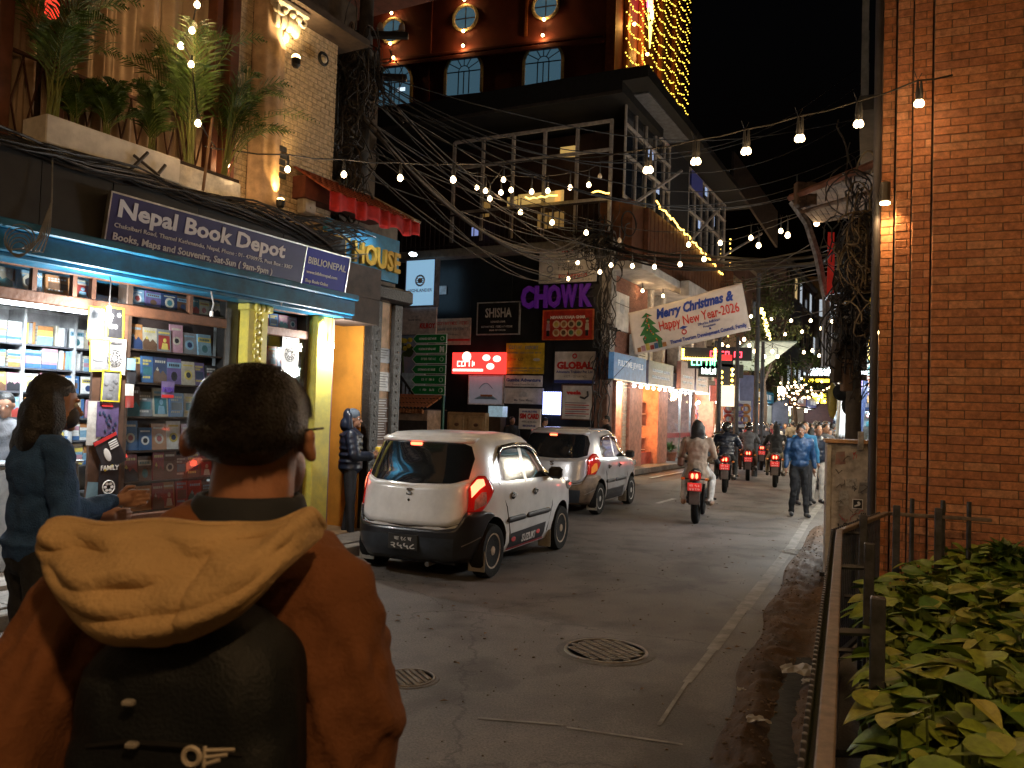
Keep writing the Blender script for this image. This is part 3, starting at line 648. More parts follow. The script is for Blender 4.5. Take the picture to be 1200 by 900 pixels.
# capital with leaves
b = MB().mat(M('capital_stone', (.68, .58, .42), .7)); xc = (tP0+tP1)/2+.12; zc = LF.at(320, 22)[1]
b.bbox(xc-.24, xc+.24, -.28, .05, zc+.06, zc+.14, c=.02)
for k in range(5):
    a = -1.2+.6*k; b.ball((xc+.16*math.sin(a), -.12-.06*math.cos(a), zc-.06), (.06, .05, .11), 8, 6); b.ball((xc+.2*math.sin(a), -.14-.1*math.cos(a), zc+.03), (.045, .04, .045), 8, 6)
for sgn in (-1, 1): b.torus((xc+sgn*.17, -.22, zc+.02), .05, .022, n=14, m_=6)
b.ball((xc, -.12, zc-.2), (.06, .05, .08), 8, 6); b.build('capital', bs, smooth='auto')
# eave over the wall
b = MB().mat(M('eave_wood', (.09, .06, .04), .8)); b.box(tP1-.2, tZ+.2, -.35, .4, hU1, hU1+.08); b.build('eave', bs)
# opening: frame, curtains, lattice rail
for a, c in ((tO0-.09, tO0+.02), (tn(70, 60), tn(70, 60)+.05), (tO1-.22, tO1-.14), (tO1-.02, tO1+.1)): bx('window_frame', bs, M('red_brown_wood', (.14, .045, .02), .6), a, c, -.03, .12, hU0, 6.6, c=.008)
bx('window_sill', bs, cream_paint, tO0-.02, tO1, .0, .5, hU0-.3, hU0+.02)
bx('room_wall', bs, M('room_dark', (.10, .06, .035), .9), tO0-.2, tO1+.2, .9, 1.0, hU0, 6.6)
cur = M('curtain_cloth', (.50, .36, .24), .9, var=.1, scale=3)
def curtain(t0, t1, label, ph):
    o = on(LF, 'curtain', label, 'curtain', t0, -.22, hU0+.02); wd = t1-t0; q = random.Random(ph); fr = [q.uniform(5, 9) for _ in range(3)]
    b = MB().mat(cur)
    b.grid(lambda u, v: (u*wd, (.055*math.sin(u*wd*fr[0]*5+math.sin(v*2)*.4)+.03*math.sin(u*wd*fr[1]*9+v))*(.5+.5*v)+.01, v*2.82), 90, 6)
    m_ = b.build('cloth', o, smooth=True); sm = m_.modifiers.new('thickness', 'SOLIDIFY'); sm.thickness = .004
curtain(tO0+.03, tn(62, 60), 'pale curtain at the far left of the upper window', 1); curtain(tn(64, 60)+.05, tn(150, 80), 'tan curtain behind the tallest palm in the upper window', 2)
curtain(tn(152, 80), tn(205, 100), 'light beige curtain in the middle of the upper window', 3); curtain(tn(206, 100), tO1-.02, 'brown curtain behind the palms by the right window frame', 4)
rl = on(LF, 'lattice_railing', 'rust brown crossed bar railing behind the white planter', 'railing', tO0, -.08, hU0+.02)
rust = M('rust_bar', (.12, .05, .03), .6, .4); wd = tO1-tO0-.05
for z in (.0, .80): bx('rail', rl, rust, 0, wd, -.015, .015, z, z+.03)
n = 13
for i in range(n):
    x0, x1 = i*wd/n, (i+1)*wd/n
    MB().mat(rust).tube([(x0, .0, .03), (x1, .0, .80)], .009, 5).build('bar', rl); MB().mat(rust).tube([(x1, .02, .03), (x0, .02, .80)], .009, 5).build('bar', rl)
# planter
pt = on(LF, 'planter_box', 'long white glossy planter box along the first floor ledge', 'planter', 0, 0, 0)
gl = M('planter_white', (.82, .78, .72), .18, var=.12, scale=4, bump=.15, bscale=6)
q0, q1 = tn(53, 170, .36), tn(284, 240, .36); z0, z1 = 3.78, 4.02; qm = q0+(q1-q0)*.63
bx('long_box', pt, gl, q0, qm-.004, -.36, -.02, z0, z1, c=.01); bx('short_box', pt, M('planter_white2', (.80, .74, .64), .25), qm+.004, q1, -.33, -.02, z0, z1-.03, c=.01)
bx('soil', pt, M('soil', (.04, .025, .015), .95), q0+.02, q1-.02, -.32, -.05, z1-.031, z1+.004)
# bracket clamped over the planter
br = on(LF, 'metal_bracket', 'rusty angled metal bracket leaning on the white planter', 'bracket', tn(150, 200, .38), .39, 3.74)
for p in (((0, 0, 0), (.17, -.02, .22)), ((.04, 0, .16), (.30, -.02, .04)), ((.26, 0, 0), (.36, -.02, .16))): MB().mat(M('grey_rust', (.10, .09, .08), .6, .5)).tube([p[0], p[1]], .016, 4).build('bar', br)
wp = on(LF, 'wooden_stake', 'thin wooden stake leaning against the right end of the planter', 'stake', tn(240, 225, .4), .42, 3.77)
MB().mat(M('stake_wood', (.22, .12, .06), .8)).tube([(-.04, 0, 0), (.05, .02, .75)], .015, 5).build('stick', wp)
# lamps on the pilaster, electric box, old lamp, red lantern
wl = on(LF, 'wall_light', 'small uplight glowing on the pilaster above the electric box', 'light', tn(313, 215), .22, LF.at(315, 240, .2)[1])
MB().mat(black_metal).lathe([(.03, 0), (.045, .02), (.05, .08), (.04, .09)], 12).build('housing', wl); MB().mat(noimp(M('uplight_glow', (.9, .8, .5), .4, emit=(1, .62, .2), es=14, var=0))).lathe([(.036, .09), (.04, .1), (.03, .11)], 12).build('lens', wl)
lamp('SPOT', 'beam', (0, 0, .12), 60, (1, .62, .22), .03, wl, (math.pi-.25, 0, 0), 75)
mc = MB().mat(M('cut_metal', (.16, .15, .13), .4, .6)); 
for i in range(5): mc.bbox(-.06+.012*(i % 2), .06-.02*(i % 3)*.5, -.02, .0, .33+i*.075, .395+i*.075, c=.01)
mc.build('shade', wl)
wl = on(LF, 'wall_light', 'round lamp shining up at the carved capital of the pilaster', 'light', tn(325, 52), .3, LF.at(325, 62, .3)[1])
MB().mat(black_metal).lathe([(.03, -.05), (.05, -.02), (.05, .05), (.045, .06)], 12).build('housing', wl); MB().mat(MATS['uplight_glow']).ball((0, 0, .06), (.05, .05, .045), 12, 8).build('lens', wl, smooth=True)
lamp('SPOT', 'beam', (0, 0, .12), 45, (1, .7, .35), .04, wl, (math.pi-.35, 0, 0), 110)
wl = on(LF, 'wall_light', 'unlit round lamp on the cream brick wall under the eave', 'light', tn(371, 65), .08, LF.at(371, 65, .1)[1])
MB().mat(black_metal).torus((0, -.03, 0), .07, .02, n=16, m_=6).build('ring', wl, smooth=True); MB().mat(M('dim_glass', (.45, .40, .33), .3)).ball((0, -.03, -.01), .05, 10, 8).build('lens', wl, smooth=True)
eb = on(LF, 'electric_box', 'grey electric box on the cream brick wall above the cables', 'electric box', tn(346, 232), .02, LF.at(348, 248, .1)[1])
bx('case', eb, M('grey_plastic', (.40, .35, .28), .6), 0, .2, -.12, 0, 0, .36, c=.015); bx('lid', eb, M('grey_plastic2', (.46, .41, .33), .5), .012, .188, -.135, -.122, .015, .345, c=.008)
for z in (.08, .28): MB().mat(steel).ball((.1, -.138, z), .012, 8, 6).build('screw', eb)
ln_ = on(LF, 'red_lantern', 'small red lantern hanging in the upper left window', 'lantern', tn(53, 10), .1, LF.at(53, 18, .1)[1])
MB().mat(noimp(M('lantern_red', (.5, .02, .01), .5, emit=(1, .06, .03), es=1.3, var=0))).lathe([(.03, 0), (.055, .03), (.055, .13), (.03, .16)], 12).build('shade', ln_, smooth='auto'); MB().mat(MATS['uplight_glow']).ball((0, 0, .08), .02).build('bulb', ln_); MB().mat(cord_m).cyl((0, 0, .16), (0, 0, .6), .005, 5).build('cord', ln_)
# ---- palms
leafm = M('palm_leaf', (.07, .13, .018), .5, var=.3, scale=9); stalkm = M('palm_stalk', (.22, .24, .05), .5); 
def palm(t, d, h, hs, n, label, seed, lean=0):
    q = random.Random(seed); o = on(LF, 'palm_plant', label, 'plant', t, d, h)
    sk = MB().mat(stalkm); lf = MB().mat(leafm)
    for i in range(n):
        a = q.uniform(0, 6.28); rc = q.uniform(.3, 1)*hs*.5; H = hs*q.uniform(.5, 1); p0 = Vector((q.uniform(-.05, .05), q.uniform(-.03, .03), 0))
        tip = Vector((math.cos(a)*rc+lean*hs*.5, math.sin(a)*rc*.6-.05, H*.92)); c1 = Vector((tip.x*.25, tip.y*.25, H*1.0))
        P = [p0*(1-s)**2+c1*2*s*(1-s)+tip*s*s for s in [k/14 for k in range(15)]]
        sk.tube(P, [.007*(1-k/18) for k in range(15)], 4)
        for k in range(4, 15):
            s = k/14; dd = (P[min(k+1, 14)]-P[k-1]).normalized(); L = (.10+hs*.17)*math.sin(math.pi*min(1, .18+s*.85))**.6*q.uniform(.8, 1.1)
            for sg_ in (-1, 1):
                for half in (0, .5):
                    b0 = P[k]+(P[k]-P[k-1])*half; sd = dd.cross(Vector((0, 0, 1))).normalized()*sg_
                    e = b0+(sd*.75+dd*.7+Vector((0, 0, q.uniform(-.1, .3)))).normalized()*L; mdp = (b0+e)/2+Vector((0, 0, .02)); e.z -= L*.16
                    wv = dd*.0085
                    lf.add([b0-wv*.5, b0+wv*.5, mdp+wv, e, mdp-wv], [(0, 1, 2, 4), (4, 2, 3)])
    sk.build('stems', o); lf.build('fronds', o)
    return o
zp = z1-.04
palm(tn(62, 150, .2), .18, zp, 1.45, 20, 'tallest arching palm at the left end of the white planter', 1)
palm(tn(124, 170, .2), .2, zp, .62, 16, 'short dense palm second from the left in the planter', 2)
palm(tn(178, 190, .2), .2, zp, .75, 11, 'slender upright palm in the middle of the planter', 3)
palm(tn(222, 205, .2), .18, zp, 1.7, 18, 'tall thin palm behind the string of vertical bulbs', 4)
palm(tn(262, 215, .2), .2, zp, 1.35, 18, 'palm leaning right over the cream wall from the planter end', 5, lean=.75)
palm(tn(95, 150, .2), .12, zp, .55, 8, 'small tuft of palm between the tallest and the short dense palm', 6)
# ================================================================ PASSAGE AND GUEST HOUSE FRONT
gh = on(LF, 'guest_house', 'orange passage and carved front of the guest house beside the book shop', 'building')
tG0, tG1 = tE1+.03, tn(431, 400); org = M('orange_wall', (.62, .26, .03), .7, var=.12, scale=2)
bx('side_wall', gh, org, tG0, tG0+.03, .5, 2.8, .1, 2.9); bx('inner_wall', gh, org, tG0, tG1+.2, 2.3, 2.4, .1, 3.1); bx('right_wall', gh, org, tG1-.02, tG1, .06, 2.3, .1, 3.1)
bx('floor', gh, M('passage_tiles', (.30, .20, .11), .5), tG0, tG1, -.1, 2.3, 0, .11); bx('ceiling', gh, org, tG0, tG1, .1, 2.3, 3.1, 3.2)
cb = M('carved_black', (.02, .018, .016), .4, bump=.6, bscale=40)
for a, c in ((tG1, tG1+.2), (tn(456, 400), tn(466, 400))):
    b = MB().mat(cb); b.bbox(a, c, -.08, .08, .1, 3.15, c=.015); z = .4
    while z < 3.0: b.ball(((a+c)/2, -.08, z), (.022, .010, .02), 8, 5); z += .11
    b.build('carved_post', gh, smooth='auto')
bx('cream_panel', gh, M('peach_panel', (.62, .42, .26), .6), tG1+.2, tn(456, 400), -.02, .05, .1, 3.15); bx('cornice', gh, cb, tG1-.1, tn(470, 400), -.2, .1, 3.15, 3.35, c=.03)
bx('wall_above', gh, M('stone_above', (.18, .13, .09), .8), tn(398, 300), tn(466, 300), .02, .3, 3.35, 4.5)
# carved wooden ornament and shelf in passage
oc = on(LF, 'wall_carving', 'dark wooden carving hung inside the orange passage', 'carving', tG1-.15, -1.2, 1.25)
b = MB().mat(brown_wood); q = random.Random(4)
for i in range(14): b.ball((q.uniform(-.07, .07), -.02, i*.045), (.03+.03*q.random(), .02, .035), 8, 6)
b.build('figure', oc, smooth=True)
bn = on(LF, 'shoe_rack', 'low dark shelf of things on the passage floor', 'shelf', tG0+.25, -.6, .11)
for z in (.25, .62): bx('board', bn, dark_wood, 0, .6, 0, .3, z, z+.03)
for x in (0, .57): bx('side', bn, dark_wood, x, x+.03, 0, .3, 0, .65)
MB().mat(M('pot_brass', (.25, .17, .07), .4, .6)).lathe([(.02, .65), (.1, .7), (.12, .76), (.07, .8)], 14, Matrix.Translation((.3, .15, 0))).build('pot', bn, smooth='auto')
# menu panels on the cream pillar
for px, py, wd, ht, m_, lab in ((449, 408, .30, .20, PM['grey'], 'upper grey notice on the peach pillar of the guest house'), (449, 436, .30, .26, PM['white'], 'bright white notice on the peach pillar of the guest house'), (448, 467, .34, .62, PM['brown'], 'tall brown menu board low on the guest house pillar')):
    o = poster('notice', LF, px, py, wd, ht, m_, lab, 'notice', d=.03)
    b = MB().mat(ink_w if m_ == PM['brown'] else ink); q = random.Random(py)
    for i in range(int(ht/.035)-1): b.box(-wd*.4, wd*q.uniform(.1, .4), -.009, -.006, -.03-i*.035, -.022-i*.035)
    b.build('print', o)
# guest house sign and red tiled canopy
gs = on(LF, 'guest_house_sign', 'blue guest house sign with raised golden letters', 'sign', tn(380, 300, .2), .22, 0)
gx0, gx1 = 0, tn(466, 310, .2)-tn(380, 300, .2)
gz0, gz1 = LF.at(466, 333, .2)[1], LF.at(440, 283, .2)[1]
bx('board', gs, M('sign_teal', (.04, .22, .38), .35), gx0, gx1, 0, .06, gz0, gz1+.1)
text(gs, 'GUEST HOUSE', gx1-.03, gz0+.14, .36, M('gold_letter', (.62, .38, .06), .35, .3, var=.1), y=-.03, width=1.95, bold=.03, align='RIGHT', ext=.025)
sl_ = lamp('SPOT', 'sign_beam', (gx1*.45, -.35, gz1+.12), 14, (.8, .92, 1), .03, gs, (R(25), 0, 0), 130)
cn_ = on(LF, 'tiled_canopy', 'sloping red tiled canopy with a red cloth valance over the guest house sign', 'canopy', tn(378, 280, .5), 0, 0)
cx1 = tn(488, 285, .55)-tn(378, 280, .5); zt, zb = gz1+.62, gz1+.26
bx('deck', cn_, M('canopy_wood', (.2, .06, .04), .7), 0, cx1-.3, -.2, .3, zb, zt-.1)
tm = M('red_tile', (.42, .10, .05), .7, var=.25, scale=20); tile = MB().mat(tm)
for k in range(6): a0, a1 = math.pi*k/6, math.pi*(k+1)/6; tile.quad((-.05*math.cos(a0), 0, .03*math.sin(a0)), (-.05*math.cos(a1), 0, .03*math.sin(a1)), (-.05*math.cos(a1), .13, .02*math.sin(a1)+.0), (-.05*math.cos(a0), .13, .02*math.sin(a0)))
tme = tile.mesh('tile')
for i in range(int(cx1/.1)):
    for j in range(6):
        s = j/6; x = i*.1+.05
        if x < cx1-.02-.35*s: o = link('tile', tme, cn_, (x, -.58+.6*s, zb+.02+(zt-zb)*s)); o.rotation_euler = (math.atan2(zt-zb, .6), 0, 0)
b = MB().mat(M('valance_cloth', (.45, .015, .012), .8, var=.2)); 
b.grid(lambda u, v: (u*cx1, -.58+.02*math.sin(u*cx1*28)+.01*math.sin(u*70), zb+.04-v*(.20+.03*math.sin(u*cx1*14))), 160, 4); o = b.build('valance', cn_, smooth=True); o.modifiers.new('t', 'SOLIDIFY').thickness = .003
b = MB().mat(M('ridge', (.35, .30, .25), .7)); b.tube([(0, .02, zt+.03), (cx1-.35, .02, zt+.03), (cx1+.03, -.58, zb+.05)], .025, 6); b.build('ridge', cn_)
gl_ = on(LF, 'spotlight', 'small white spotlight under the end of the red canopy', 'light', tn(484, 298, .3), .3, LF.at(484, 298, .3)[1])
MB().mat(noimp(M('cool_glow', (.9, .9, .9), .4, emit=(.8, .95, 1), es=10, var=0))).ball((0, 0, 0), (.07, .05, .03), 10, 6).build('lens', gl_, smooth=True); MB().mat(black_metal).lathe([(.02, .03), (.05, .02)], 10).build('housing', gl_)
# ================================================================ BRICK BUILDING (right)
rb = on(RB, 'brick_building', 'red brick building with stepped corner at the right edge', 'building')
brick_wall(rb, 0, 3.4, .2, 5.75, .262, .0715, red_brick, mortar, y=0, vis=lambda t, z: t < .86 and .75 < z < 5.45, nmax=300, seed=8, dep=.07, joint=.007, jit=.005)
for a, c, y, sd in ((-.155, -.012, .07, 9), (-.285, -.165, .13, 10)):
    brick_wall(rb, a, c, .2, 5.75, .19, .0715, red_brick, mortar, y=y, vis=lambda t, z: .75 < z < 5.45, nmax=120, seed=sd, dep=.07, joint=.006, name='pilaster_brick', jit=.003)
brick_wall(rb, -.40, -.30, .2, 5.75, .14, .0715, red_brick, mortar, y=.24, vis=None, seed=12, dep=.07)
bx('core', rb, mortar, -.39, 3.4, .33, 3.2, .2, 5.76); bx('core', rb, mortar, 0, 3.4, .10, .33, .2, 5.75)
pp = MB().mat(M('drain_pipe', (.035, .03, .035), .6)); pp.cyl((-.44, .22, 0), (-.44, .22, 5.7), .035, 10); pp.build('drain_pipe', rb, smooth='auto')
hold = M('lamp_dark', (.05, .035, .02), .5)
for px, py, lab, pw in ((1037, 240, 'upper cylindrical wall light shining down the brick corner', 30), (1027, 387, 'lower cylindrical wall light shining down beside the cables', 12)):
    t, h = RB.at(px, py, -.12); o = on(RB, 'wall_light', lab, 'light', t, -.10 if px > 1030 else -.4, h)
    MB().mat(hold).lathe([(.035, .02), (.045, .03), (.045, .19), (.03, .2)], 16).build('housing', o, smooth='auto'); MB().mat(noimp(M('lamp_glow', (.9, .8, .5), .4, emit=(1, .72, .35), es=22, var=0))).lathe([(.042, .0), (.042, .018)], 16).build('lens', o)
    lamp('SPOT', 'beam', (0, 0, -.02), pw*.9, (1, .62, .26), .03, o, (R(8), R(-6), 0), 120)
# ================================================================ FENCE
fn = thing('metal_fence', 'grey metal fence with flat rail and close pickets round the planting bed', 'fence', (0, 0, 0))
fm = M('fence_paint', (.075, .075, .085), .45, .3, var=.25, scale=12); topm = M('fence_top', (.17, .125, .10), .6, var=.2, scale=20)
FP = [Vector((.22, .6, 0)), Vector((.65, 1.65, 0)), Vector((2.2, 5.4, 0)), Vector((3.08, 6.62, 0)), Vector((3.78, 6.38, 0))]
for i in range(4):
    a, c = FP[i], FP[i+1]; d = c-a; L = d.length; ang = math.atan2(d.y, d.x); mt = Matrix.Translation(a) @ Matrix.Rotation(ang, 4, 'Z')
    MB().mat(topm).bbox(-.0, L+.01, -.02, .02, .972, 1.0, c=.004, mx=mt).build('top_rail', fn); MB().mat(fm).bbox(0, L, -.018, .018, .16, .19, c=.004, mx=mt).build('lower_rail', fn)
pk = MB().mat(fm).bbox(-.009, .009, -.006, .006, .10, 1.0, c=.002).mesh('picket')
for i in range(3):
    a, c = FP[i], FP[i+1]; d = (c-a); L = d.length; n = Vector((-d.y, d.x, 0)).normalized(); k = int(L/.052); ang = math.atan2(d.y, d.x)
    for j in range(k): link('picket', pk, fn, a+d*(j/k)+n*.045, (0, 0, ang))
pkb = MB().mat(fm).bbox(-.026, .026, -.026, .026, .0, 1.07, c=.004)
pmx = pkb.mesh('post')
posts = [(1029, 704, 3.0), (1019, 635, 4.35), (1012, 600, 5.7), (1051, 581, 6.45), (1100, 583, 6.35)]
for px, py, y in posts:
    p = W(px, py, y); link('post', pmx, fn, (p.x, p.y, 0), (0, 0, math.atan2(3.75, 1.55)))
    # bracket from the post to the rail
    if py > 599:
        k = (p.y-FP[1].y)/(FP[2].y-FP[1].y); q = FP[1].lerp(FP[2], k); q = Vector((q.x, q.y, 0))
        for z in (.94, .5): MB().mat(fm).tube([(p.x, p.y, z), (q.x, q.y, z)], .014, 4).build('bracket', fn)
for t_ in (.25, .55, .8): q = FP[3].lerp(FP[4], t_); MB().mat(fm).bbox(-.014, .014, -.014, .014, 0, 1.12, c=.003, mx=Matrix.Translation(q)).build('slim_post', fn)
# ================================================================ PLANTING BED
kw = MB().mat(M('bed_kerb', (.12, .10, .09), .9, bump=.4))
bed = thing('planting_bed', 'raised bed of large yellow green leaves inside the fence', 'planting bed', (0, 0, 0))
pts = [(.40, .6), (.78, 1.6), (2.30, 5.25), (3.15, 6.4), (3.62, 6.72), (6.5, 5.4), (4.2, .6)]
kw.add([(x, y, 0) for x, y in pts]+[(x, y, .5) for x, y in pts], [tuple(range(7)), tuple(range(13, 6, -1))]+[(i, (i+1) % 7, (i+1) % 7+7, i+7) for i in range(7)]); kw.build('soil', bed)
lc = island_mat('broad_leaf', [(.19, .30, .03), (.33, .38, .05), (.12, .25, .03), (.42, .40, .08), (.08, .19, .03), (.26, .36, .05)], rough=.42, bump=.25, bscale=25)
def leaf_mesh(L, wd, seed):
    q = random.Random(seed); cols_ = 8; rows_ = 9; vs = []
    f_ = q.uniform(.12, .28); cv = q.uniform(.2, .5); tw = q.uniform(-.3, .3)
    for i in range(rows_+1):
        s = i/rows_; w_ = wd/2*(math.sin(math.pi*min(1, s**.62))**.85 if 0 < s < 1 else 0)*(1+.03*q.uniform(-1, 1))
        if i == 0: w_ = wd*.06
        for j in range(cols_+1):
            x = (j/cols_*2-1); rib = .006*abs(math.sin(s*9*1.6+abs(x)*2.5))
            X = x*w_; Y = s*L; Z = -cv*L*s*s*.55 + abs(x)*w_*f_*1.6 - x*x*w_*.1 + rib - .004*(1-abs(x)) + .03*math.sin(s*7+x*2+seed)*wd*.5*x*x + tw*x*w_*s
            vs.append((X, Y, Z))
    b = MB().mat(lc); k = cols_+1; b.add(vs, [(i*k+j, i*k+j+1, (i+1)*k+j+1, (i+1)*k+j) for i in range(rows_) for j in range(cols_)]); return b
LV = [leaf_mesh(1, q_, i) for i, q_ in enumerate((.60, .70, .82, .64, .76, .56))]
LM = [x.mesh('leaf', True) for x in LV]
rest = MB().mat(lc); stems = MB().mat(M('leaf_stem', (.10, .14, .03), .6)); q = random.Random(21); cand = []
def inside(x, y):
    c = False
    for i in range(7):
        (x1, y1), (x2, y2) = pts[i], pts[(i+1) % 7]
        if (y1 > y) != (y2 > y) and x < (x2-x1)*(y-y1)/(y2-y1)+x1: c = not c
    return c
while len(cand) < 4600:
    x, y = q.uniform(.4, 5.4), q.uniform(.7, 6.8)
    if inside(x, y) and x < y*.74+.5: cand.append((x, y, q.random()**.6))
def lform(x, y, hh):
    top = .72+.14*math.sin(x*2.3+1)*math.sin(y*1.9)+.05*math.sin(x*7)*math.sin(y*6+1)
    z = top-.30*(1-hh)+q.uniform(-.03, .05); L = q.uniform(.085, .18)*(1.12 if hh > .7 else .85)
    a = q.uniform(0, 6.28); e = q.uniform(-.5, .35) if hh > .5 else q.uniform(-1.2, .2)
    return Matrix.Translation((x, y, z)) @ Matrix.Rotation(a, 4, 'Z') @ Matrix.Rotation(e, 4, 'X') @ Matrix.Rotation(q.uniform(-.4, .4), 4, 'Y') @ Matrix.Scale(L, 4)
cand.sort(key=lambda c: c[1]-c[2]*1.6)
nn = 0
for x, y, hh in cand:
    mt = lform(x, y, hh); k = q.randrange(6); b0 = mt @ Vector((0, 0, 0))
    stems.tube([(b0.x+.03, b0.y+.02, b0.z-.3), (b0.x+.015, b0.y+.02, b0.z-.12), tuple(b0)], .004, 4, cap=False)
    px_, py_ = None, None
    if nn < 300 and hh > .45: o = link('leaf', LM[k], bed); o.matrix_basis = mt; nn += 1
    else: rest.add([mt @ Vector(v) for v in LV[k].v], LV[k].f)
rest.build('leaf_mass', bed, smooth=True)['kind'] = 'stuff'; stems.build('stem_mass', bed)['kind'] = 'stuff'
def arrow(px, py, y, sz, n, label, seed):
    p = W(px, py, y); o = thing('shrub', label, 'plant', (p.x, p.y, p.z-sz*.6)); q_ = random.Random(seed); b = MB().mat(leafm)
    for i in range(n):
        a = q_.uniform(0, 6.28); el = q_.uniform(.3, 1.3); L = sz*q_.uniform(.6, 1); d = Vector((math.cos(a)*math.cos(el), math.sin(a)*math.cos(el), math.sin(el))); s_ = d.cross(Vector((0, 0, 1))).normalized()*L*.09
        m1 = d*L*.5+Vector((0, 0, .03)); e = d*L-Vector((0, 0, L*.25)); b.add([(0, 0, 0), m1-s_, e, m1+s_, m1-Vector((0, 0, .01))], [(0, 1, 4), (1, 2, 4), (2, 3, 4), (3, 0, 4)])
    b.build('foliage', o)
arrow(1180, 632, 5.9, .34, 60, 'fern like green shrub against the brick wall at the right edge', 3)
arrow(1022, 520, 9.0, .55, 130, 'yellow green bush behind the grey cabinet', 4)
# ================================================================ CABINET
cb_ = thing('street_cabinet', 'grey metal street cabinet covered in graffiti and stickers', 'cabinet', (0, 0, 0))
A = G(966, 690); wdt = .56; ang = R(-19)
cb_.location = (A.x, A.y, 0); cb_.rotation_euler = (0, 0, ang)
H = 1.50; cm = M('cabinet_grey', (.42, .38, .34), .6, .1, var=.3, scale=5, bump=.12, bscale=20)
bx('body', cb_, cm, 0, wdt, 0, .5, .08, H, c=.008); bx('plinth', cb_, M('plinth', (.10, .09, .07), .9), .02, wdt-.02, .02, .48, 0, .08)
bx('roof', cb_, M('cabinet_top', (.42, .24, .12), .6), -.02, wdt+.02, -.03, .53, H, H+.04, c=.006); bx('hinge_bracket', cb_, cm, wdt*.52, wdt*.62, -.04, .0, H-.06, H+.13, c=.005)
bx('door', cb_, cm, .05, wdt-.02, -.012, -.0015, .12, H-.04, c=.004); bx('side_strip', cb_, M('cabinet_light', (.45, .42, .36), .5), .0, .04, -.014, -.0015, .1, H-.02)
bx('lock', cb_, black_metal, -.05, .02, -.03, .02, .13, .17)
for x0, z0, w0, h0, c_ in ((.08, 1.28, .10, .14, 'red'), (.18, 1.05, .12, .10, 'white'), (.30, 1.0, .17, .12, 'grey'), (.12, .86, .10, .16, 'white'), (.36, 1.12, .06, .05, 'white')):
    b = MB().mat(M('sticker_'+c_, tuple(v*.55+.08 for v in PAL[c_]), .7, var=.39, scale=30, col2=(.22, .19, .16))); b.add([(x0, -.0145, z0), (x0+w0, -.0145, z0+.01), (x0+w0*.9, -.0145, z0+h0), (x0+w0*.1, -.0145, z0+h0*.92)], [(0, 1, 2, 3)]); b.build('sticker', cb_)
bx('white_sign', cb_, ink_w, .25, .35, -.017, -.013, .84, .94); b = MB().mat(ink); b.box(.258, .342, -.019, -.0171, .848, .932); b.mat(ink_w); b.ball((.31, -.019, .905), (.015, .003, .013), 8, 5); b.prism([(.27, .86), (.32, .875), (.33, .9), (.30, .888), (.27, .875)], -.0215, -.019); b.build('pictogram', cb_)
def scribble(name, pts_, r_, m_): MB().mat(m_).tube([(x, -.0155, z) for x, z in pts_], r_, 5).build(name, cb_)
scribble('graffiti', [(.09, .55), (.10, .42), (.14, .30), (.17, .2)], .007, ink); scribble('graffiti', [(.12, .68), (.13, .55), (.17, .50)], .006, ink); scribble('graffiti', [(.1, .36), (.15, .44), (.18, .46)], .006, ink)
MB().mat(ink).torus((.19, -.0155, .67), .018, .006, n=14, m_=5).build('graffiti', cb_)
text(cb_, 'ॐ', .29, .70, .12, ink, y=-.0155, ext=.001, name='graffiti')
q = random.Random(12)
for k in range(16):
    x, z = q.uniform(.08, wdt-.12), q.uniform(.5, 1.38); P_ = [(x, z)]
    for i in range(7): P_.append((P_[-1][0]+q.uniform(-.02, .04), P_[-1][1]+q.uniform(-.04, .04)))
    scribble('graffiti', P_, .0022, [ink, ink, ink_r][k % 3])
# ================================================================ BUILDING WITH THE DARK SIGN WALL
b2 = on(BF, 'corner_building', 'corner building with black sign covered front, balcony and glazed upper floors', 'building')
WH = 6.55; wx0 = -13.5
blk = M('black_wall', (.016, .017, .018), .35, var=.3, scale=1.2)
n_ = 9
for i in range(n_): bx('wall_panel', b2, blk, wx0+(-wx0-.25)*i/n_+.004, wx0+(-wx0-.25)*(i+1)/n_-.004, 0-(.003 if i % 2 else 0), .2, .1, WH)
bx('corner_pillar', b2, M('white_pillar', (.34, .31, .28), .8, var=.3, scale=4), -.25, .06, -.06, .35, 3.4, 6.75, c=.02); bx('corner_pillar_base', b2, M('brown_pillar', (.18, .09, .06), .8), -.35, .04, -.1, .35, 0, 3.4, c=.02)
bx('slab', b2, M('concrete_pale', (.20, .18, .15), .85), wx0, .25, -.5, .4, WH+.0, WH+.25, c=.02)
bx('upper_wall', b2, M('dark_plum_wall', (.045, .022, .018), .8), wx0, -.2, 1.4, 1.6, WH+.25, 10.6)
bx('balcony_floor', b2, M('dark_floor', (.05, .04, .03), .8), wx0, -.2, .4, 1.6, WH+.0, WH+.24)
# balcony railing, each bar
rail = M('dark_rail', (.05, .035, .03), .6, .3)
bx('handrail', b2, rail, wx0+3, 0, -.46, -.41, WH+1.28, WH+1.33); bx('foot_rail', b2, rail, wx0+3, 0, -.45, -.42, WH+.36, WH+.39)
rbar = MB().mat(rail).box(-.012, .012, -.445, -.421, WH+.25, WH+1.28).mesh('railing_bar')
for i in range(58): link('railing_bar', rbar, b2, (wx0+3+.18*i, 0, 0))
frame_m = M('pale_frame', (.50, .44, .40), .6)
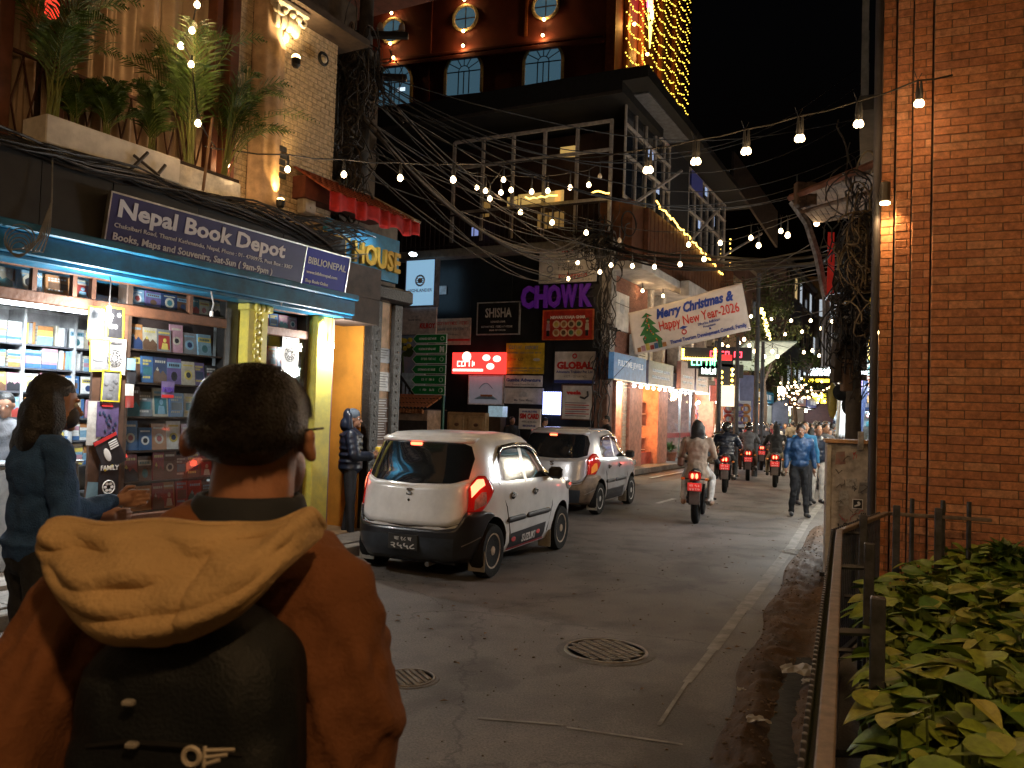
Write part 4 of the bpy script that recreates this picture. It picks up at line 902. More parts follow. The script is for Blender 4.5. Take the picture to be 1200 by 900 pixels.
# glazed grid of the second storey front
gz_0, gz_1 = WH+1.35, 10.35
gx_0 = BF.at(532, 200)[0]
for x in [gx_0+(-gx_0-.1)*k/5 for k in range(6)]: bx('window_post', b2, frame_m, x-.05, x+.05, -.05, .05, gz_0-.8, gz_1, c=.01)
for z in (gz_1, gz_1-.85, gz_1-2.3): bx('window_rail', b2, frame_m, gx_0, -.05, -.04, .04, z-.05, z+.05, c=.01)
bx('room_back', b2, M('warm_dark_room', (.10, .045, .03), .8), gx_0, 0, 1.7, 1.75, WH+.25, 10.6)
wg = noimp(M('warm_room_light', (.8, .6, .3), .5, emit=(1, .62, .18), es=.45, var=0)); yg = noimp(M('yellow_light', (.8, .6, .1), .5, emit=(1, .72, .10), es=3, var=0))
for px, py, w_, h_, m_ in ((665, 178, .5, .35, wg), (632, 232, 1.5, .35, wg), (655, 232, .3, .5, wg), (600, 236, .35, .3, wg), (645, 258, .9, .5, M('dim_window', (.3, .2, .1), .5, emit=(1, .55, .15), es=.18, var=0)), (570, 245, .25, .5, M('dim_window')), (558, 271, .35, .28, M('blue_window', (.3, .3, .5), .5, emit=(.4, .5, 1), es=.5, var=0))):
    t, h = BF.at(px, py, -1.0); bx('lit_window', b2, m_, t-w_/2, t+w_/2, 1.0, 1.04, h-h_/2, h+h_/2)
# dark roof of the top storey
rk = M('black_roof', (.010, .009, .009), .8)
RZ = BF.at(590, 104, 1)[1]; bx('roof', b2, rk, BF.at(402, 140)[0]-6, .55, -1.0, 3, 10.75, RZ); bx('roof_edge', b2, M('roof_trim', (.05, .04, .035), .8), BF.at(402, 140)[0]-6, .55, -1.02, -1.001, 10.70, 10.8)
# pieces of roof line lit from below
# ---- signs on the front
def board(px0, py0, px1, py1, name, label, m_, d=.12, edge=None, lines=(), cat='sign', extra=None, frame=BF, th=.06):
    t0, _ = frame.at(px0, (py0+py1)/2, d); t1, _ = frame.at(px1, (py0+py1)/2, d); h1 = frame.at((px0+px1)/2, py0, d)[1]; h0 = frame.at((px0+px1)/2, py1, d)[1]
    w_, h_ = t1-t0, h1-h0; o = on(frame, name, label, cat, t0, d, h0); bx('board', o, m_, 0, w_, 0, th, 0, h_)
    if edge:
        e = .035
        for a in ((-e, w_+e, -.02, th, -e, 0), (-e, w_+e, -.02, th, h_, h_+e), (-e, 0, -.02, th, .0, h_), (w_, w_+e, -.02, th, 0, h_)): bx('edge', o, edge, *a)
    for (s, x, z, sz, m2, wf, bo) in lines: text(o, s, x*w_, z*h_, sz*h_, m2, y=-.006, width=wf*w_ if wf else None, bold=bo, align='CENTER')
    if extra: extra(o, w_, h_)
    return o
def marks(o, x0, x1, z0, z1, m_, y=-.008, seed=0):      # print too small to read in the photograph: rows of little strokes
    q_ = random.Random(seed); b = MB().mat(m_); h_ = z1-z0; x = x0
    while x < x1-h_*.4:
        w_ = h_*q_.uniform(.35, .7)
        if q_.random() > .14:
            b.box(x, x+h_*.14, y, -.001, z0, z1)
            if q_.random() < .7: b.box(x+h_*.14, x+w_, y, -.001, z1-h_*.18, z1)
            if q_.random() < .6: b.box(x+h_*.14, x+w_, y, -.001, z0, z0+h_*.18)
            if q_.random() < .5: b.box(x+w_-h_*.14, x+w_, y, -.001, z0+h_*.18, z1-h_*.18)
        x += w_+h_*.22
    o2 = b.build('print', o); o2['kind'] = 'stuff'; return o2
def mk(*rows): return lambda o, w_, h_: [marks(o, w_*(.5-a/2), w_*(.5+a/2), h_*z, h_*(z+s_), m_, seed=i) for i, (a, z, s_, m_) in enumerate(rows)]
def E(name, col, es): return noimp(M(name, tuple(min(1, c) for c in col), .5, emit=col, es=es, var=0))
gy = M('print_grey', (.2, .2, .22), .6, var=0); brd = M('board_white', (.62, .58, .55), .5, var=.2, scale=2.5)
def highl(o, w_, h_):
    b = MB().mat(M('print_blue', (.05, .25, .45), .5, var=0)); b.torus((w_/2, -.008, h_*.55), .16, .03, n=18, m_=4); b.ball((w_/2, -.006, h_*.55), (.09, .01, .09), 8, 6)
    for k in (-1, 0, 1): b.box(w_/2-.12, w_/2+.12, -.012, -.004, h_*.55+k*.06-.012, h_*.55+k*.06+.012)
    b.build('emblem', o)
board(476, 305, 509, 358, 'lightbox_sign', 'tall pale blue lit HIGHLANDER sign box left of the black wall', E('lightbox_blue', (.30, .55, .78), .75), d=.9, edge=M('box_frame', (.25, .25, .28), .4, .5), lines=[('HIGHLANDER', .5, .30, .10, M('print_blue'), .86, .02)], extra=highl, th=.25)
lamp('SPOT', 'sign_spot', (.5, -.5, 0), 1, (.8, .92, 1), .03, None)
bpy.data.objects.remove(bpy.data.objects['sign_spot'])
board(462, 360, 511, 392, 'banner_sign', 'pinkish white KILROY banner left of the black wall', M('banner_pink', (.50, .42, .40), .6), d=.6, lines=[('KILROY', .8, .22, .26, ink_r, .36, .03)], extra=mk((.2, .62, .07, gy), (.3, .5, .07, gy)))
board(511, 373, 551, 404, 'adventure_sign', 'beige travel sign with three red text lines beside the green arrows', M('board_beige', (.50, .43, .34), .6), extra=lambda o, w_, h_: (bx('red_line', o, ink_r, 0, w_, -.012, -.001, h_*.14, h_*.22), mk((.92, .76, .11, ink_r), (.92, .54, .10, gy), (.8, .36, .05, gy))(o, w_, h_)))
board(560, 355, 608, 391, 'shisha_sign', 'black SHISHA sign with a thin pale border', M('sign_black', (.02, .02, .02), .3), edge=M('thin_grey', (.30, .29, .27), .5), lines=[('SHISHA', .5, .54, .42, M('letter_grey', (.52, .48, .42), .5), .64, .02), ('LOUNGE & BAR', .5, .36, .09, M('letter_grey'), .35, .01)], extra=lambda o, w_, h_: mk((.8, .2, .06, M('letter_grey')), (.4, .09, .05, M('letter_grey')))(o, w_, h_))
def gobey(o, w_, h_):
    b = MB().mat(M('print_blue')); b.torus((w_*.2, -.008, h_*.62), .1, .03, n=14, m_=4); b.ball((w_*.2, -.006, h_*.62), (.06, .01, .06), 8, 6); b.build('emblem', o)
    b = MB().mat(gy); b.torus((w_*.2, -.008, h_*.4), .09, .025, n=14, m_=4); b.tube([(w_*.25, -.01, h_*.25), (w_*.16, -.01, h_*.18), (w_*.24, -.01, h_*.12)], .02, 4); b.build('emblem', o); marks(o, w_*.4, w_*.62, h_*.85, h_*.95, ink_r, seed=1); marks(o, w_*.34, w_*.5, h_*.48, h_*.56, ink, seed=2); marks(o, w_*.34, w_*.82, h_*.35, h_*.44, ink, seed=3); marks(o, w_*.75, w_*.95, h_*.05, h_*.09, gy, seed=4)
board(632, 289, 699, 331, 'brand_banner', 'large white banner ending in go beyond above the purple letters', brd, lines=[('HIGHLANDER', .60, .64, .15, M('print_blue'), .5, .02), ('go beyond', .6, .14, .2, ink_r, .5, .01)], extra=gobey, d=.2)
pur = M('purple_letter', (.13, .03, .26), .4, emit=(.25, .03, .55), es=.07, var=0)
ch = on(BF, 'letter_sign', 'big purple CHOWK letters fixed to the black wall', 'sign', BF.at(611, 348, .15)[0], .15, BF.at(650, 359, .15)[1])
wch = BF.at(694, 345, .15)[0]-BF.at(611, 345, .15)[0]; x = 0
for c_, k in zip('CHOWK', (.19, .19, .2, .24, .18)): text(ch, c_, x, 0, .88, pur, y=0, width=wch*k*.93, bold=.04, ext=.05, name='letter'); x += wch*k
bx('letter_rail', ch, M('rail_dark', (.05, .04, .05), .5), 0, wch, .05, .08, .25, .29); bx('letter_rail', ch, M('rail_dark'), 0, wch, .05, .08, .5, .54)
def khaja(o, w_, h_):
    q = random.Random(1); b = MB().mat(M('food_cream', (.62, .50, .34), .5))
    for i in range(4):
        for j in range(2): b.lathe([(0, 0), (w_*.075, 0), (w_*.075, .01)], 12, Matrix.Translation((w_*(.27+.155*i), -.001, h_*(.22+.30*j))) @ Matrix.Rotation(math.pi/2, 4, 'X'))
    b.build('dishes', o); b = MB()
    for i in range(4):
        for j in range(2): b.mat([PM['orange'], PM['brown'], PM['green'], PM['yellow']][(i+j*3) % 4]); b.lathe([(0, 0), (w_*.045, 0), (w_*.045, .004)], 10, Matrix.Translation((w_*(.27+.155*i), -.0125, h_*(.22+.30*j))) @ Matrix.Rotation(math.pi/2, 4, 'X'))
    b.build('food', o)
    for x in (.1, .9):
        b = MB().mat(PM['cream']); b.ball((w_*x, -.01, h_*.62), (w_*.03, .01, h_*.07), 8, 6); b.mat(PM['brown']).ball((w_*x, -.008, h_*.68), (w_*.04, .012, h_*.06), 8, 6); b.mat(PM['pink'] if x < .5 else PM['cream']).prism([(w_*(x-.04), h_*.3), (w_*(x+.04), h_*.3), (w_*(x+.03), h_*.55), (w_*(x-.03), h_*.55)], -.012, -.002); b.mat(PM['black']).box(w_*(x-.03), w_*(x+.03), -.012, -.002, h_*.1, h_*.3); b.build('figure', o)
board(637, 364, 694, 397, 'menu_sign', 'red NEWARI KHAJA GHAR sign with round food pictures', M('sign_red', (.42, .03, .02), .4), edge=M('orange_edge', (.5, .1, .03), .5), lines=[('NEWARI KHAJA GHAR', .5, .72, .14, ink_w, .72, .04)], extra=khaja)
board(593, 402, 637, 438, 'cargo_sign', 'yellow cargo and travel sign in the middle of the black wall', M('board_yellow', (.60, .40, .03), .45, var=.25, scale=3), lines=[('EXPORT', .68, .80, .15, gy, .35, .03)], extra=lambda o, w_, h_: (marks(o, w_*.08, w_*.44, h_*.81, h_*.92, gy), mk((.9, .66, .05, gy), (.9, .16, .04, gy), (.8, .08, .04, gy))(o, w_, h_), marks(o, w_*.06, w_*.28, h_*.43, h_*.5, ink_r), marks(o, w_*.34, w_*.5, h_*.43, h_*.52, ink), MB().mat(M('print_blue')).ball((w_*.82, -.006, h_*.46), (w_*.1, .008, h_*.05), 8, 5).build('emblem', o)))
def redfood(o, w_, h_):
    b = MB().mat(E('food_glow', (1, .75, .6), 2.2)); b.lathe([(0, 0), (.16, 0), (.16, .01)], 14, Matrix.Translation((w_*.28, -.001, h_*.8)) @ Matrix.Rotation(math.pi/2, 4, 'X'))
    for x, z in ((.66, .75), (.86, .7), (.74, .35)): b.ball((w_*x, -.004, h_*z), (.14, .01, .10), 10, 6)
    b.build('food_pictures', o)
board(530, 413, 591, 438, 'lit_food_sign', 'glowing red lit restaurant sign with white letters', E('sign_red_lit', (1, .05, .04), 1.5), d=.35, extra=lambda o, w_, h_: (redfood(o, w_, h_), marks(o, w_*.1, w_*.48, h_*.34, h_*.6, E('letter_lit', (1, .92, .75), 3)), bx('white_line', o, MATS['letter_lit'], w_*.02, w_*.6, -.01, -.001, h_*.12, h_*.22)), th=.15)
def boat(o, w_, h_):
    b = MB().mat(PM['sky blue']); b.tube([(w_*(.3+.4*k/8), -.006, h_*(.55+.2*math.sin(k*math.pi/8))) for k in range(9)], .012, 4); b.prism([(w_*.15, h_*.16), (w_*.85, h_*.16), (w_*.7, h_*.3), (w_*.3, h_*.26)], -.01, -.001); b.mat(PM['orange']).box(w_*.35, w_*.7, -.012, -.001, h_*.26, h_*.33); b.build('picture', o)
board(550, 441, 589, 473, 'lake_sign', 'pale square sign with a small blue lake picture', M('board_pale', (.52, .56, .62), .5, emit=(.6, .7, .9), es=.08, var=.05), extra=boat, edge=M('thin_white', (.6, .6, .6), .5))
board(592, 440, 635, 453, 'gumba_sign', 'white strip sign reading Gumba Adventure', brd, lines=[('Gumba Adventure', .5, .45, .42, ink_b, .94, .03), ('Tours & Travels Pvt. Ltd', .5, .12, .22, gy, .6, .01)])
board(592, 456, 635, 472, 'menu_board', 'white sign with a dark arch emblem and Me Time Menu', brd, lines=[('Me Time Menu', .5, .1, .26, gy, .5, .02)], extra=lambda o, w_, h_: MB().mat(M('print_navy', (.03, .06, .16), .5)).prism([(w_*.38, h_*.45)]+[(w_*.5-math.cos(k*math.pi/8)*w_*.12, h_*.45+math.sin(k*math.pi/8)*h_*.4) for k in range(9)], -.01, -.001).build('emblem', o), edge=M('print_navy'))
def glob(o, w_, h_): marks(o, w_*.47, w_*.85, h_*.18, h_*.24, gy); bx('blue_band', o, ink_b, 0, w_, -.012, -.001, 0, h_*.1); MB().mat(ink_r).torus((w_*.5, -.008, h_*.86), .06, .02, n=12, m_=4).build('emblem', o)
board(650, 412, 697, 449, 'global_sign', 'white GLOBAL trekking sign with big red letters', M('board_white2', (.66, .62, .60), .5, var=.18, scale=2), lines=[('GLOBAL', .5, .46, .30, ink_r, .9, .06), ('Adventure Trekking Pvt. Ltd', .5, .32, .11, ink_b, .9, .03), ('+977 -', .34, .17, .12, gy, .2, .01)], extra=glob, d=.2)
def veela(o, w_, h_):
    for i in range(7): bx('text_line', o, ink_r if i % 2 else gy, w_*.1, w_*(.9 if i % 2 else .8), -.008, -.001, h_*(.08+i*.065), h_*(.105+i*.065))
    MB().mat(ink).tube([(w_*.6, -.01, h_*.66), (w_*.75, -.01, h_*.62), (w_*.86, -.01, h_*.7), (w_*.84, -.01, h_*.84)], .03, 5).build('emblem', o)
board(659, 452, 694, 491, 'veela_sign', 'white sign with red veela lettering and printed list below GLOBAL', M('board_white2'), lines=[('veela', .38, .74, .16, ink_r, .5, .06)], extra=veela, d=.25, edge=M('brown_edge', (.12, .05, .03), .6))
def dots(o, w_, h_):
    b = MB().mat(E('dot_white', (.75, .8, 1), 4))
    for i in range(8):
        for j in range(11): b.ball((w_*(i+.5)/8, -.012, h_*(j+.5)/11), .022, 6, 4)
    b.build('dots', o)['kind'] = 'stuff'
board(636, 459, 658, 486, 'led_panel', 'bright blue white dotted LED panel in the shop doorway', E('led_blue', (.35, .42, 1), 1.8), d=.22, extra=dots)
board(608, 479, 633, 503, 'sim_sign', 'white SIM CARD street sign leaning by the stall', M('board_white2'), d=2.2, lines=[('SIM CARD', .5, .52, .34, ink_r, .9, .05), ('AVAILABLE HERE', .5, .82, .12, ink_b, .7, .03), ('NTC & NCELL', .5, .32, .13, gy, .7, .03), ('RECHARGE', .5, .12, .13, ink_b, .6, .03)])
# white smear of torn poster
board(514, 335, 523, 345, 'torn_poster', 'scrap of torn white poster on the black wall', M('torn_white', (.6, .6, .6), .7), d=.05, cat='poster', th=.01)
# big flower poster and stair on the left
def flower(o, w_, h_):
    q = random.Random(6); b = MB().mat(M('flower_yellow', (.55, .42, .04), .5)); [b.ball((w_*q.uniform(.15, .6), -.01, h_*q.uniform(.55, .95)), (.10, .02, .08), 8, 5) for _ in range(7)]
    b.mat(M('leaf_print', (.05, .07, .02), .6)); [b.ball((w_*q.uniform(.02, .6), -.008, h_*q.uniform(.38, .8)), (.13, .012, .09), 8, 5) for _ in range(14)]; b.tube([(w_*.35, -.01, 0), (w_*.3, -.01, h_*.5)], .03, 5); b.build('picture', o)
board(460, 393, 500, 437, 'flower_poster', 'large poster of yellow flowers over a blue and pink sky', M('sky_print', (.10, .22, .38), .6, var=.39, scale=.6, col2=(.40, .25, .28)), d=.7, extra=flower, cat='poster')
board(470, 437, 497, 462, 'pale_poster', 'pale blue white poster behind the stair railing', M('pale_print', (.42, .50, .58), .6), d=.65, cat='poster')
st_ = on(BF, 'stair_railing', 'black stair railing sloping down beside the flower poster', 'railing', BF.at(462, 430, 1.2)[0], 1.2, 2.0)
MB().mat(black_metal).tube([(-.3, 0, 1.35), (1.0, 0, -.1)], .04, 6).build('handrail', st_)
for k in range(9): x = -.25+k*.14; MB().mat(black_metal).tube([(x, 0, -.9), (x, 0, 1.30-(x+.3)*1.11)], .02, 5).build('bar', st_)
# ---- tiled little hut
ht_ = on(BF, 'tiled_hut', 'small pale booth with a sloping orange tiled roof', 'booth', BF.at(453, 480, 3)[0], 3, 0)
hw = BF.at(503, 480, 3)[0]-BF.at(453, 480, 3)[0]; hb, htp = BF.at(480, 480, 3)[1], BF.at(480, 462, 3)[1]
bx('body', ht_, M('hut_plaster', (.50, .34, .24), .8), .05, hw-.05, 0, .9, 0, hb, c=.01); bx('slot', ht_, M('dark_slot', (.06, .05, .05), .7), .45, 1.4, -.012, -.001, hb-.62, hb-.3)
tl = M('orange_tile', (.40, .15, .05), .7, var=.25, scale=20)
b = MB().mat(tl); 
for k in range(6): a0, a1 = math.pi*k/6, math.pi*(k+1)/6; b.quad((-.06*math.cos(a0), 0, .04*math.sin(a0)), (-.06*math.cos(a1), 0, .04*math.sin(a1)), (-.06*math.cos(a1), .3, .03*math.sin(a1)), (-.06*math.cos(a0), .3, .03*math.sin(a0)))
tme2 = b.mesh('roof_tile')
bx('roof_deck', ht_, dark_wood, -.02, hw+.02, -.2, .9, hb-.0, hb+.03)
for i in range(int(hw/.12)+1):
    for j in range(3): o = link('roof_tile', tme2, ht_, (.02+i*.12, -.22+j*.3, hb+.05+j*.13)); o.rotation_euler = (R(24), 0, 0)
b = MB().mat(tl)
for i in range(int(hw/.1)): b.bbox(i*.1+.01, i*.1+.07, -.24, -.14, hb-.1, hb+.03, c=.01)
b.build('eave_tiles', ht_)['kind'] = 'stuff'
for px, lab in ((476, 'left carved booth'),): pass
o = on(BF, 'stall_cabinet', 'low wooden stall cabinet with carved doors below the black wall', 'cabinet', BF.at(524, 490, 2.2)[0], 2.2, 0)
tw = BF.at(569, 490, 2.2)[0]-BF.at(524, 490, 2.2)[0]; th_ = BF.at(545, 483, 2.2)[1]
bx('body', o, M('light_wood', (.36, .22, .10), .6, bump=.3), 0, tw, 0, .6, 0, th_, c=.02)
for k in range(2): bx('door', o, M('light_wood2', (.42, .27, .13), .6), .08+k*tw/2, tw/2-.06+k*tw/2, -.02, -.001, .3, th_-.1, c=.01); MB().mat(brown_wood).ball((.08+k*tw/2+tw*.2, -.02, th_-.35), (.08, .02, .05), 8, 5).build('carving', o)
o = on(BF, 'glass_box', 'small pale glass box standing on the stall cabinet', 'box', BF.at(572, 490, 2.0)[0], 2.0, 0)
bx('stand', o, dark_wood, 0, .4, 0, .3, 0, th_-.1); bx('case', o, M('case_blue', (.40, .52, .58), .3, emit=(.5, .75, .9), es=.3), 0, .45, 0, .3, th_-.099, th_+.2)
# ---- green arrow signs on post
gp = on(BF, 'direction_sign', 'post of six green arrow signs pointing left', 'sign', BF.at(523, 420, 3.6)[0], 3.6, 0)
MB().mat(M('post_green', (.02, .08, .05), .4, .3)).cyl((-.08, .05, 0), (-.08, .05, BF.at(523, 391, 3.6)[1]), .05, 10).build('post', gp)
grn = M('arrow_green', (.01, .22, .055), .35, var=.1); words_ = ['KATHMANDU GUEST HOUSE', 'MUSEUM OF NEPALI ART', '', 'KATHMANDU ART HOUSE', '', '']
aw = BF.at(527.5, 420, 3.6)[0]-BF.at(487, 420, 3.6)[0]
for k in range(6):
    z1_ = BF.at(525, 391+k*12.2, 3.6)[1]; hh = .255; ar = MB().mat(ink_w)
    ar.prism([(-aw, z1_-hh/2), (-aw+.13, z1_-hh), (.0, z1_-hh), (0, z1_), (-aw+.13, z1_)], -.004, .012); ar.mat(grn).prism([(-aw+.03, z1_-hh/2), (-aw+.14, z1_-hh+.018), (-.018, z1_-hh+.018), (-.018, z1_-.018), (-aw+.14, z1_-.018)], -.012, -.0045)
    ar.build('arrow_panel', gp); text(gp, words_[k], -aw*.55, z1_-hh*.62, .085, ink_w, y=-.014, width=aw*.5, align='CENTER', bold=.02) if words_[k] else marks(gp, -aw*.72, -aw*.3, z1_-hh*.58, z1_-hh*.36, ink_w, y=-.016, seed=k)
    if k == 1: text(gp, 'M', -.14, z1_-hh*.8, .2, ink_w, y=-.014, width=.14, align='CENTER', bold=.07)
    else: MB().mat(M('emblem_pale', (.35, .45, .35), .5)).torus((-.14, -.014, z1_-hh/2), .055, .012, n=12, m_=4).build('emblem', gp)
# ================================================================ SIDE OF THE CORNER BUILDING (along the street)
b3 = on(BS, 'shop_row_building', 'brick shop building along the street with white soffit and glazed top floor', 'building')
LB = 12.6
brick_wall(b3, .35, 3.6, 3.35, 5.9, .24, .075, side_brick, mortar, y=.05, vis=None, seed=31, dep=.05, back=True)
brick_wall(b3, 3.6, LB, 3.35, 5.9, .24, .075, side_brick, mortar, y=.5, vis=None, seed=32, dep=.05, back=True)
for t in (4.0, 5.4, 7.4, 9.2, 11.2, LB): bx('white_column', b3, M('column_white', (.50, .47, .43), .7, var=.2), t-.16, t+.16, -.0, .45, 3.3, 5.95, c=.02)
bx('soffit', b3, M('soffit_white', (.52, .48, .44), .7, var=.2, scale=2), 0, LB+.3, -.95, .6, 5.95, 6.2, c=.02)
bx('soffit_step', b3, M('soffit_white'), 3.9, LB+.35, -1.25, -.951, 5.72, 6.22, c=.02)
cor = M('rust_cladding', (.15, .055, .025), .55, .2)
for i in range(58): o = bx('cladding_strip', b3, cor, 1.2+i*.2, 1.2+i*.2+.19, -.7-(.012 if i % 2 else 0), -.55, 6.25, 8.0)
bx('cladding_core', b3, cor, .2, LB+.3, -.54, .5, 6.21, 8.02)
# glazed storey
gb = M('dark_glass', (.02, .025, .035), .08, var=0, spec=.8)
for t0_, t1_, z0_, z1_ in ((.0, 4.4, 8.03, 10.9), (6.8, LB, 8.03, 10.9)):
    bx('glazing', b3, gb, t0_, t1_, -.3, -.27, z0_, z1_)
    for k in range(int((t1_-t0_)/.95)+2): t = min(t1_, t0_+k*.95); bx('window_post', b3, frame_m, t-.045, t+.045, -.36, -.301, z0_, z1_, c=.01)
    for z in (z0_+.05, z0_+1.3, z1_-.7, z1_-.05): bx('window_rail', b3, frame_m, t0_, t1_, -.385, -.302, z-.04, z+.04, c=.01)
bx('panel', b3, M('dark_grey_panel', (.035, .035, .04), .6), 4.45, 6.75, -.35, .2, 8.03, 11.4)
for t, z, w_, h_ in ((2.2, 9.9, .5, .25), (9.3, 10.5, .35, .35), (10.6, 9.6, .3, .4), (3.1, 9.0, .3, .2), (8.4, 9.0, .25, .3)): bx('lit_window', b3, E('pane_blue', (.5, .65, 1), .5), t, t+w_, -.312, -.3005, z, z+h_)
bx('blue_panel', b3, M('blue_violet_panel', (.06, .06, .16), .4, emit=(.2, .22, .8), es=.06), 7.0, 8.6, -.39, -.386, 10.2, 10.85)
b = MB().mat(rk); b.prism([(-1.0, RZ-.35), (LB+1.2, 10.95), (LB+1.2, 11.1), (-1.0, RZ-.02)], -1.3, 6); b.build('roof', b3)
bx('underside', b3, M('underside_blue', (.16, .17, .20), .6), .0, 4.4, -1.0, -.27, 11.0, 11.04)
b = MB().mat(M('awning_board', (.05, .035, .03), .7)); b.add([(10.2, -1.2, 11.2), (LB+3.2, -2.0, 9.6), (LB+3.0, -2.0, 11.2), (10.2, -1.2, 12.4), (10.2, -1.1, 11.2), (LB+3.2, -1.9, 9.6), (LB+3.0, -1.9, 11.2), (10.2, -1.1, 12.4)], [(0, 1, 2, 3), (7, 6, 5, 4), (0, 4, 5, 1), (1, 5, 6, 2), (2, 6, 7, 3), (3, 7, 4, 0)]); b.build('roof_board', b3)
for p in (((5.6, -.8, 7.9), (7.6, -1.4, 9.6)), ((9.6, -.8, 8.0), (LB+1.5, -1.6, 9.9)), ((.4, -.6, 8.0), (1.8, -1.5, 9.2))): MB().mat(frame_m).tube(p, .05, 5).build('brace', b3)
# rope light along the balcony edge
rl_ = on(BS, 'rope_light', 'yellow rope light along the rust coloured cladding edge', 'rope light', 0, 0, 0); q = random.Random(8)
P_ = [(1.6+k*.16, -.78+q.uniform(-.04, .04), 8.25-k*.012+q.uniform(-.05, .05)) for k in range(58)]
MB().mat(E('rope_yellow', (1, .62, .12), 5)).tube(P_, .028, 5).build('rope', rl_)
r2 = on(BF, 'rope_light', 'yellow rope light wound on the balcony handrail above the signs', 'rope light', 0, 0, 0)
P_ = [(BF.at(616, 230, .5)[0]+k*.13, -.5+q.uniform(-.03, .03), BF.at(640, 230, .5)[1]+q.uniform(-.04, .04)) for k in range(9)]; MB().mat(MATS['rope_yellow']).tube(P_, .025, 5).build('rope', r2)
P_ = [(BF.at(693, 226, .5)[0]+k*.11, -.5, BF.at(700, 226, .5)[1]+.05*math.sin(k)) for k in range(6)]; MB().mat(MATS['rope_yellow']).tube(P_, .025, 5).build('rope', r2)
r3 = on(BS, 'rope_light', 'vertical yellow fairy lights on the far corner of the rust cladding', 'rope light', LB+.4, .5, 5.3)
for k in range(22): MB().mat(MATS['rope_yellow']).ball((.05*math.sin(k*2.1), 0, k*.2), .035, 6, 4).build('fairy_bulb', r3)
# poster and air conditioner on the side wall
def blue_thing(o, w_, h_): MB().mat(M('print_blue')).ball((w_*.45, -.01, h_*.65), (w_*.2, .012, h_*.2), 8, 6).build('picture', o)
board(722, 344, 737, 388, 'side_poster', 'white poster with a blue picture on the brick side wall', brd, d=.02, frame=BS, extra=blue_thing, cat='poster')
ac = on(BS, 'air_conditioner', 'white air conditioner box on the side wall above the jeweller', 'air conditioner', BS.at(746, 407, .3)[0], .35, BS.at(746, 420, .3)[1])
bx('case', ac, M('ac_white', (.4, .4, .4), .5), 0, .9, -.02, .3, 0, .75, c=.02)
for k in range(8): bx('slat', ac, black_metal, .08, .62, -.032, -.021, .08+k*.08, .11+k*.08)
# ---- ground floor shops
shop_l = M('shop_plaster', (.45, .20, .14), .7)
tt = lambda px, py=500: BS.at(px, py, 0)[0]
e0, e1, e2, e3, e4, e5, e6 = .5, tt(733), tt(748), tt(767), tt(778), tt(809), tt(832)
bx('shop_floor', b3, paver_m, .1, LB, -.6, 3.0, .0, .16); bx('shop_ceiling', b3, M('shop_ceiling'), .3, LB, .0, 3.0, 2.75, 2.85); bx('band', b3, M('band_dark', (.06, .05, .05), .7), .1, LB, -.1, .1, 2.8, 3.34)
E('shop_warm', (1, .78, .45), 1.6); E('shop_orange', (1, .30, .06), .9); E('shop_cool', (.65, .85, 1), 1.0); E('shop_white', (1, .95, .82), 2.6)
bx('shop_back', b3, M('shop_wall_warm', (.75, .62, .42), .8), .4, e1, 1.4, 1.45, .16, 2.75)
bx('shop_back', b3, M('shop_wall_orange', (.65, .22, .06), .8), e2, e3+.3, .9, .95, .16, 2.75)
bx('shop_back', b3, M('shop_wall_cool', (.50, .68, .75), .8), e4+.1, LB, 1.2, 1.25, .16, 2.75)
for a, c in ((.4, .46), (e1, e2), (e3, e4-.0), (e5, e5+.25), (LB-.3, LB)): bx('pier', b3, shop_l, a, c, -.12, 1.4, .0, 2.8, c=.015)
for i in range(26): bx('shutter_slat', b3, M('shutter_pale', (.50, .42, .30), .5, .2), e1-.35, e1-.01, -.02-(.008 if i % 2 else 0), .02, .2+i*.1, .2+i*.1+.09)
for z in (.6, 1.0, 1.4, 1.8, 2.2): bx('glass_shelf', b3, M('shelf_glow', (.8, .5, .3), .3), e2+.05, e3-.05, .3, .8, z, z+.03)
for a, c in ((e4+.1, e4+.16), (e4+1.9, e4+1.96), (e5-.1, e5)): bx('door_frame', b3, steel, a, c, -.04, .03, .16, 2.75)
bx('glass_door', b3, glass, e4+.16, e5-.1, 0, .012, .2, 2.7); bx('red_band', b3, M('door_red', (.30, .03, .05), .4), e4+.16, e5-.1, -.02, -.002, 1.0, 1.18)
bx('low_counter', b3, M('counter_red', (.45, .08, .05), .5), e2, e3, .1, .5, .16, .55)
q = random.Random(77); b = MB()
for i in range(90): b.mat(PM[q.choice(CN)]); x, z = q.uniform(e5+.2, LB), q.uniform(.4, 2.4); b.bbox(x, x+.16, .5, .62, z, z+.2, c=.02)
b.build('goods', b3)['kind'] = 'stuff'
b = MB().mat(M('gold_goods', (.75, .5, .2), .25, .8))
for i in range(70): z = q.choice((.64, 1.04, 1.44, 1.84)); b.ball((q.uniform(e2+.1, e3-.1), q.uniform(.4, .7), z+.05), (.04, .04, .06), 6, 5)
b.build('jewellery', b3)['kind'] = 'stuff'
ls = [(1.3, .6, 2.6, 330, (1, .88, .62)), (e2+.7, .45, 2.5, 200, (1, .42, .13)), (e2+.7, .45, 1.2, 70, (1, .45, .13)), (e4+1.2, .6, 2.55, 280, (.65, .86, 1)), (e5+1.5, .25, 2.3, 260, (1, .9, .8)), (LB-1.2, .3, 2.4, 90, (1, .6, .4))]
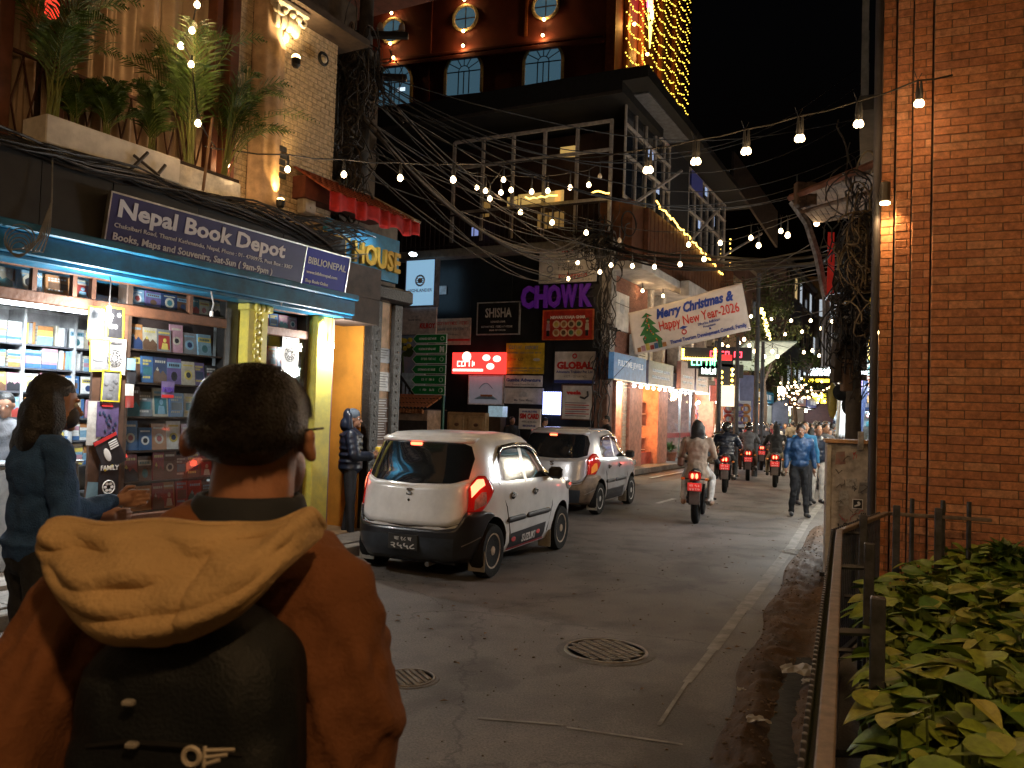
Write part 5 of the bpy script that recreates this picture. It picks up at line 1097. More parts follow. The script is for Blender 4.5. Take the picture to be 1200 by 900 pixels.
for i, (t, y, z, pw, c_) in enumerate(ls):
    o = on(BS, 'ceiling_lamp', ['round lamp on the ceiling of the first lit shop', 'orange lamp at the top of the jewellery window', 'orange lamp low in the jewellery window', 'cool white lamp behind the glass door', 'brilliant white lamp over the bright goods', 'warm lamp in the last shop of the row'][i], 'lamp', t, -y, z)
    MB().mat(E('glow_%d' % i, c_, 14)).ball((0, 0, 0), .07, 10, 8).build('bulb', o, smooth=True); MB().mat(cord_m).cyl((0, 0, .06), (0, 0, .25), .01, 5).build('stem', o); lamp('POINT', 'glow', (0, -.12, -.02), pw, c_, .12, o)
# facade bulbs under the shop boards
for i in range(11):
    t = e1-.9+i*.62; o = on(BS, 'awning_bulb', '%s white bulb in the row under the shop signs, counted from the dark wall' % ORD[i], 'light bulb', t, .55, 2.62, 'bulbs under the shop signs')
    w_ = i < 3 or i > 6; MB().mat(E('awn_cool' if w_ else 'awn_warm', (.8, .95, 1) if w_ else (1, .7, .35), 18)).ball((0, 0, 0), .055, 8, 6).build('bulb', o, smooth=True); MB().mat(cord_m).cyl((0, 0, .04), (0, 0, .14), .012, 5).build('holder', o)
    if i % 2 == 0: lamp('POINT', 'glow', (0, -.1, -.03), 13, (.85, .95, 1) if w_ else (1, .7, .4), .08, o)
for px0, px1, lab, m_, s_ in ((719, 757, 'blue jeweller sign above the first lit shop', M('jewel_blue', (.08, .20, .38), .5, emit=(.2, .45, .9), es=.12), 'FULLTIME JEWELS'), (760, 789, 'grey sign board above the orange jewellery window', M('sign_slate', (.15, .16, .22), .5), ''), (798, 814, 'mauve projecting sign above the glass door', M('sign_mauve', (.20, .13, .17), .5), ''), (816, 830, 'dim brown sign at the far end of the shop row', M('sign_brown', (.16, .11, .12), .5), '')):
    t0_, t1_ = BS.at(px0, 440, .7)[0], BS.at(px1, 440, .7)[0]; o = on(BS, 'shop_board', lab, 'sign', t0_, .7, 2.72); w_ = t1_-t0_
    bx('board', o, m_, 0, w_, 0, .15, 0, .72 if px0 < 790 else .95); lp_ = M('letter_pale', (.55, .6, .65), .5, emit=(.6, .7, .8), es=.25, var=0); text(o, s_, w_/2, .38, .22, lp_, y=-.006, width=w_*.78, align='CENTER', bold=.03) if s_ else [marks(o, w_*.15, w_*.85, .2+k_*.2, .28+k_*.2, lp_, seed=k_+px0) for k_ in range(2)]; bx('edge', o, steel, -.02, w_+.02, -.02, .15, -.03, -.001)
# potted plant by the shop
p = G(778, 545); o = thing('potted_plant', 'leafy green plant in a terracotta pot by the glass door shop', 'plant', (p.x+.2, p.y, 0))
MB().mat(M('terracotta', (.35, .13, .07), .8)).lathe([(.16, .0), (.24, .42), (.26, .42), (.26, .48), (.2, .48)], 16).build('pot', o, smooth='auto')
b = MB().mat(M('pot_leaf', (.14, .20, .05), .5)); 
for i in range(90):
    a, el = q.uniform(0, 6.28), q.uniform(.1, 1.4); L = q.uniform(.3, .55); d_ = Vector((math.cos(a)*math.cos(el), math.sin(a)*math.cos(el), math.sin(el))); s_ = d_.cross(Vector((0, 0, 1))).normalized()*.035
    o0 = Vector((0, 0, .5)); b.add([o0, o0+d_*L*.6-s_, o0+d_*L-Vector((0, 0, .12)), o0+d_*L*.6+s_], [(0, 1, 2, 3)])
b.build('foliage', o)
# ================================================================ TALL RED HOTEL BEHIND
hp = W(714, 300, 46)
HF = Frame((hp.x, hp.y), -19); HS = Frame((hp.x, hp.y), 66)
h1_ = on(HF, 'red_hotel', 'tall dark red building with round and arched windows behind', 'building')
redp = M('hotel_red', (.15, .026, .014), .7, var=.12, scale=1)
bx('front_wall', h1_, redp, -20, 0, 0, .5, 8, 40); bx('corner_strip', h1_, M('hotel_orange', (.34, .09, .02), .7), -.55, 0, -.15, -.001, 8, 40)
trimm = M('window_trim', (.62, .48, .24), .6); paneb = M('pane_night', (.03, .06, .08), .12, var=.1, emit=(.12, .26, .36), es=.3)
for z, px, py in ((0, 600, 52), (.45, 600, 56)):
    t, h = HF.at(px, py); 
bx('cornice', h1_, redp, -20, -.56, -.25, -.001, HF.at(600, 52)[1]-.25, HF.at(600, 52)[1]-.05, c=.03); bx('cornice', h1_, redp, -20, -.56, -.28, -.001, HF.at(600, 52)[1]-.6, HF.at(600, 52)[1]-.35, c=.03)
def disc(b, cx, cz, r_, y0, y1, n=24, sq=1): b.prism([(cx+math.cos(2*math.pi*k/n)*r_, cz+math.sin(2*math.pi*k/n)*r_*sq) for k in range(n)], y0, y1)
def hotel_light(t, h, pw=130, up=False):
    o = on(HF, 'facade_spot', 'small warm spot lamp fixed at a window of the red building, at %.1f m along' % abs(t), 'light', t, .35, h)
    MB().mat(E('spot_warm', (1, .72, .3), 25)).ball((0, 0, 0), .09, 8, 6).build('lens', o); MB().mat(black_metal).cyl((0, 0, 0), (0, .3, 0), .03, 6).build('arm', o); lamp('POINT', 'beam', (0, -.02, -.05 if not up else .05), pw, (1, .55, .18), .08, o); return o
k = 0
for px, py in ((461, 37), (546, 22), (640, 8), (375, 50)):
    t, h = HF.at(px, py); b = MB().mat(trimm); r_ = .78 if py > 0 else .8; b.torus((t, -.12, h), r_, .10, n=32, m_=8); f_ = b.build('round_frame', h1_, smooth=True)
    b = MB().mat(paneb); disc(b, t, h, r_-.02, -.03, -.001); b.build('pane', f_); b = MB().mat(M('glazing_bar', (.02, .015, .01), .6)); b.box(t-.03, t+.03, -.07, -.031, h-r_, h+r_); b.box(t-r_, t+r_, -.065, -.032, h-.03, h+.03); b.build('glazing_bar', f_)
    if px > 400: o = hotel_light(t, h+r_+.25, 45); o['label'] = ['warm spot lamp above the left round window', 'warm spot lamp above the middle round window', 'warm spot lamp above the right round window'][k]; o2 = hotel_light(t, h-r_-.15, 30, True); o2['label'] = ['warm spot lamp below the left round window', 'warm spot lamp below the middle round window', 'warm spot lamp below the right round window'][k]; k += 1
k = 0
for px, py in ((463, 97), (544, 84), (637, 73)):
    t, h = HF.at(px, py); r_ = 1.12; n = 14
    arc = lambda rr_: [(t+math.cos(math.pi*j/n)*rr_, h+math.sin(math.pi*j/n)*rr_) for j in range(n+1)]
    b = MB().mat(trimm); o_, i_ = arc(r_+.16), arc(r_)
    for j in range(n): b.add([(o_[j][0], -.16, o_[j][1]), (o_[j+1][0], -.16, o_[j+1][1]), (i_[j+1][0], -.16, i_[j+1][1]), (i_[j][0], -.16, i_[j][1]), (o_[j][0], 0, o_[j][1]), (o_[j+1][0], 0, o_[j+1][1]), (i_[j+1][0], 0, i_[j+1][1]), (i_[j][0], 0, i_[j][1])], [(0, 1, 2, 3), (0, 4, 5, 1), (2, 6, 7, 3)])
    b.box(t-r_-.16, t-r_, -.16, 0, h-1.4, h); b.box(t+r_, t+r_+.16, -.16, 0, h-1.4, h); f_ = b.build('arched_frame', h1_)
    b = MB().mat(paneb); b.prism(i_+[(t-r_, h-1.4), (t+r_, h-1.4)], -.03, -.001); b.build('pane', f_)
    b = MB().mat(MATS['glazing_bar'])
    for j in range(1, 6): a = math.pi*j/6; b.tube([(t+math.cos(a)*.35, -.05, h+math.sin(a)*.35), (t+math.cos(a)*r_, -.05, h+math.sin(a)*r_)], .03, 4)
    b.tube([(t+math.cos(math.pi*j/10)*.35, -.05, h+math.sin(math.pi*j/10)*.35) for j in range(11)], .03, 4); b.box(t-r_, t+r_, -.07, -.031, h-.04, h+.02); b.box(t-.03, t+.03, -.068, -.032, h-1.4, h-.04)
    for x in (-.35, .35): b.box(t+x-.03, t+x+.03, -.068, -.032, h-1.4, h-.04)
    b.build('glazing_bar', f_)
    o = hotel_light(t, h+r_+.35, 110); o['label'] = ['warm spot lamp over the left arched window', 'warm spot lamp over the middle arched window', 'warm spot lamp over the right arched window'][k]; k += 1
bx('lit_blind', h1_, E('blind_white', (.7, .85, 1), 1.2), HF.at(470, 105)[0]-.2, HF.at(470, 105)[0]+.3, -.06, -.031, HF.at(470, 107)[1], HF.at(470, 103)[1])
bx('rib', h1_, M('hotel_orange'), HF.at(616, 20)[0], HF.at(616, 20)[0]+.15, -.12, -.001, HF.at(600, 45)[1], 40)
bx('rib', h1_, redp, HF.at(505, 20)[0], HF.at(505, 20)[0]+.12, -.12, -.001, 8, 40)
h2_ = on(HS, 'hotel_side', 'side of the red building hung with rows of golden lights', 'building wing')
HT = HS.at(808, 140)[0]; bx('side_wall', h2_, redp, .01, HT, 0, .5, 8, 40)
for t in (1.5, 4.6, 9.6, 13.5): bx('pilaster', h2_, M('hotel_orange'), t, t+.5, -.3, -.001, 8, 40, c=.05)
for t in (2.9, 7.2, 12.2):
    for z in (16.5, 22.5): b = MB().mat(M('niche_dark', (.02, .012, .01), .8)); b.prism([(t+math.cos(math.pi*j/10)*.8, z+math.sin(math.pi*j/10)*.9) for j in range(11)]+[(t-.8, z-2), (t+.8, z-2)], -.04, -.001); b.build('arched_window', h2_)
for t, z in ((1.7, 20), (4.8, 19), (4.8, 24.5), (9.8, 17.8), (13.7, 16.5), (1.7, 25)):
    o = on(HS, 'facade_spot', 'golden lamp on the hung light side of the red building, %d m up' % z, 'light', t, .6, z)
    MB().mat(MATS['spot_warm']).ball((0, 0, 0), .1, 8, 6).build('lens', o); lamp('POINT', 'beam', (0, .1, .0), 160, (1, .5, .1), .1, o); o['label'] = 'golden %s lamp on the %s pilaster of the light hung hotel side' % ('upper' if z > 24 else 'lower', ORD[[1.7, 4.8, 9.8, 13.7].index(t)])
gd = E('gold_dot', (1, .66, .07), 4)
cl = on(HS, 'light_curtain', 'net of golden fairy lights hanging over the hotel side', 'fairy lights', 0, .55, 0)
lb = MB().mat(gd); q = random.Random(3)
z = 14.0; r_ = 0
while z < 34:
    n = 48
    for i in range(n):
        t = .4+i*.30*(1+.004*i); sg_ = .28*math.sin((t % 3.1)/3.1*math.pi)
        zz = z-sg_+q.uniform(-.05, .05)+(t*.10)
        if t < HT+.2-max(0, zz-22)*.12: lb.ball((t, q.uniform(-.05, .05), zz), .046, 5, 3)
    z += .80
lb.build('bulb_net', cl)['kind'] = 'stuff'
sg2 = on(HS, 'neon_sign', 'glowing pink and gold emblem sign on the hotel corner', 'sign', HS.at(760, 20, .8)[0], .9, HS.at(760, 22, .8)[1])
bx('plate', sg2, E('neon_pink', (1, .12, .22), 4), -.5, .6, 0, .1, .5, 2.2); b = MB().mat(E('neon_gold', (1, .8, .15), 4)); q = random.Random(9)
for i in range(26): a = q.uniform(0, 6.28); r_ = q.uniform(.4, .9); b.ball((math.cos(a)*r_*.8, -.05, math.sin(a)*r_*1.2+.2), (.12, .05, .12), 6, 4)
b.prism([(-.4, -.4), (.4, -.4), (0, -1.9)], -.06, 0); b.build('gold_wreath', sg2); MB().mat(E('neon_white', (1, .85, .6), 6)).ball((0, -.1, .3), (.3, .05, .4), 8, 6).build('centre', sg2)
lamp('POINT', 'glow', (0, -.8, .5), 120, (1, .5, .15), .3, sg2)
# ================================================================ CARS
def evaluated(o):
    dg = bpy.context.evaluated_depsgraph_get(); return bpy.data.meshes.new_from_object(o.evaluated_get(dg))
ROWS = [(.20, .67, .09, 3.18), (.30, .715, .02, 3.26), (.42, .735, .0, 3.29), (.58, .745, .01, 3.30), (.74, .748, .05, 3.26), (.84, .744, .07, 3.15), (.91, .735, .085, 2.95), (.96, .722, .10, 2.68), (1.02, .70, .135, 2.40), (1.14, .668, .18, 2.24), (1.26, .638, .235, 2.08), (1.36, .605, .285, 1.94), (1.42, .57, .33, 1.82), (1.46, .50, .40, 1.68), (1.478, .34, .55, 1.5)]
def prof(z):
    z = max(ROWS[0][0], min(ROWS[-1][0], z))
    for i in range(len(ROWS)-1):
        if z <= ROWS[i+1][0]:
            k = (z-ROWS[i][0])/(ROWS[i+1][0]-ROWS[i][0]); a, b_ = ROWS[i], ROWS[i+1]; return [a[j]+(b_[j]-a[j])*k for j in (1, 2, 3)]
NE = 5.0
def P_a(a, z, off=0):          # a in degrees round the outline, 0 = rear centre, negative = right side
    w_, xr, xf = prof(z); c, s_ = math.cos(R(a)), math.sin(R(a)); xc, hl = (xr+xf)/2, (xf-xr)/2
    x = xc-math.copysign(abs(c)**(2/NE), c)*hl; y = math.copysign(abs(s_)**(2/NE), s_)*w_
    n = Vector((-math.copysign(abs(c)**(2-2/NE), c)/hl, math.copysign(abs(s_)**(2-2/NE), s_)/w_, 0)).normalized()
    return Vector((x, y, z))+n*off
def P_y(y, z, off=0):          # on the rear face at lateral y
    w_, xr, xf = prof(z); k = min(.999, abs(y)/w_); return P_a(math.degrees(math.asin(math.copysign(k**(NE/2), y))), z, off)
def P_x(x, z, off=0, side=-1): # on the side at length x
    w_, xr, xf = prof(z); xc, hl = (xr+xf)/2, (xf-xr)/2; k = max(-.999, min(.999, (xc-x)/hl)); c = math.copysign(abs(k)**(NE/2), k); return P_a(side*math.degrees(math.acos(c)), z, off)
def strip(fn, u0, u1, zb, zt, off, nu=14, nv=6, flip=False):
    b = MB(); lo = (lambda u: zb) if not callable(zb) else zb; hi = (lambda u: zt) if not callable(zt) else zt
    def f(u, v):
        q_ = u0+(u1-u0)*u; z0_, z1_ = lo(q_), hi(q_); return tuple(fn(q_, z0_+(z1_-z0_)*v, off))
    b.grid(f, nu, nv)
    if flip: b.f = [list(reversed(x)) for x in b.f]
    return b
def lerp_pts(P): 
    def f(x):
        if x <= P[0][0]: return P[0][1]
        for (x0, y0), (x1, y1) in zip(P, P[1:]):
            if x <= x1: return y0+(y1-y0)*(x-x0)/(x1-x0)
        return P[-1][1]
    return f
def make_car(label, paint, bump_m, loc, ang, full=True, grime=False, lit=True):
    t = thing('hatchback_car', label, 'car', loc, ang)
    b = MB().mat(paint); NC, zs = 96, []
    for i in range(len(ROWS)-1): zs += [ROWS[i][0]+(ROWS[i+1][0]-ROWS[i][0])*k/2 for k in range(2)]
    zs.append(ROWS[-1][0]); vs = [tuple(P_a(360*c/NC, z)) for z in zs for c in range(NC)]
    fs = [(r*NC+c, r*NC+(c+1) % NC, (r+1)*NC+(c+1) % NC, (r+1)*NC+c) for r in range(len(zs)-1) for c in range(NC)]
    fs = [tuple(reversed(f)) for f in fs]; fs += [tuple(range(NC)), tuple((len(zs)-1)*NC+c for c in reversed(range(NC)))]
    b.add(vs, fs); body = b.build('body', t)
    bmm = bmesh.new(); bmm.from_mesh(body.data); bmesh.ops.recalc_face_normals(bmm, faces=bmm.faces); bmm.to_mesh(body.data); bmm.free()
    cut = MB().mat(black_metal); cuts = []
    for x in WX:
        for s_ in (-1, 1): cut.cyl((x, s_*.45, .28), (x, s_*.95, .28), .345, 28)
    cu = cut.build('cut'); cbm = bmesh.new(); cbm.from_mesh(cu.data); bmesh.ops.recalc_face_normals(cbm, faces=cbm.faces); cbm.to_mesh(cu.data); cbm.free()
    cu.matrix_world = Matrix.Translation(Vector(loc)) @ Matrix.Rotation(ang, 4, 'Z')
    body.data.materials.append(black_metal)
    md = body.modifiers.new('arch', 'BOOLEAN'); md.operation = 'DIFFERENCE'; md.object = cu; md.solver = 'EXACT'
    try: md.material_mode = 'TRANSFER'
    except Exception: pass
    bpy.context.view_layer.update(); me = evaluated(body); body.modifiers.clear(); me.polygons.foreach_set('use_smooth', [True]*len(me.polygons))
    bm2 = bmesh.new(); bm2.from_mesh(me)
    for e in bm2.edges:
        if len(e.link_faces) == 2 and e.calc_face_angle(0) > R(35): e.smooth = False
    bm2.to_mesh(me); bm2.free(); body.data = me; bpy.data.objects.remove(cu)
    def solid(o, th): m_ = o.modifiers.new('thickness', 'SOLIDIFY'); m_.thickness = th; m_.offset = -1; return o
    gls = M('car_glass', (.012, .014, .016), .04, var=0, spec=.9, coat=1)
    # rear glass
    zb = lambda y: 1.0-.035*math.cos(y/.6*1.5)-.0; zt = lambda y: 1.375-.05*(abs(y)/.55)**3
    strip(P_y, -.575, .575, lerp_pts([(-.575, 1.02), (-.45, .975), (0, .955), (.45, .975), (.575, 1.02)]), lerp_pts([(-.575, 1.22), (-.53, 1.34), (-.45, 1.375), (0, 1.388), (.45, 1.375), (.53, 1.34), (.575, 1.22)]), .006, 24, 8, True).build('rear_window', t, True, gls)
    # tailgate panel proud of the body
    o = strip(P_y, -.60, .60, lerp_pts([(-.60, .72), (-.55, .60), (-.45, .56), (0, .545), (.45, .56), (.55, .60), (.60, .72)]), lerp_pts([(-.60, 1.0), (-.45, .96), (0, .94), (.45, .96), (.60, 1.0)]), .012, 24, 8, True).build('tailgate', t, True, paint); solid(o, .014)
    # bumper
    o = strip(P_a, -66, 66, lerp_pts([(-66, .635), (-60, .585), (-56, .48), (-53, .32), (-51, .19), (51, .19), (53, .32), (56, .48), (60, .585), (66, .635)]), lerp_pts([(-66, .65), (-62, .68), (-54, .70), (-34, .70), (-26, .55), (-10, .525), (10, .525), (26, .55), (34, .70), (54, .70), (62, .68), (66, .65)]), .03, 84, 8, True).build('bumper', t, True, bump_m); solid(o, .03)
    o = strip(P_a, -24, 24, .22, .44, .034, 16, 3, True).build('bumper_recess', t, True, M('bumper_recess', (.035, .045, .06), .35)); 
    for s_ in (-1, 1): strip(P_a, s_*32, s_*53, lerp_pts(sorted([(s_*32, .36), (s_*53, .44)])), lerp_pts(sorted([(s_*32, .372), (s_*53, .452)])), .037, 12, 1, s_ > 0).build('bumper_crease', t, True, M('crease_grey', (.25, .22, .2), .5))
    # roof spoiler lip & seam lines
    o = strip(P_y, -.52, .52, 1.385, 1.43, .035, 20, 2, True).build('roof_spoiler', t, True, paint); solid(o, .03)
    b = MB().mat(black_metal); b.tube([P_y(y, z, .008) for y, z in ((-.61, 1.0), (-.61, .72), (-.56, .59), (-.45, .55), (0, .535), (.45, .55), (.56, .59), (.61, .72), (.61, 1.0))], .005, 4); b.build('tailgate_seam', t)
    # plate, emblem, lock, brake light
    pl_ = MB().mat(M('plate_black', (.03, .03, .03), .4)); x_ = P_y(0, .40, .036).x; pl_.bbox(x_-.012, x_-.002, -.17, .17, .30, .455, c=.004); plo = pl_.build('number_plate', t)
    for s, z, sz, wd in (('बा १८ च', .395, .05, .2), ('२५५८', .318, .075, .28)):
        tx = text(plo, s, 0, 0, sz, M('plate_white', (.62, .62, .6), .5), y=0, width=wd, align='CENTER', ext=.001, bold=.02); tx.matrix_basis = Matrix.Translation((x_-.0135, 0, z)) @ Matrix.Rotation(-math.pi/2, 4, 'Z')
    tx = text(t, 'S', 0, 0, .10, M('chrome', (.6, .6, .6), .12, 1, var=0), y=0, width=.075, align='CENTER', ext=.005, bold=.02, name='emblem'); tx.matrix_basis = Matrix.Translation((P_y(0, .86, .02).x, 0, .84)) @ Matrix.Rotation(-math.pi/2, 4, 'Z')
    MB().mat(black_metal).ball(P_y(0, .79, .016), (.01, .014, .014), 8, 6).build('lock', t)
    bl = noimp(M('brake_red', (.6, .03, .02), .3, emit=(1, .12, .05), es=7, var=0)); p_ = P_y(0.06, 1.345, .012)
    MB().mat(bl).bbox(p_.x-.01, p_.x+.02, p_.y-.065, p_.y+.065, 1.335, 1.365, c=.005).build('brake_light', t)
    # tail lamps
    hot = noimp(M('tail_hot', (.9, .3, .2), .3, emit=(1, .22, .10), es=3.6 if lit else 0, var=0)); redl = M('tail_red', (.30, .008, .006), .12, var=0, coat=1, emit=(1, .02, .01), es=.12); clr = M('tail_clear', (.30, .26, .24), .12, var=.2, coat=1, scale=30); amb = M('tail_amber', (.5, .18, .03), .2, coat=1, emit=(1, .35, .05), es=.3)
    for s_ in (-1, 1):
        zt_ = lerp_pts(sorted([(s_*35, .92), (s_*41, 1.0), (s_*50, 1.055), (s_*60, 1.05), (s_*66, .98)])); zb_ = lerp_pts(sorted([(s_*35, .70), (s_*52, .70), (s_*60, .80), (s_*66, .90)]))
        o = strip(P_a, s_*35, s_*66, zb_, zt_, .022, 16, 10, s_ > 0).build('tail_light', t, True, redl); solid(o, .02)
        if full: strip(P_a, s_*38, s_*57, lerp_pts(sorted([(s_*38, .84), (s_*48, .92), (s_*57, .96)])), lerp_pts(sorted([(s_*38, .95), (s_*48, 1.02), (s_*57, 1.02)])), .026, 10, 5, s_ > 0).build('glow', o, True, hot)
        strip(P_a, s_*42, s_*56, lerp_pts(sorted([(s_*42, .715), (s_*56, .77)])), lerp_pts(sorted([(s_*42, .82), (s_*50, .89), (s_*56, .89)])), .026, 8, 4, s_ > 0).build('clear_lens', o, True, clr if full else amb)
        p_ = P_a(s_*46, .96, .14)
        if lit: lamp('POINT', 'tail_glow', p_, 1.3 if full else .5, (1, .08, .04), .04, t)
    # side windows, doors, trim (both sides)
    for s_ in (-1, 1):
        f = lambda x, z, off, s_=s_: P_x(x, z, off, s_)
        fl = s_ < 0
        top = lerp_pts([(.62, 1.08), (.72, 1.24), (.82, 1.33), (1.2, 1.355), (1.6, 1.345), (1.85, 1.27), (2.12, 1.09), (2.22, 1.0)]); bot = lerp_pts([(.62, 1.06), (.72, .99), (.9, .975), (2.25, .955)])
        strip(f, .66, 1.33, bot, top, .006, 12, 6, not fl).build('side_window', t, True, gls); strip(f, 1.41, 2.17, bot, top, .006, 14, 6, not fl).build('side_window', t, True, gls)
        strip(f, 1.33, 1.41, .965, 1.35, .007, 3, 5, not fl).build('pillar_trim', t, True, paint)
        o = strip(f, .70, 1.95, lambda x: top(x)-.035, lambda x: top(x)+.02, .035, 16, 2, not fl).build('window_visor', t, True, M('visor_black', (.02, .02, .025), .15)); solid(o, .006)
        for x0, zz in ((1.36, None), (.86, None), (2.26, None)):
            pts_ = [(1.37, .26), (1.37, .96)] if x0 == 1.36 else ([(.66, .98), (.84, .70), (.96, .42), (1.0, .27)] if x0 == .86 else [(2.24, .95), (2.20, .6), (2.1, .3)])
            MB().mat(black_metal).tube([f(x, z, .003) for x, z in pts_], .005, 4).build('door_seam', t)
        for x0 in (.98, 1.62):
            p_ = f(x0, .815, .02); MB().mat(MATS['chrome']).bbox(p_.x-.055, p_.x+.055, p_.y-.012, p_.y+.012, .80, .832, c=.006).build('door_handle', t); MB().mat(black_metal).ball((p_.x, p_.y-.008*s_, .812), (.05, .014, .04), 10, 6).build('handle_recess', t)
        for a_, c_ in ((.86, 1.35), (1.39, 2.12)): o = strip(f, a_, c_, lerp_pts([(a_, .54), (a_+.05, .525), (c_-.05, .525), (c_, .535)]), lerp_pts([(a_, .56), (a_+.05, .585), (c_-.05, .585), (c_, .565)]), .018, 12, 2, not fl).build('side_moulding', t, True, M('rubber', (.025, .025, .028), .6)); solid(o, .018)
        strip(f, .98, 2.02, .235, lerp_pts([(.98, .40), (2.02, .42)]), .006, 14, 3, not fl).build('sill_band', t, True, M('band_navy', (.02, .022, .03), .4)); strip(f, .96, 2.04, .215, .235, .01, 14, 1, not fl).build('sill_line', t, True, M('sill_red', (.45, .02, .03), .35) if full else M('rubber'))
        if full and s_ < 0:
            tx = text(t, 'SUZUKI', 0, 0, .11, M('decal_white', (.6, .6, .6), .4), y=0, width=.42, align='LEFT', ext=.001, bold=.03, name='decal_lettering', shear=.3); p_ = f(1.25, .32, .012); tx.matrix_basis = Matrix.Translation((1.28, p_.y-.004, .275)); 
            for x0 in (1.08, 1.80): MB().mat(ink_r).ball(f(x0, .33, .008), (.06, .004, .03), 8, 5).build('decal_emblem', t)
        # mirror
        p_ = f(2.10, .98, .11); MB().mat(black_metal).bbox(p_.x-.045, p_.x+.05, p_.y-.085, p_.y+.085, .93, 1.07, c=.03).build('mirror', t, 'auto'); MB().mat(black_metal).tube([f(2.14, .96, 0), p_+Vector((.02, 0, -.03))], .018, 6).build('mirror_arm', t)
        # mud flap
        MB().mat(M('mudflap', (.30, .27, .22), .8)).bbox(.315, .33, min(s_*.56, s_*.745), max(s_*.56, s_*.745), .09, .30, c=.005).build('mud_flap', t); MB().mat(MATS['mudflap']).bbox(2.19, 2.205, min(s_*.58, s_*.74), max(s_*.58, s_*.74), .09, .30, c=.005).build('mud_flap', t)
        if s_ < 0: 
            q_ = f(2.78, .80, .012); MB().mat(clr).ball((q_.x+.1, q_.y+.02, q_.z), (.12, .03, .06), 10, 6).build('headlight', t)
    # windscreen, roof rails, interior seen through rear glass
    strip(P_a, 148, 212, 1.0, lerp_pts([(148, 1.34), (160, 1.40), (200, 1.40), (212, 1.34)]), .006, 20, 6).build('windscreen', t, True, gls)
    MB().mat(M('exhaust', (.2, .18, .16), .4, .8)).cyl((.02, -.25, .17), (.3, -.25, .17), .025, 10).build('exhaust', t)
    MB().mat(black_metal).box(.15, 3.1, -.5, .5, .16, .22).build('underbody', t)
    ty = M('tyre', (.012, .012, .012), .85, bump=.4, bscale=60, spec=.2); rm = M('steel_rim' if full else 'steel_rim_grey', (.42, .31, .21) if full else (.48, .47, .46), .5, .15, var=.3, scale=10)
    for x in WX:
        for s_ in (-1, 1):
            mt = Matrix.Translation((x, s_*.655, .275)) @ Matrix.Rotation(math.pi/2*(-s_), 4, 'X')
            wh = MB().mat(ty).lathe([(.17, -.07), (.262, -.075), (.275, -.05), (.277, 0), (.275, .05), (.262, .078), (.20, .082), (.175, .07)], 36, mt).build('wheel', t, 'auto')
            b = MB().mat(rm).lathe([(.178, .055), (.182, .075), (.165, .07), (.15, .03), (.115, .035), (.09, .055), (.05, .06), (.045, .075), (0, .078)], 32, mt); b.build('rim', wh, 'auto')
            hb_ = MB().mat(black_metal)
            for k in range(10): a = k*math.pi/5; c_ = mt @ Vector((math.cos(a)*.132, math.sin(a)*.132, .034)); hb_.ball(c_, (.016, .005, .016), 6, 4)
            for k in range(4): a = k*math.pi/2+.4; c_ = mt @ Vector((math.cos(a)*.07, math.sin(a)*.07, .06)); hb_.ball(c_, (.009, .006, .009), 6, 4)
            hb_.build('rim_hole', wh)['kind'] = 'stuff'
    return t
WX = (.56, 2.80)
WX = (.55, 2.60)
def car_at(pr, pf):   # ground points under the right rear and front wheels
    d = Vector((pf.x-pr.x, pf.y-pr.y, 0)); a = math.atan2(d.y, d.x); u, v = Vector((math.cos(a), math.sin(a), 0)), Vector((-math.sin(a), math.cos(a), 0))
    return pr+v*.73-u*.55, a
wp1 = M('car_white', (.76, .77, .78), .3, var=.12, scale=1.3, coat=.6); wp2 = M('car_silver', (.48, .48, .50), .25, .25, var=.08, scale=2, coat=.8)
l1, a1 = car_at(G(577, 677), G(662, 642)); make_car('white hatchback car with black rear bumper and glowing red tail lights, nearer of the two', wp1, M('bumper_black', (.018, .020, .026), .32, bump=.1, bscale=8, coat=.3), (l1.x, l1.y, 0), a1)
l2, a2 = car_at(G(703, 603), G(741, 590)); make_car('silver white hatchback car with brownish bumper stopped in front of the white one', wp2, M('bumper_brown', (.16, .11, .07), .5, var=.3), (l2.x, l2.y, 0), a2, full=False)
p = G(893, 552); make_car('far white car among the motorcycles and crowd', wp2, MATS['bumper_black'], (p.x+.5, p.y+9, 0), R(66), full=False, lit=False)
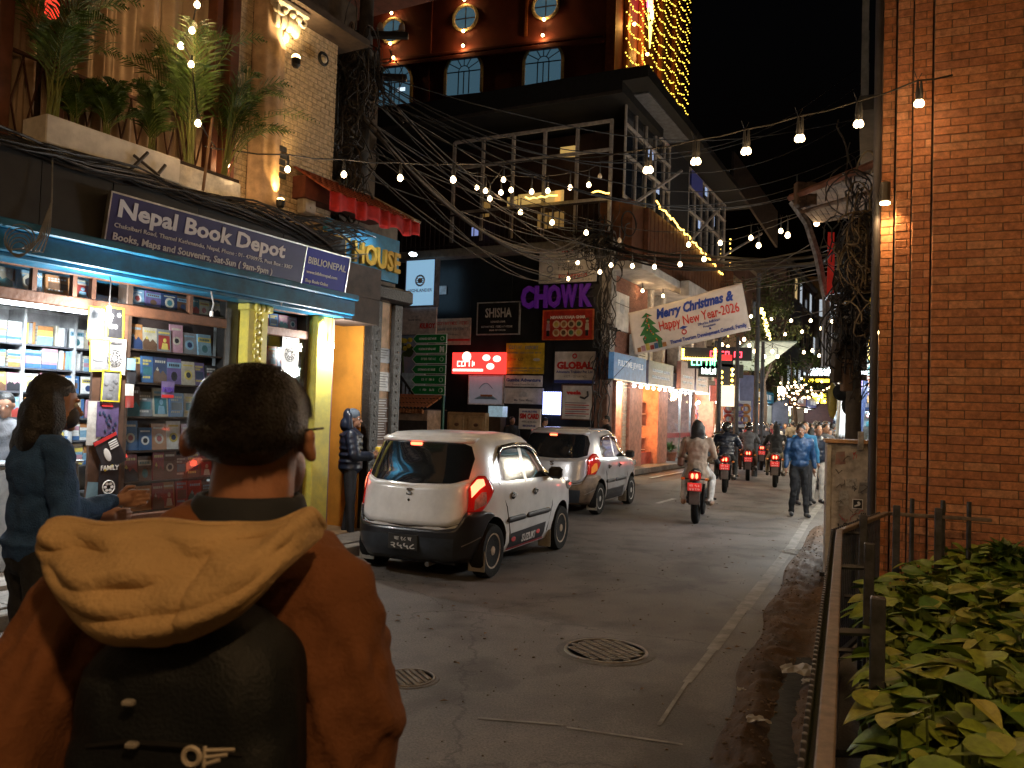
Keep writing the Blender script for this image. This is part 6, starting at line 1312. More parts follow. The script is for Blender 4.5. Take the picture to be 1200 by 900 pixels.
# ================================================================ MOTORCYCLES
def make_bike(label, loc, ang, tank='black', bright=True):
    t = thing('motorcycle', label, 'motorcycle', loc, ang, 'motorcycles riding up the street'); ty = MATS['tyre']; bk = M('bike_black', (.02, .02, .022), .3, coat=.5); ch_ = MATS['chrome']
    for x, wd in ((0, .06), (1.30, .045)):
        wh = MB().mat(ty).torus((x, 0, .30), .255, wd, n=32, m_=10).build('wheel', t, True); b = MB().mat(black_metal).torus((x, 0, .30), .20, .018, n=28, m_=6)
        for k in range(10): a = k*math.pi/5; b.cyl((x, 0, .30), (x+math.cos(a)*.2, 0, .30+math.sin(a)*.2), .006, 5)
        b.cyl((x, -.06, .30), (x, .06, .30), .04, 10); b.build('rim', wh)
    MB().mat(bk).tube([(-.30, 0, .62), (-.12, 0, .66), (.1, 0, .63)], [.05, .07, .06], 8).build('rear_mudguard', t, True)
    b = MB().mat(M('bike_flap', (.10, .09, .08), .7)); b.bbox(-.33, -.315, -.085, .085, .33, .60, c=.01); b.build('mud_flap', t)
    np_ = MB().mat(M('plate_red', (.45, .03, .04), .5, emit=(1, .08, .05), es=.25)).bbox(-.36, -.345, -.11, .11, .55, .68, c=.004).build('number_plate', t)
    for s, z in (('बा ९३', .62), ('४४१७', .565)): tx = text(np_, s, 0, 0, .05, ink_w, y=0, width=.16, align='CENTER', ext=.001); tx.matrix_basis = Matrix.Translation((-.362, 0, z)) @ Matrix.Rotation(-math.pi/2, 4, 'Z')
    tl_ = MB().mat(MATS['tail_red']).bbox(-.38, -.30, -.10, .10, .72, .86, c=.03).build('tail_light', t, 'auto'); MB().mat(MATS['tail_hot']).ball((-.38, -.035, .79), (.012, .022, .045), 8, 6).build('glow', tl_); MB().mat(MATS['tail_hot']).ball((-.38, .035, .79), (.012, .022, .045), 8, 6).build('glow', tl_)
    if bright: lamp('POINT', 'tail_glow', (-.48, 0, .79), 1.6, (1, .06, .04), .04, t)
    MB().mat(M('seat_black', (.02, .018, .018), .7)).tube([(-.25, 0, .82), (.0, 0, .80), (.30, 0, .76), (.55, 0, .80)], [.08, .12, .13, .08], 10).build('seat', t, True)
    MB().mat(PM[tank]).ball((.78, 0, .88), (.27, .15, .15), 14, 10).build('fuel_tank', t, True)
    MB().mat(black_metal).bbox(.45, .85, -.12, .12, .28, .62, c=.05).build('engine', t, 'auto'); MB().mat(MATS['exhaust']).tube([(.7, -.13, .35), (.3, -.17, .30), (-.25, -.2, .40)], [.02, .035, .05], 8).build('exhaust', t, True)
    for s_ in (-1, 1):
        MB().mat(black_metal).tube([(0, s_*.1, .30), (-.1, s_*.13, .66)], .022, 6).build('shock_absorber', t); MB().mat(ch_).tube([(1.30, s_*.09, .30), (1.08, s_*.1, .98)], .022, 6).build('fork', t)
        MB().mat(M('indicator', (.6, .25, .04), .3)).ball((-.30, s_*.19, .74), (.03, .035, .025), 8, 6).build('indicator', t); MB().mat(black_metal).tube([(-.28, 0, .74), (-.29, s_*.17, .74)], .01, 4).build('indicator_stalk', t)
        MB().mat(black_metal).tube([(1.02, s_*.2, 1.08), (.98, s_*.30, 1.25)], .008, 5).build('mirror_stalk', t); MB().mat(black_metal).ball((.97, s_*.32, 1.28), (.02, .06, .04), 10, 6).build('mirror', t)
        MB().mat(black_metal).cyl((.38, s_*.12, .38), (.38, s_*.30, .38), .018, 6).build('footrest', t)
    MB().mat(black_metal).tube([(1.0, -.36, 1.03), (1.05, -.2, 1.08), (1.06, .2, 1.08), (1.0, .36, 1.03)], .016, 6).build('handlebar', t); MB().mat(ch_).tube([(-.30, -.09, .84), (-.36, 0, .88), (-.30, .09, .84)], .012, 6).build('grab_rail', t)
    MB().mat(bk).bbox(1.1, 1.25, -.1, .1, .88, 1.05, c=.04).build('headlight', t, 'auto')
    return t
BK_ = []
for (px, py), yaw, tk, lab in (((815, 613), 72, 'black', 'nearest motorcycle with red plate carrying the woman in the beige coat'), ((849, 577), 73, 'blue', 'motorcycle ridden by the man in the dark puffer jacket'), ((876, 563), 74, 'red', 'motorcycle with a glowing tail light left of the hooded rider'), ((908, 571), 70, 'black', 'motorcycle ridden by the black hooded rider beside the man in blue')):
    g = G(px, py); a = R(yaw); BK_.append((g, a)); make_bike(lab, (g.x, g.y, 0), a, tk)

# ================================================================ PEOPLE
fold = bpy.data.textures.new('folds', 'CLOUDS'); fold.noise_scale = .11; fold.noise_depth = 2
fold_b = bpy.data.textures.new('folds_big', 'CLOUDS'); fold_b.noise_scale = .13; fold_b.noise_depth = 5
def cap_(b, p, q, r0, r1, n=12):
    p, q = Vector(p), Vector(q); d = q-p; L = d.length
    if L < 1e-5: d = Vector((0, 0, 1)); L = 1e-5
    d.normalize(); a = d.orthogonal().normalized(); c = d.cross(a); vs = []; rings = []
    for k in range(1, 4): t_ = -math.pi/2+k*math.pi/8; rings.append((p+d*r0*math.sin(t_), r0*math.cos(t_)))
    rings.append((p, r0)); rings.append((q, r1))
    for k in range(1, 4): t_ = k*math.pi/8; rings.append((q+d*r1*math.sin(t_), r1*math.cos(t_)))
    for o, r_ in rings:
        for i in range(n): t_ = 2*math.pi*i/n; vs.append(o+a*math.cos(t_)*r_+c*math.sin(t_)*r_)
    k = len(rings); fs = [(j*n+i, j*n+(i+1) % n, (j+1)*n+(i+1) % n, (j+1)*n+i) for j in range(k-1) for i in range(n)]; vs += [p-d*r0, q+d*r1]
    fs += [((i+1) % n, i, k*n) for i in range(n)]+[((k-1)*n+i, (k-1)*n+(i+1) % n, k*n+1) for i in range(n)]; b.add(vs, fs)
PENDING = []
def blob(name, prims, m, parent, vox=.02, disp=0, smooth=3, tex=None):
    b = MB().mat(m)
    for p in prims:
        if p[0] == 'c': cap_(b, p[1], p[2], p[3], p[4])
        else:
            n0 = len(b.v); b.ball((0, 0, 0), p[2], 20, 14); mt = Matrix.Translation(p[1])
            if len(p) > 3: mt = mt @ (Matrix.Rotation(p[3][0], 4, 'X') @ Matrix.Rotation(p[3][1], 4, 'Y') @ Matrix.Rotation(p[3][2], 4, 'Z'))
            for i in range(n0, len(b.v)): b.v[i] = tuple(mt @ Vector(b.v[i]))
    o = b.build(name, parent)
    r = o.modifiers.new('r', 'REMESH'); r.mode = 'VOXEL'; r.voxel_size = vox; r.use_smooth_shade = True
    if smooth: s_ = o.modifiers.new('s', 'SMOOTH'); s_.factor = .5; s_.iterations = smooth
    if disp: d_ = o.modifiers.new('d', 'DISPLACE'); d_.texture = tex or fold; d_.strength = disp; d_.mid_level = .5; d_.texture_coords = 'LOCAL'
    PENDING.append(o); return o
def bake():
    bpy.context.view_layer.update(); dg = bpy.context.evaluated_depsgraph_get()
    for o in PENDING:
        me = bpy.data.meshes.new_from_object(o.evaluated_get(dg)); me.name = o.name; me.polygons.foreach_set('use_smooth', [True]*len(me.polygons))
        if not me.materials: me.materials.append(o.data.materials[0])
        o.modifiers.clear(); o.data = me
    PENDING.clear()
skin = M('skin', (.36, .19, .12), .5, var=.08, scale=12); skin2 = M('skin_tan', (.28, .14, .085), .5, var=.08, scale=12); hair_m = M('hair_black', (.012, .010, .009), .45, var=.2, scale=20, bump=.5, bscale=120)
def cloth(n_, c, rough=.85, bump=.25, bs=90, var=.15): return M(n_, c, rough, var=var, scale=9, bump=bump, bscale=bs)
def arm_pts(sh, el, wr): return Vector(sh), Vector(el), Vector(wr)
def hand(wr, fd, side, curl=.5):   # wrist, direction of fingers, +1/-1
    wr = Vector(wr); f = Vector(fd).normalized(); s_ = f.orthogonal() if abs(f.z) > .99 else f.cross(Vector((0, 0, 1))); s_.normalize(); pal = s_.cross(f).normalized(); 
    acr = Vector((0, 1, 0)) if abs(f.y) < .6 else Vector((0, 0, 1)); acr = (acr-f*acr.dot(f)).normalized(); inn = f.cross(acr).normalized()*side
    P = [('c', wr, wr+f*.05, .024, .030), ('c', wr+f*.05-acr*.022, wr+f*.085-acr*.03, .018, .015), ('c', wr+f*.05+acr*.022, wr+f*.085+acr*.03, .018, .015)]
    for i, L in enumerate((.060, .072, .068, .052)):
        b0 = wr+f*.085+acr*(.030-.020*i); m_ = b0+f*L*.5+inn*L*.12*curl; e = m_+(f*(1-curl*.6)+inn*curl).normalized()*L*.5; P += [('c', b0, m_, .0095, .0088), ('c', m_, e, .0088, .0075)]
    t0 = wr+f*.03+acr*.03; t1 = t0+(f*.6+acr*.7+inn*.3).normalized()*.04; P += [('c', t0, t1, .013, .0105), ('c', t1, t1+(f+inn*.5).normalized()*.03, .0105, .009)]
    return P
def person(label, loc, yaw, s=1.0, pose=None, top=None, bottom=None, hair='short', shoe=None, group=None, vox=.02, disp=.045, face=True, hood=False, cap=None, sk=None, coat=0, puffy=False, mask=None, helmet=None, bare=False):
    ps = dict(pelvis=(0, 0, .95), chest=(0, 0, 1.28), neck=(0, .0, 1.46), head=(0, .02, 1.60), shl=(-.19, 0, 1.41), shr=(.19, 0, 1.41), ell=(-.25, .0, 1.13), elr=(.25, 0, 1.13), wrl=(-.27, .06, .88), wrr=(.27, .06, .88),
              hpl=(-.09, 0, .93), hpr=(.09, 0, .93), knl=(-.10, .02, .50), knr=(.10, .02, .50), anl=(-.10, -.02, .09), anr=(.10, -.02, .09), tol=(-.11, .14, .04), tor=(.11, .14, .04), hdl=(0, .1, -1), hdr=(0, .1, -1), look=0, tilt=0)
    ps.update(pose or {}); V = {k: (Vector(v)*s if isinstance(v, tuple) and k[:2] != 'hd' else v) for k, v in ps.items()}
    t = thing('person', label, 'person', loc, yaw, group); sk = sk or skin; hd = V['head']; q = s
    Rh = Matrix.Rotation(ps['look'], 4, 'Z') @ Matrix.Rotation(ps['tilt'], 4, 'X')
    H = lambda x, y, z: hd + Rh @ (Vector((x, y, z))*q)
    er = (ps['tilt'], 0, ps['look'])
    P = [('e', H(0, -.01, .02), (.076*q, .095*q, .10*q), (0, 0, ps['look'])), ('e', H(0, .035, -.045), (.055*q, .06*q, .07*q), (0, 0, ps['look'])), ('c', V['neck']-Vector((0, 0, .08*q)), H(0, -.01, -.07), .06*q, .052*q)]
    if face: P += [('c', H(0, .09, .0), H(0, .108, -.028), .011*q, .015*q), ('c', H(-.022, .085, -.062), H(.022, .085, -.062), .009*q, .009*q), ('e', H(0, .082, -.095), (.022*q, .018*q, .018*q)), ('c', H(-.04, .082, .028), H(.04, .082, .028), .009*q, .009*q)]
    for x in (-1, 1): P += [('e', H(x*.078, -.005, -.01), (.012*q, .022*q, .034*q), (0, 0, ps['look']))]
    P += [('c', V['chest'], V['pelvis'], .075*q, .08*q), ('c', V['shl'], V['shr'], .035*q, .035*q)]
    for a in 'lr': P += [('c', V['sh'+a], V['el'+a], .034*q, .03*q), ('c', V['el'+a], V['wr'+a], .03*q, .025*q), ('c', V['hp'+a], V['kn'+a], .06*q, .045*q), ('c', V['kn'+a], V['an'+a], .04*q, .032*q)] + hand(V['wr'+a], ps['hd'+a], 1 if a == 'r' else -1)
    blob('body', P, sk, t, vox*.6 if vox < .018 else vox*.8, smooth=1)
    if face and vox < .03:
        b = MB().mat(M('eye_white', (.6, .58, .55), .2, var=0)); [b.ball(H(x*.031, .076, .008), .013*q, 8, 6) for x in (-1, 1)]; b.mat(M('iris', (.02, .01, .005), .1, var=0)); [b.ball(H(x*.031, .0835, .008), .007*q, 6, 4) for x in (-1, 1)]; b.build('eyes', t, True)
    k = 1.25 if puffy else 1.0
    ch, pv = V['chest'], V['pelvis']; cf = Vector((0, .0, 0))
    J = [('e', ch+Vector((0, 0, .02*q)), (.185*q*k**.5, .125*q*k, .19*q)), ('e', (ch+pv)/2, (.165*q*k**.5, .12*q*k, .2*q)), ('e', pv+Vector((0, 0, .03*q)), (.17*q*k**.5, .13*q*k, .13*q)), ('c', V['shl']-Vector((0, 0, .035)), V['shr']-Vector((0, 0, .035)), .06*q*k, .06*q*k), ('c', V['neck']-Vector((0, 0, .05*q)), V['shl']-Vector((0, 0, .03)), .055*q, .06*q), ('c', V['neck']-Vector((0, 0, .05*q)), V['shr']-Vector((0, 0, .03)), .055*q, .06*q), ('c', V['neck']-Vector((0, 0, .06*q)), V['neck'], .08*q, .068*q)]
    if coat: J += [('c', pv, pv-Vector((0, 0, coat*q)), .16*q, .18*q), ('e', pv-Vector((0, 0, coat*q*.5)), (.2*q, .15*q, coat*q*.7))]
    for a in 'lr': J += [('c', V['sh'+a]-Vector((0, 0, .02)), V['el'+a], .066*q*k, .056*q*k), ('c', V['el'+a], V['wr'+a]-(V['wr'+a]-V['el'+a])*.06, .056*q*k, .04*q*k)]
    if puffy: 
        for z in range(6): zz = pv.z+(ch.z-pv.z+.1)*z/5; J.append(('e', Vector((ch.x+(pv.x-ch.x)*(1-z/5), ch.y+(pv.y-ch.y)*(1-z/5), zz)), (.205*q, .165*q, .05*q)))
        for a in 'lr':
            for z in (.15, .4, .65, .9): J.append(('e', V['sh'+a].lerp(V['el'+a], z), (.082*q,)*3)); J.append(('e', V['el'+a].lerp(V['wr'+a], z*.9), (.07*q,)*3))
    if top.name == 'denim_blue': J += [('e', pv+Vector((0, 0, .05)), (.19*q, .145*q, .035*q)), ('c', V['neck']+Vector((-.07, 0, -.02)), V['neck']+Vector((.07, 0, -.02)), .035, .035)]
    if hood: J += [('e', H(0, -.04, .02), (.10*q, .11*q, .13*q)), ('c', V['neck'], H(0, -.05, -.08), .09*q, .10*q)]
    blob('jacket', J, top, t, vox, disp)
    T = [('e', pv-Vector((0, 0, .01*q)), (.155*q, .12*q, .12*q))]
    for a in 'lr': T += [('c', V['hp'+a], V['kn'+a], .095*q, .068*q), ('c', V['kn'+a], V['an'+a]+Vector((0, 0, .02*q)), .066*q, .052*q)]
    blob('trousers', T, bottom, t, vox, disp*.8)
    sm = shoe or M('shoe_dark', (.03, .03, .035), .6)
    for a in 'lr': blob('shoe', [('c', V['an'+a]-Vector((0, .03*q, .035*q)), V['to'+a], .045*q, .038*q), ('c', V['an'+a], V['an'+a]-Vector((0, 0, .03*q)), .042*q, .05*q)], sm, t, vox*.8)
    if helmet: 
        b = MB().mat(helmet); b.ball(H(0, -.005, .02), (.125*q, .145*q, .14*q), 20, 14); b.build('helmet', t, True); MB().mat(M('visor', (.02, .02, .03), .08)).ball(H(0, .035, .005), (.11*q, .115*q, .06*q), 16, 8).build('visor', t, True)
    elif hair and not hood:
        Hh = [('e', H(0, -.025, .038), (.086*q, .10*q, .093*q), (0, 0, ps['look'])), ('e', H(0, -.06, -.0), (.075*q, .06*q, .07*q), (0, 0, ps['look']))]
        if hair == 'long': Hh += [('e', H(0, -.07, -.10), (.115*q, .06*q, .13*q), (0, 0, ps['look'])), ('e', H(-.075, -.02, -.06), (.042*q, .065*q, .12*q)), ('e', H(.075, -.02, -.06), (.042*q, .065*q, .12*q)), ('e', H(-.04, -.085, -.19), (.085*q, .045*q, .09*q)), ('e', H(.05, -.08, -.17), (.07*q, .045*q, .08*q))]
        blob('hair', Hh, hair_m, t, vox*.8, .012 if hair != 'long' else .03)
    if cap: MB().mat(cap).ball(H(0, -.01, .055), (.088*q, .105*q, .075*q), 16, 10).build('hat', t, True)
    if mask: MB().mat(mask).ball(H(0, .06, -.05), (.056*q, .05*q, .055*q), 12, 8).build('face_mask', t, True)
    return t
blue_j = cloth('jacket_blue', (.008, .045, .12), .5); navy_p = cloth('puffer_navy', (.012, .018, .035), .35, .1); dark = cloth('cloth_dark', (.02, .022, .028)); blackc = cloth('cloth_black', (.012, .012, .013)); beige = cloth('coat_beige', (.36, .27, .20), .9, .3); denim = cloth('denim_blue', (.03, .095, .26), .85, .5, 140)
white_t = cloth('cloth_white', (.55, .52, .48)); greyc = cloth('cloth_grey', (.12, .12, .13)); lightblue = cloth('cloth_light_blue', (.02, .14, .30)); brownc = cloth('cloth_brown', (.10, .055, .03)); redc = cloth('cloth_red', (.28, .04, .04)); khaki = cloth('cloth_khaki', (.20, .16, .10)); pinkc = cloth('cloth_pink', (.42, .22, .24))
# --- man in puffer jacket by the passage
g = G(407, 632, .0)
pz = person('man in dark puffer jacket and grey beanie holding something yellow beside the white car', (g.x, g.y, .0), R(-80), .97, dict(elr=(.24, .06, 1.12), wrr=(.12, .28, 1.12), ell=(-.24, .06, 1.12), wrl=(-.10, .28, 1.10), hdr=(-.6, 1, .2), hdl=(.6, 1, .2), look=R(-12), anl=(-.08, -.04, .09), anr=(.08, .04, .09)), navy_p, dark, hair=None, vox=.014, disp=.012, puffy=True, sk=skin2, shoe=M('shoe_blue', (.05, .14, .26), .6))
MB().mat(cloth('beanie_grey', (.10, .13, .17))).ball((0, .005, 1.66*.97), (.088, .10, .085), 18, 12).build('beanie', pz, True)
blob('hood', [('e', (0, -.08, 1.48), (.11, .075, .10)), ('c', (-.085, -.02, 1.44), (-.078, -.03, 1.60), .045, .036), ('c', (.085, -.02, 1.44), (.078, -.03, 1.60), .045, .036), ('e', (0, -.055, 1.60), (.092, .065, .10))], navy_p, pz, .014, .01)
yb = thing('yellow_packet', 'yellow paper packet held by the man in the puffer jacket', 'packet', pz.matrix_basis @ Vector((0, .36, 1.10)), R(-60)); MB().mat(M('packet_yellow', (.70, .48, .04), .6)).bbox(-.06, .06, -.03, .03, -.02, .10, c=.01).build('wrapper', yb); MB().mat(paper).bbox(-.05, .05, -.02, .02, .101, .112, c=.004).build('napkin', yb)
# --- man walking in blue jacket
g = G(936, 606); person('man in a blue jacket and dark trousers walking towards the camera', (g.x, g.y, 0), R(170), .98, dict(ell=(-.235, -.05, 1.15), elr=(.235, -.02, 1.15), wrl=(-.25, .0, .90), wrr=(.25, .06, .90), anl=(-.12, .06, .09), tol=(-.14, .22, .05), anr=(.12, -.08, .09), tor=(.14, .08, .05), head=(0, .04, 1.58), tilt=R(-12)), blue_j, blackc, vox=.016, disp=.06, sk=skin2)
# --- riders
def rider(label, bi, top, bottom, off=.42, s=.97, vox=.02, sk=None, **k):
    g, a = BK_[bi]; yaw = a-math.pi/2; u = Vector((math.cos(a), math.sin(a), 0))
    ps = dict(pelvis=(0, 0, .92), chest=(0, .08, 1.24), neck=(0, .12, 1.42), head=(0, .15, 1.56), shl=(-.19, .11, 1.37), shr=(.19, .11, 1.37), ell=(-.30, .28, 1.16), elr=(.30, .28, 1.16), wrl=(-.33, .50, 1.10), wrr=(.33, .50, 1.10), hpl=(-.10, .03, .88), hpr=(.10, .03, .88), knl=(-.22, .40, .72), knr=(.22, .40, .72), anl=(-.22, .14, .36), anr=(.22, .14, .36), tol=(-.24, .30, .32), tor=(.24, .30, .32), hdl=(.3, 1, 0), hdr=(-.3, 1, 0))
    ps.update(k.pop('pose', {})); p_ = g+u*off; return person(label, (p_.x, p_.y, 0), yaw, s, ps, top, bottom, vox=vox, sk=sk, **k)
rider('woman in a long beige coat riding pillion on the nearest motorcycle', 0, beige, white_t, off=.02, s=1.0, coat=.26, hair='long', vox=.016, pose=dict(pelvis=(0, 0, .92), chest=(0, .02, 1.22), neck=(0, .04, 1.42), head=(.0, .08, 1.56), shl=(-.19, .03, 1.37), shr=(.19, .03, 1.37), ell=(-.27, .12, 1.10), elr=(.27, .12, 1.10), wrl=(-.14, .30, 1.02), wrr=(.14, .30, 1.02), hdl=(1, .3, 0), hdr=(-1, .3, 0)), shoe=M('shoe_tan', (.35, .2, .12), .6))
hb = thing('handbag', 'small brown handbag hanging at the left side of the woman in beige', 'bag', BK_[0][0]+Vector((-.24, .10, 1.0)), BK_[0][1]-math.pi/2); MB().mat(M('bag_brown', (.12, .05, .025), .5)).bbox(-.05, .05, -.11, .11, -.09, .09, c=.03).build('pouch', hb, 'auto'); MB().mat(M('bag_brown')).tube([(.02, -.08, .08), (.06, -.05, .30), (.10, .0, .42)], .008, 5).build('strap', hb)
rider('man in black driving the nearest motorcycle in front of the woman in beige', 0, dark, brownc, off=.56, s=.86, vox=.025, helmet=M('helmet_black', (.02, .02, .02), .2, coat=1))
rider('rider in a dark quilted jacket and helmet on the second motorcycle', 1, navy_p, blackc, off=.30, vox=.02, puffy=True, helmet=MATS['helmet_black'])
rider('rider in a dark grey jacket on the motorcycle left of the hooded rider', 2, greyc, brownc, off=.25, vox=.024, helmet=MATS['helmet_black'])
rider('rider in a black hooded coat beside the man in blue', 3, blackc, khaki, off=.25, vox=.02, hood=True, hair=None)
# --- people at the stall behind the cars
g = BF.w(BF.at(711, 490, 2)[0], 2.0, 0); person('man in a black jacket looking left behind the silver car', (g.x, g.y, 0), R(105), 1.0, dict(look=R(0), elr=(.24, .1, 1.15), wrr=(.15, .3, 1.15), hdr=(-.3, 1, 0)), blackc, dark, vox=.022, disp=.02)
g = BF.w(BF.at(600, 497, 1.6)[0], 1.6, 0); person('dark haired person behind the roof of the white car', (g.x, g.y, 0), R(-150), .93, {}, dark, dark, vox=.025)
g = BF.w(BF.at(638, 490, 1.3)[0], 1.3, 0); person('person looking down in front of the blue LED panel', (g.x, g.y, 0), R(-100), .93, dict(tilt=R(-25)), greyc, dark, vox=.025)
g = LF.w(tn(3, 480, -1.0), -.95, .13); person('shop keeper head seen behind the counter inside the book shop', (g.x, g.y, .13), R(200), .93, dict(tilt=R(-15)), greyc, dark, vox=.02)
# --- crowd: a few kinds, then copies each with its own colours and place
kinds = [person('man in a light blue jacket walking behind the man in blue', G(948, 592)-Vector((.12, 0, 0)), R(175), 1.0, dict(anl=(-.12, .06, .09), anr=(.12, -.08, .09)), lightblue, dark, vox=.026, group='people walking in the far crowd'),
         person('man in a dark puffer jacket right of the man in blue', G(957, 590), R(185), .97, {}, navy_p, white_t, vox=.026, puffy=True, group='people walking in the far crowd'),
         person('woman with long dark hair in the far crowd by the white car', G(893, 545), R(10), .93, {}, pinkc, dark, hair='long', vox=.026, group='people walking in the far crowd')]
bake()
cr = random.Random(41); adj = ['left', 'middle', 'right']
tops = [('black', blackc), ('grey', greyc), ('brown', brownc), ('navy', navy_p), ('red', redc), ('khaki', khaki), ('pink', pinkc), ('white', white_t), ('blue', blue_j), ('light blue', lightblue)]
spots = [(930, 535, 0), (966, 575, 0), (972, 566, 1), (960, 562, 0), (981, 560, 2), (968, 556, 1), (948, 548, 0), (976, 545, 1), (935, 540, 2), (985, 552, 0), (958, 540, 1), (990, 540, 2), (943, 530, 1), (966, 532, 0), (925, 530, 0), (978, 528, 1), (952, 525, 2), (935, 522, 0), (990, 526, 0), (915, 524, 1), (860, 535, 0), (838, 535, 1), (848, 540, 2), (868, 530, 0), (856, 528, 1), (880, 526, 0), (893, 526, 2), (903, 528, 1), (842, 526, 0), (830, 532, 1)]
for _ in range(46):
    py_ = 512+cr.random()**1.6*38; px_ = cr.uniform(838, 1000) if py_ < 530 else cr.uniform(925, 998)
    spots.append((px_, py_, cr.randrange(3)))
for _ in range(34): spots.append((cr.uniform(938, 992), cr.uniform(538, 572), cr.randrange(3)))
for _ in range(30): spots.append((cr.uniform(842, 930), cr.uniform(526, 548), cr.randrange(3)))
for i, (px, py, k) in enumerate(spots):
    g = G(px, py); c = copy_tree(kinds[k]); c.location = (g.x, g.y, 0); c.rotation_euler = (0, 0, R(cr.choice([0, 180]) + cr.uniform(-35, 35))); sc = cr.uniform(.92, 1.04); c.scale = (sc, sc, sc)
    nm, mt = tops[cr.randrange(len(tops))]
    for ch in c.children:
        if ch.name.startswith('jacket'): ch.material_slots[0].link = 'OBJECT'; ch.material_slots[0].material = mt
    side = 'left kerb' if px < 875 else ('street centre' if px < 940 else 'right kerb'); c['label'] = 'person in %s top in the far crowd by the %s, %s of them' % (nm, side, ORD[i % 20])
for i, (px, py, src, lab) in enumerate(((860, 553, 1, 'farther motorcycle behind the second motorcycle'), (892, 551, 2, 'farther motorcycle between the two riders in grey and black'), (846, 560, 3, 'farther motorcycle at the left behind the woman in beige'), (878, 545, 1, 'farthest motorcycle in the middle of the crowd'))):
    g = G(px, py); m0 = [o for o in COL.objects if o.get('category') == 'motorcycle'][src]; c = copy_tree(m0); dl = Vector((g.x, g.y, 0))-m0.location; c.location = (g.x, g.y, 0); c['label'] = lab
    r0 = [o for o in COL.objects if o.get('label', '').startswith(('rider in a dark quilted', 'rider in a dark grey', 'rider in a black hooded')[src-1])][0]; c = copy_tree(r0); c.location = r0.location+dl; c['label'] = 'rider on the '+lab
# --- denim woman at the left edge
dw = W(48, 560, 3.7); person('woman with long dark hair in a blue denim jacket looking at the magazines', (dw.x, dw.y, .02), R(-42), 1.04, dict(head=(0, .04, 1.59), ell=(-.25, .02, 1.12), wrl=(-.12, .30, 1.06), elr=(.23, .02, 1.13), wrr=(.12, .27, 1.16), hdr=(.1, 1, .1), hdl=(.2, 1, 0), look=R(-8), tilt=R(-8)), denim, dark, hair='long', vox=.010, disp=.045, mask=M('mask_dark', (.05, .05, .06), .8))
bake()
# ================================================================ MAN IN THE FOREGROUND
FY = 1.12
def fp(px, py, y=FY): return W(px, py, y)
mc = fp(285, 560); fm_ = thing('person', 'man seen from behind in a rust brown jacket with a tan hood and backpack', 'person', (mc.x, mc.y, 0), R(-3))
L_ = lambda px, py, y=FY: fm_.matrix_basis.inverted() @ W(px, py, y)
rust_c = M('corduroy_rust', (.175, .070, .030), .95, var=.14, scale=3, bump=.22, bscale=150, spec=.2); tan_c = M('hood_tan', (.46, .31, .15), .9, var=.1, scale=4, bump=.35, bscale=140, spec=.2)
hc = L_(295, 492); neckp = L_(285, 585)
blob('body', [('e', hc+Vector((0, .02, -.012)), (.066, .080, .070)), ('c', hc+Vector((0, .02, -.05)), neckp+Vector((0, .02, -.08)), .055, .062), ('e', hc+Vector((-.088, .008, -.032)), (.011, .019, .027), (.15, .3, -.5)), ('e', hc+Vector((-.080, .008, -.030)), (.014, .012, .018)), ('e', hc+Vector((.076, .012, -.034)), (.010, .018, .026), (.15, -.3, .5)), ('e', hc+Vector((.080, .004, -.022)), (.009, .013, .014)), ('e', hc+Vector((0, .07, -.07)), (.055, .055, .06)), ('c', neckp+Vector((0, .05, -.15)), neckp+Vector((0, .06, -.9)), .10, .11), ('c', neckp+Vector((-.1, .06, -.9)), neckp+Vector((-.1, .06, -1.42)), .08, .04), ('c', neckp+Vector((.1, .06, -.9)), neckp+Vector((.1, .06, -1.42)), .08, .04)], M('skin_near', (.36, .17, .10), .45, var=.1, scale=15, bump=.1, bscale=150), fm_, .006, smooth=2)
ho = blob('hair', [('e', hc+Vector((0, .005, .014)), (.075, .097, .066)), ('e', hc+Vector((0, -.004, -.004)), (.078, .090, .054)), ('e', hc+Vector((0, -.020, -.028)), (.066, .066, .036))], M('hair_near', (.017, .014, .012), .35, var=.3, scale=60, bump=.9, bscale=260), fm_, .006, .014, smooth=2)
# --- short strands standing off the scalp, nobody could count them
hs_ = MB().mat(MATS['hair_near']); q = random.Random(15)
for i in range(9000):
    th, ph = q.uniform(0, 6.28), math.acos(q.uniform(-.45, 1)); n = Vector((math.sin(ph)*math.cos(th), math.sin(ph)*math.sin(th), math.cos(ph)))
    if n.z < -.05: c0, rr_ = hc+Vector((0, -.004, -.006)), (.0785, .090, .056)
    else: c0, rr_ = hc+Vector((0, .005, .014)), (.0755, .097, .067)
    if n.z < -.1 and n.y > .1: continue
    p0 = c0+Vector((n.x*rr_[0], n.y*rr_[1], n.z*rr_[2]))*.985; d_ = (n*.30+Vector((n.y*.3+q.uniform(-.25, .25), q.uniform(-.2, .2), -.8-q.uniform(0, .3)))).normalized(); L = q.uniform(.009, .019); s_ = d_.cross(n).normalized()*.0011; hs_.add([p0-s_, p0+s_, p0+d_*L], [(0, 1, 2)])
hs_.build('hair_strands', fm_)['kind'] = 'stuff'
blob('shirt_collar', [('c', neckp+Vector((math.cos(a)*.068, .025+math.sin(a)*.066, .0)), neckp+Vector((math.cos(a)*.080, .025+math.sin(a)*.078, -.05)), .008, .010) for a in [k*math.pi/18 for k in range(36)]], M('collar_navy', (.01, .014, .022), .8), fm_, .007)
sl_, sr_ = L_(98, 722), L_(383, 716)
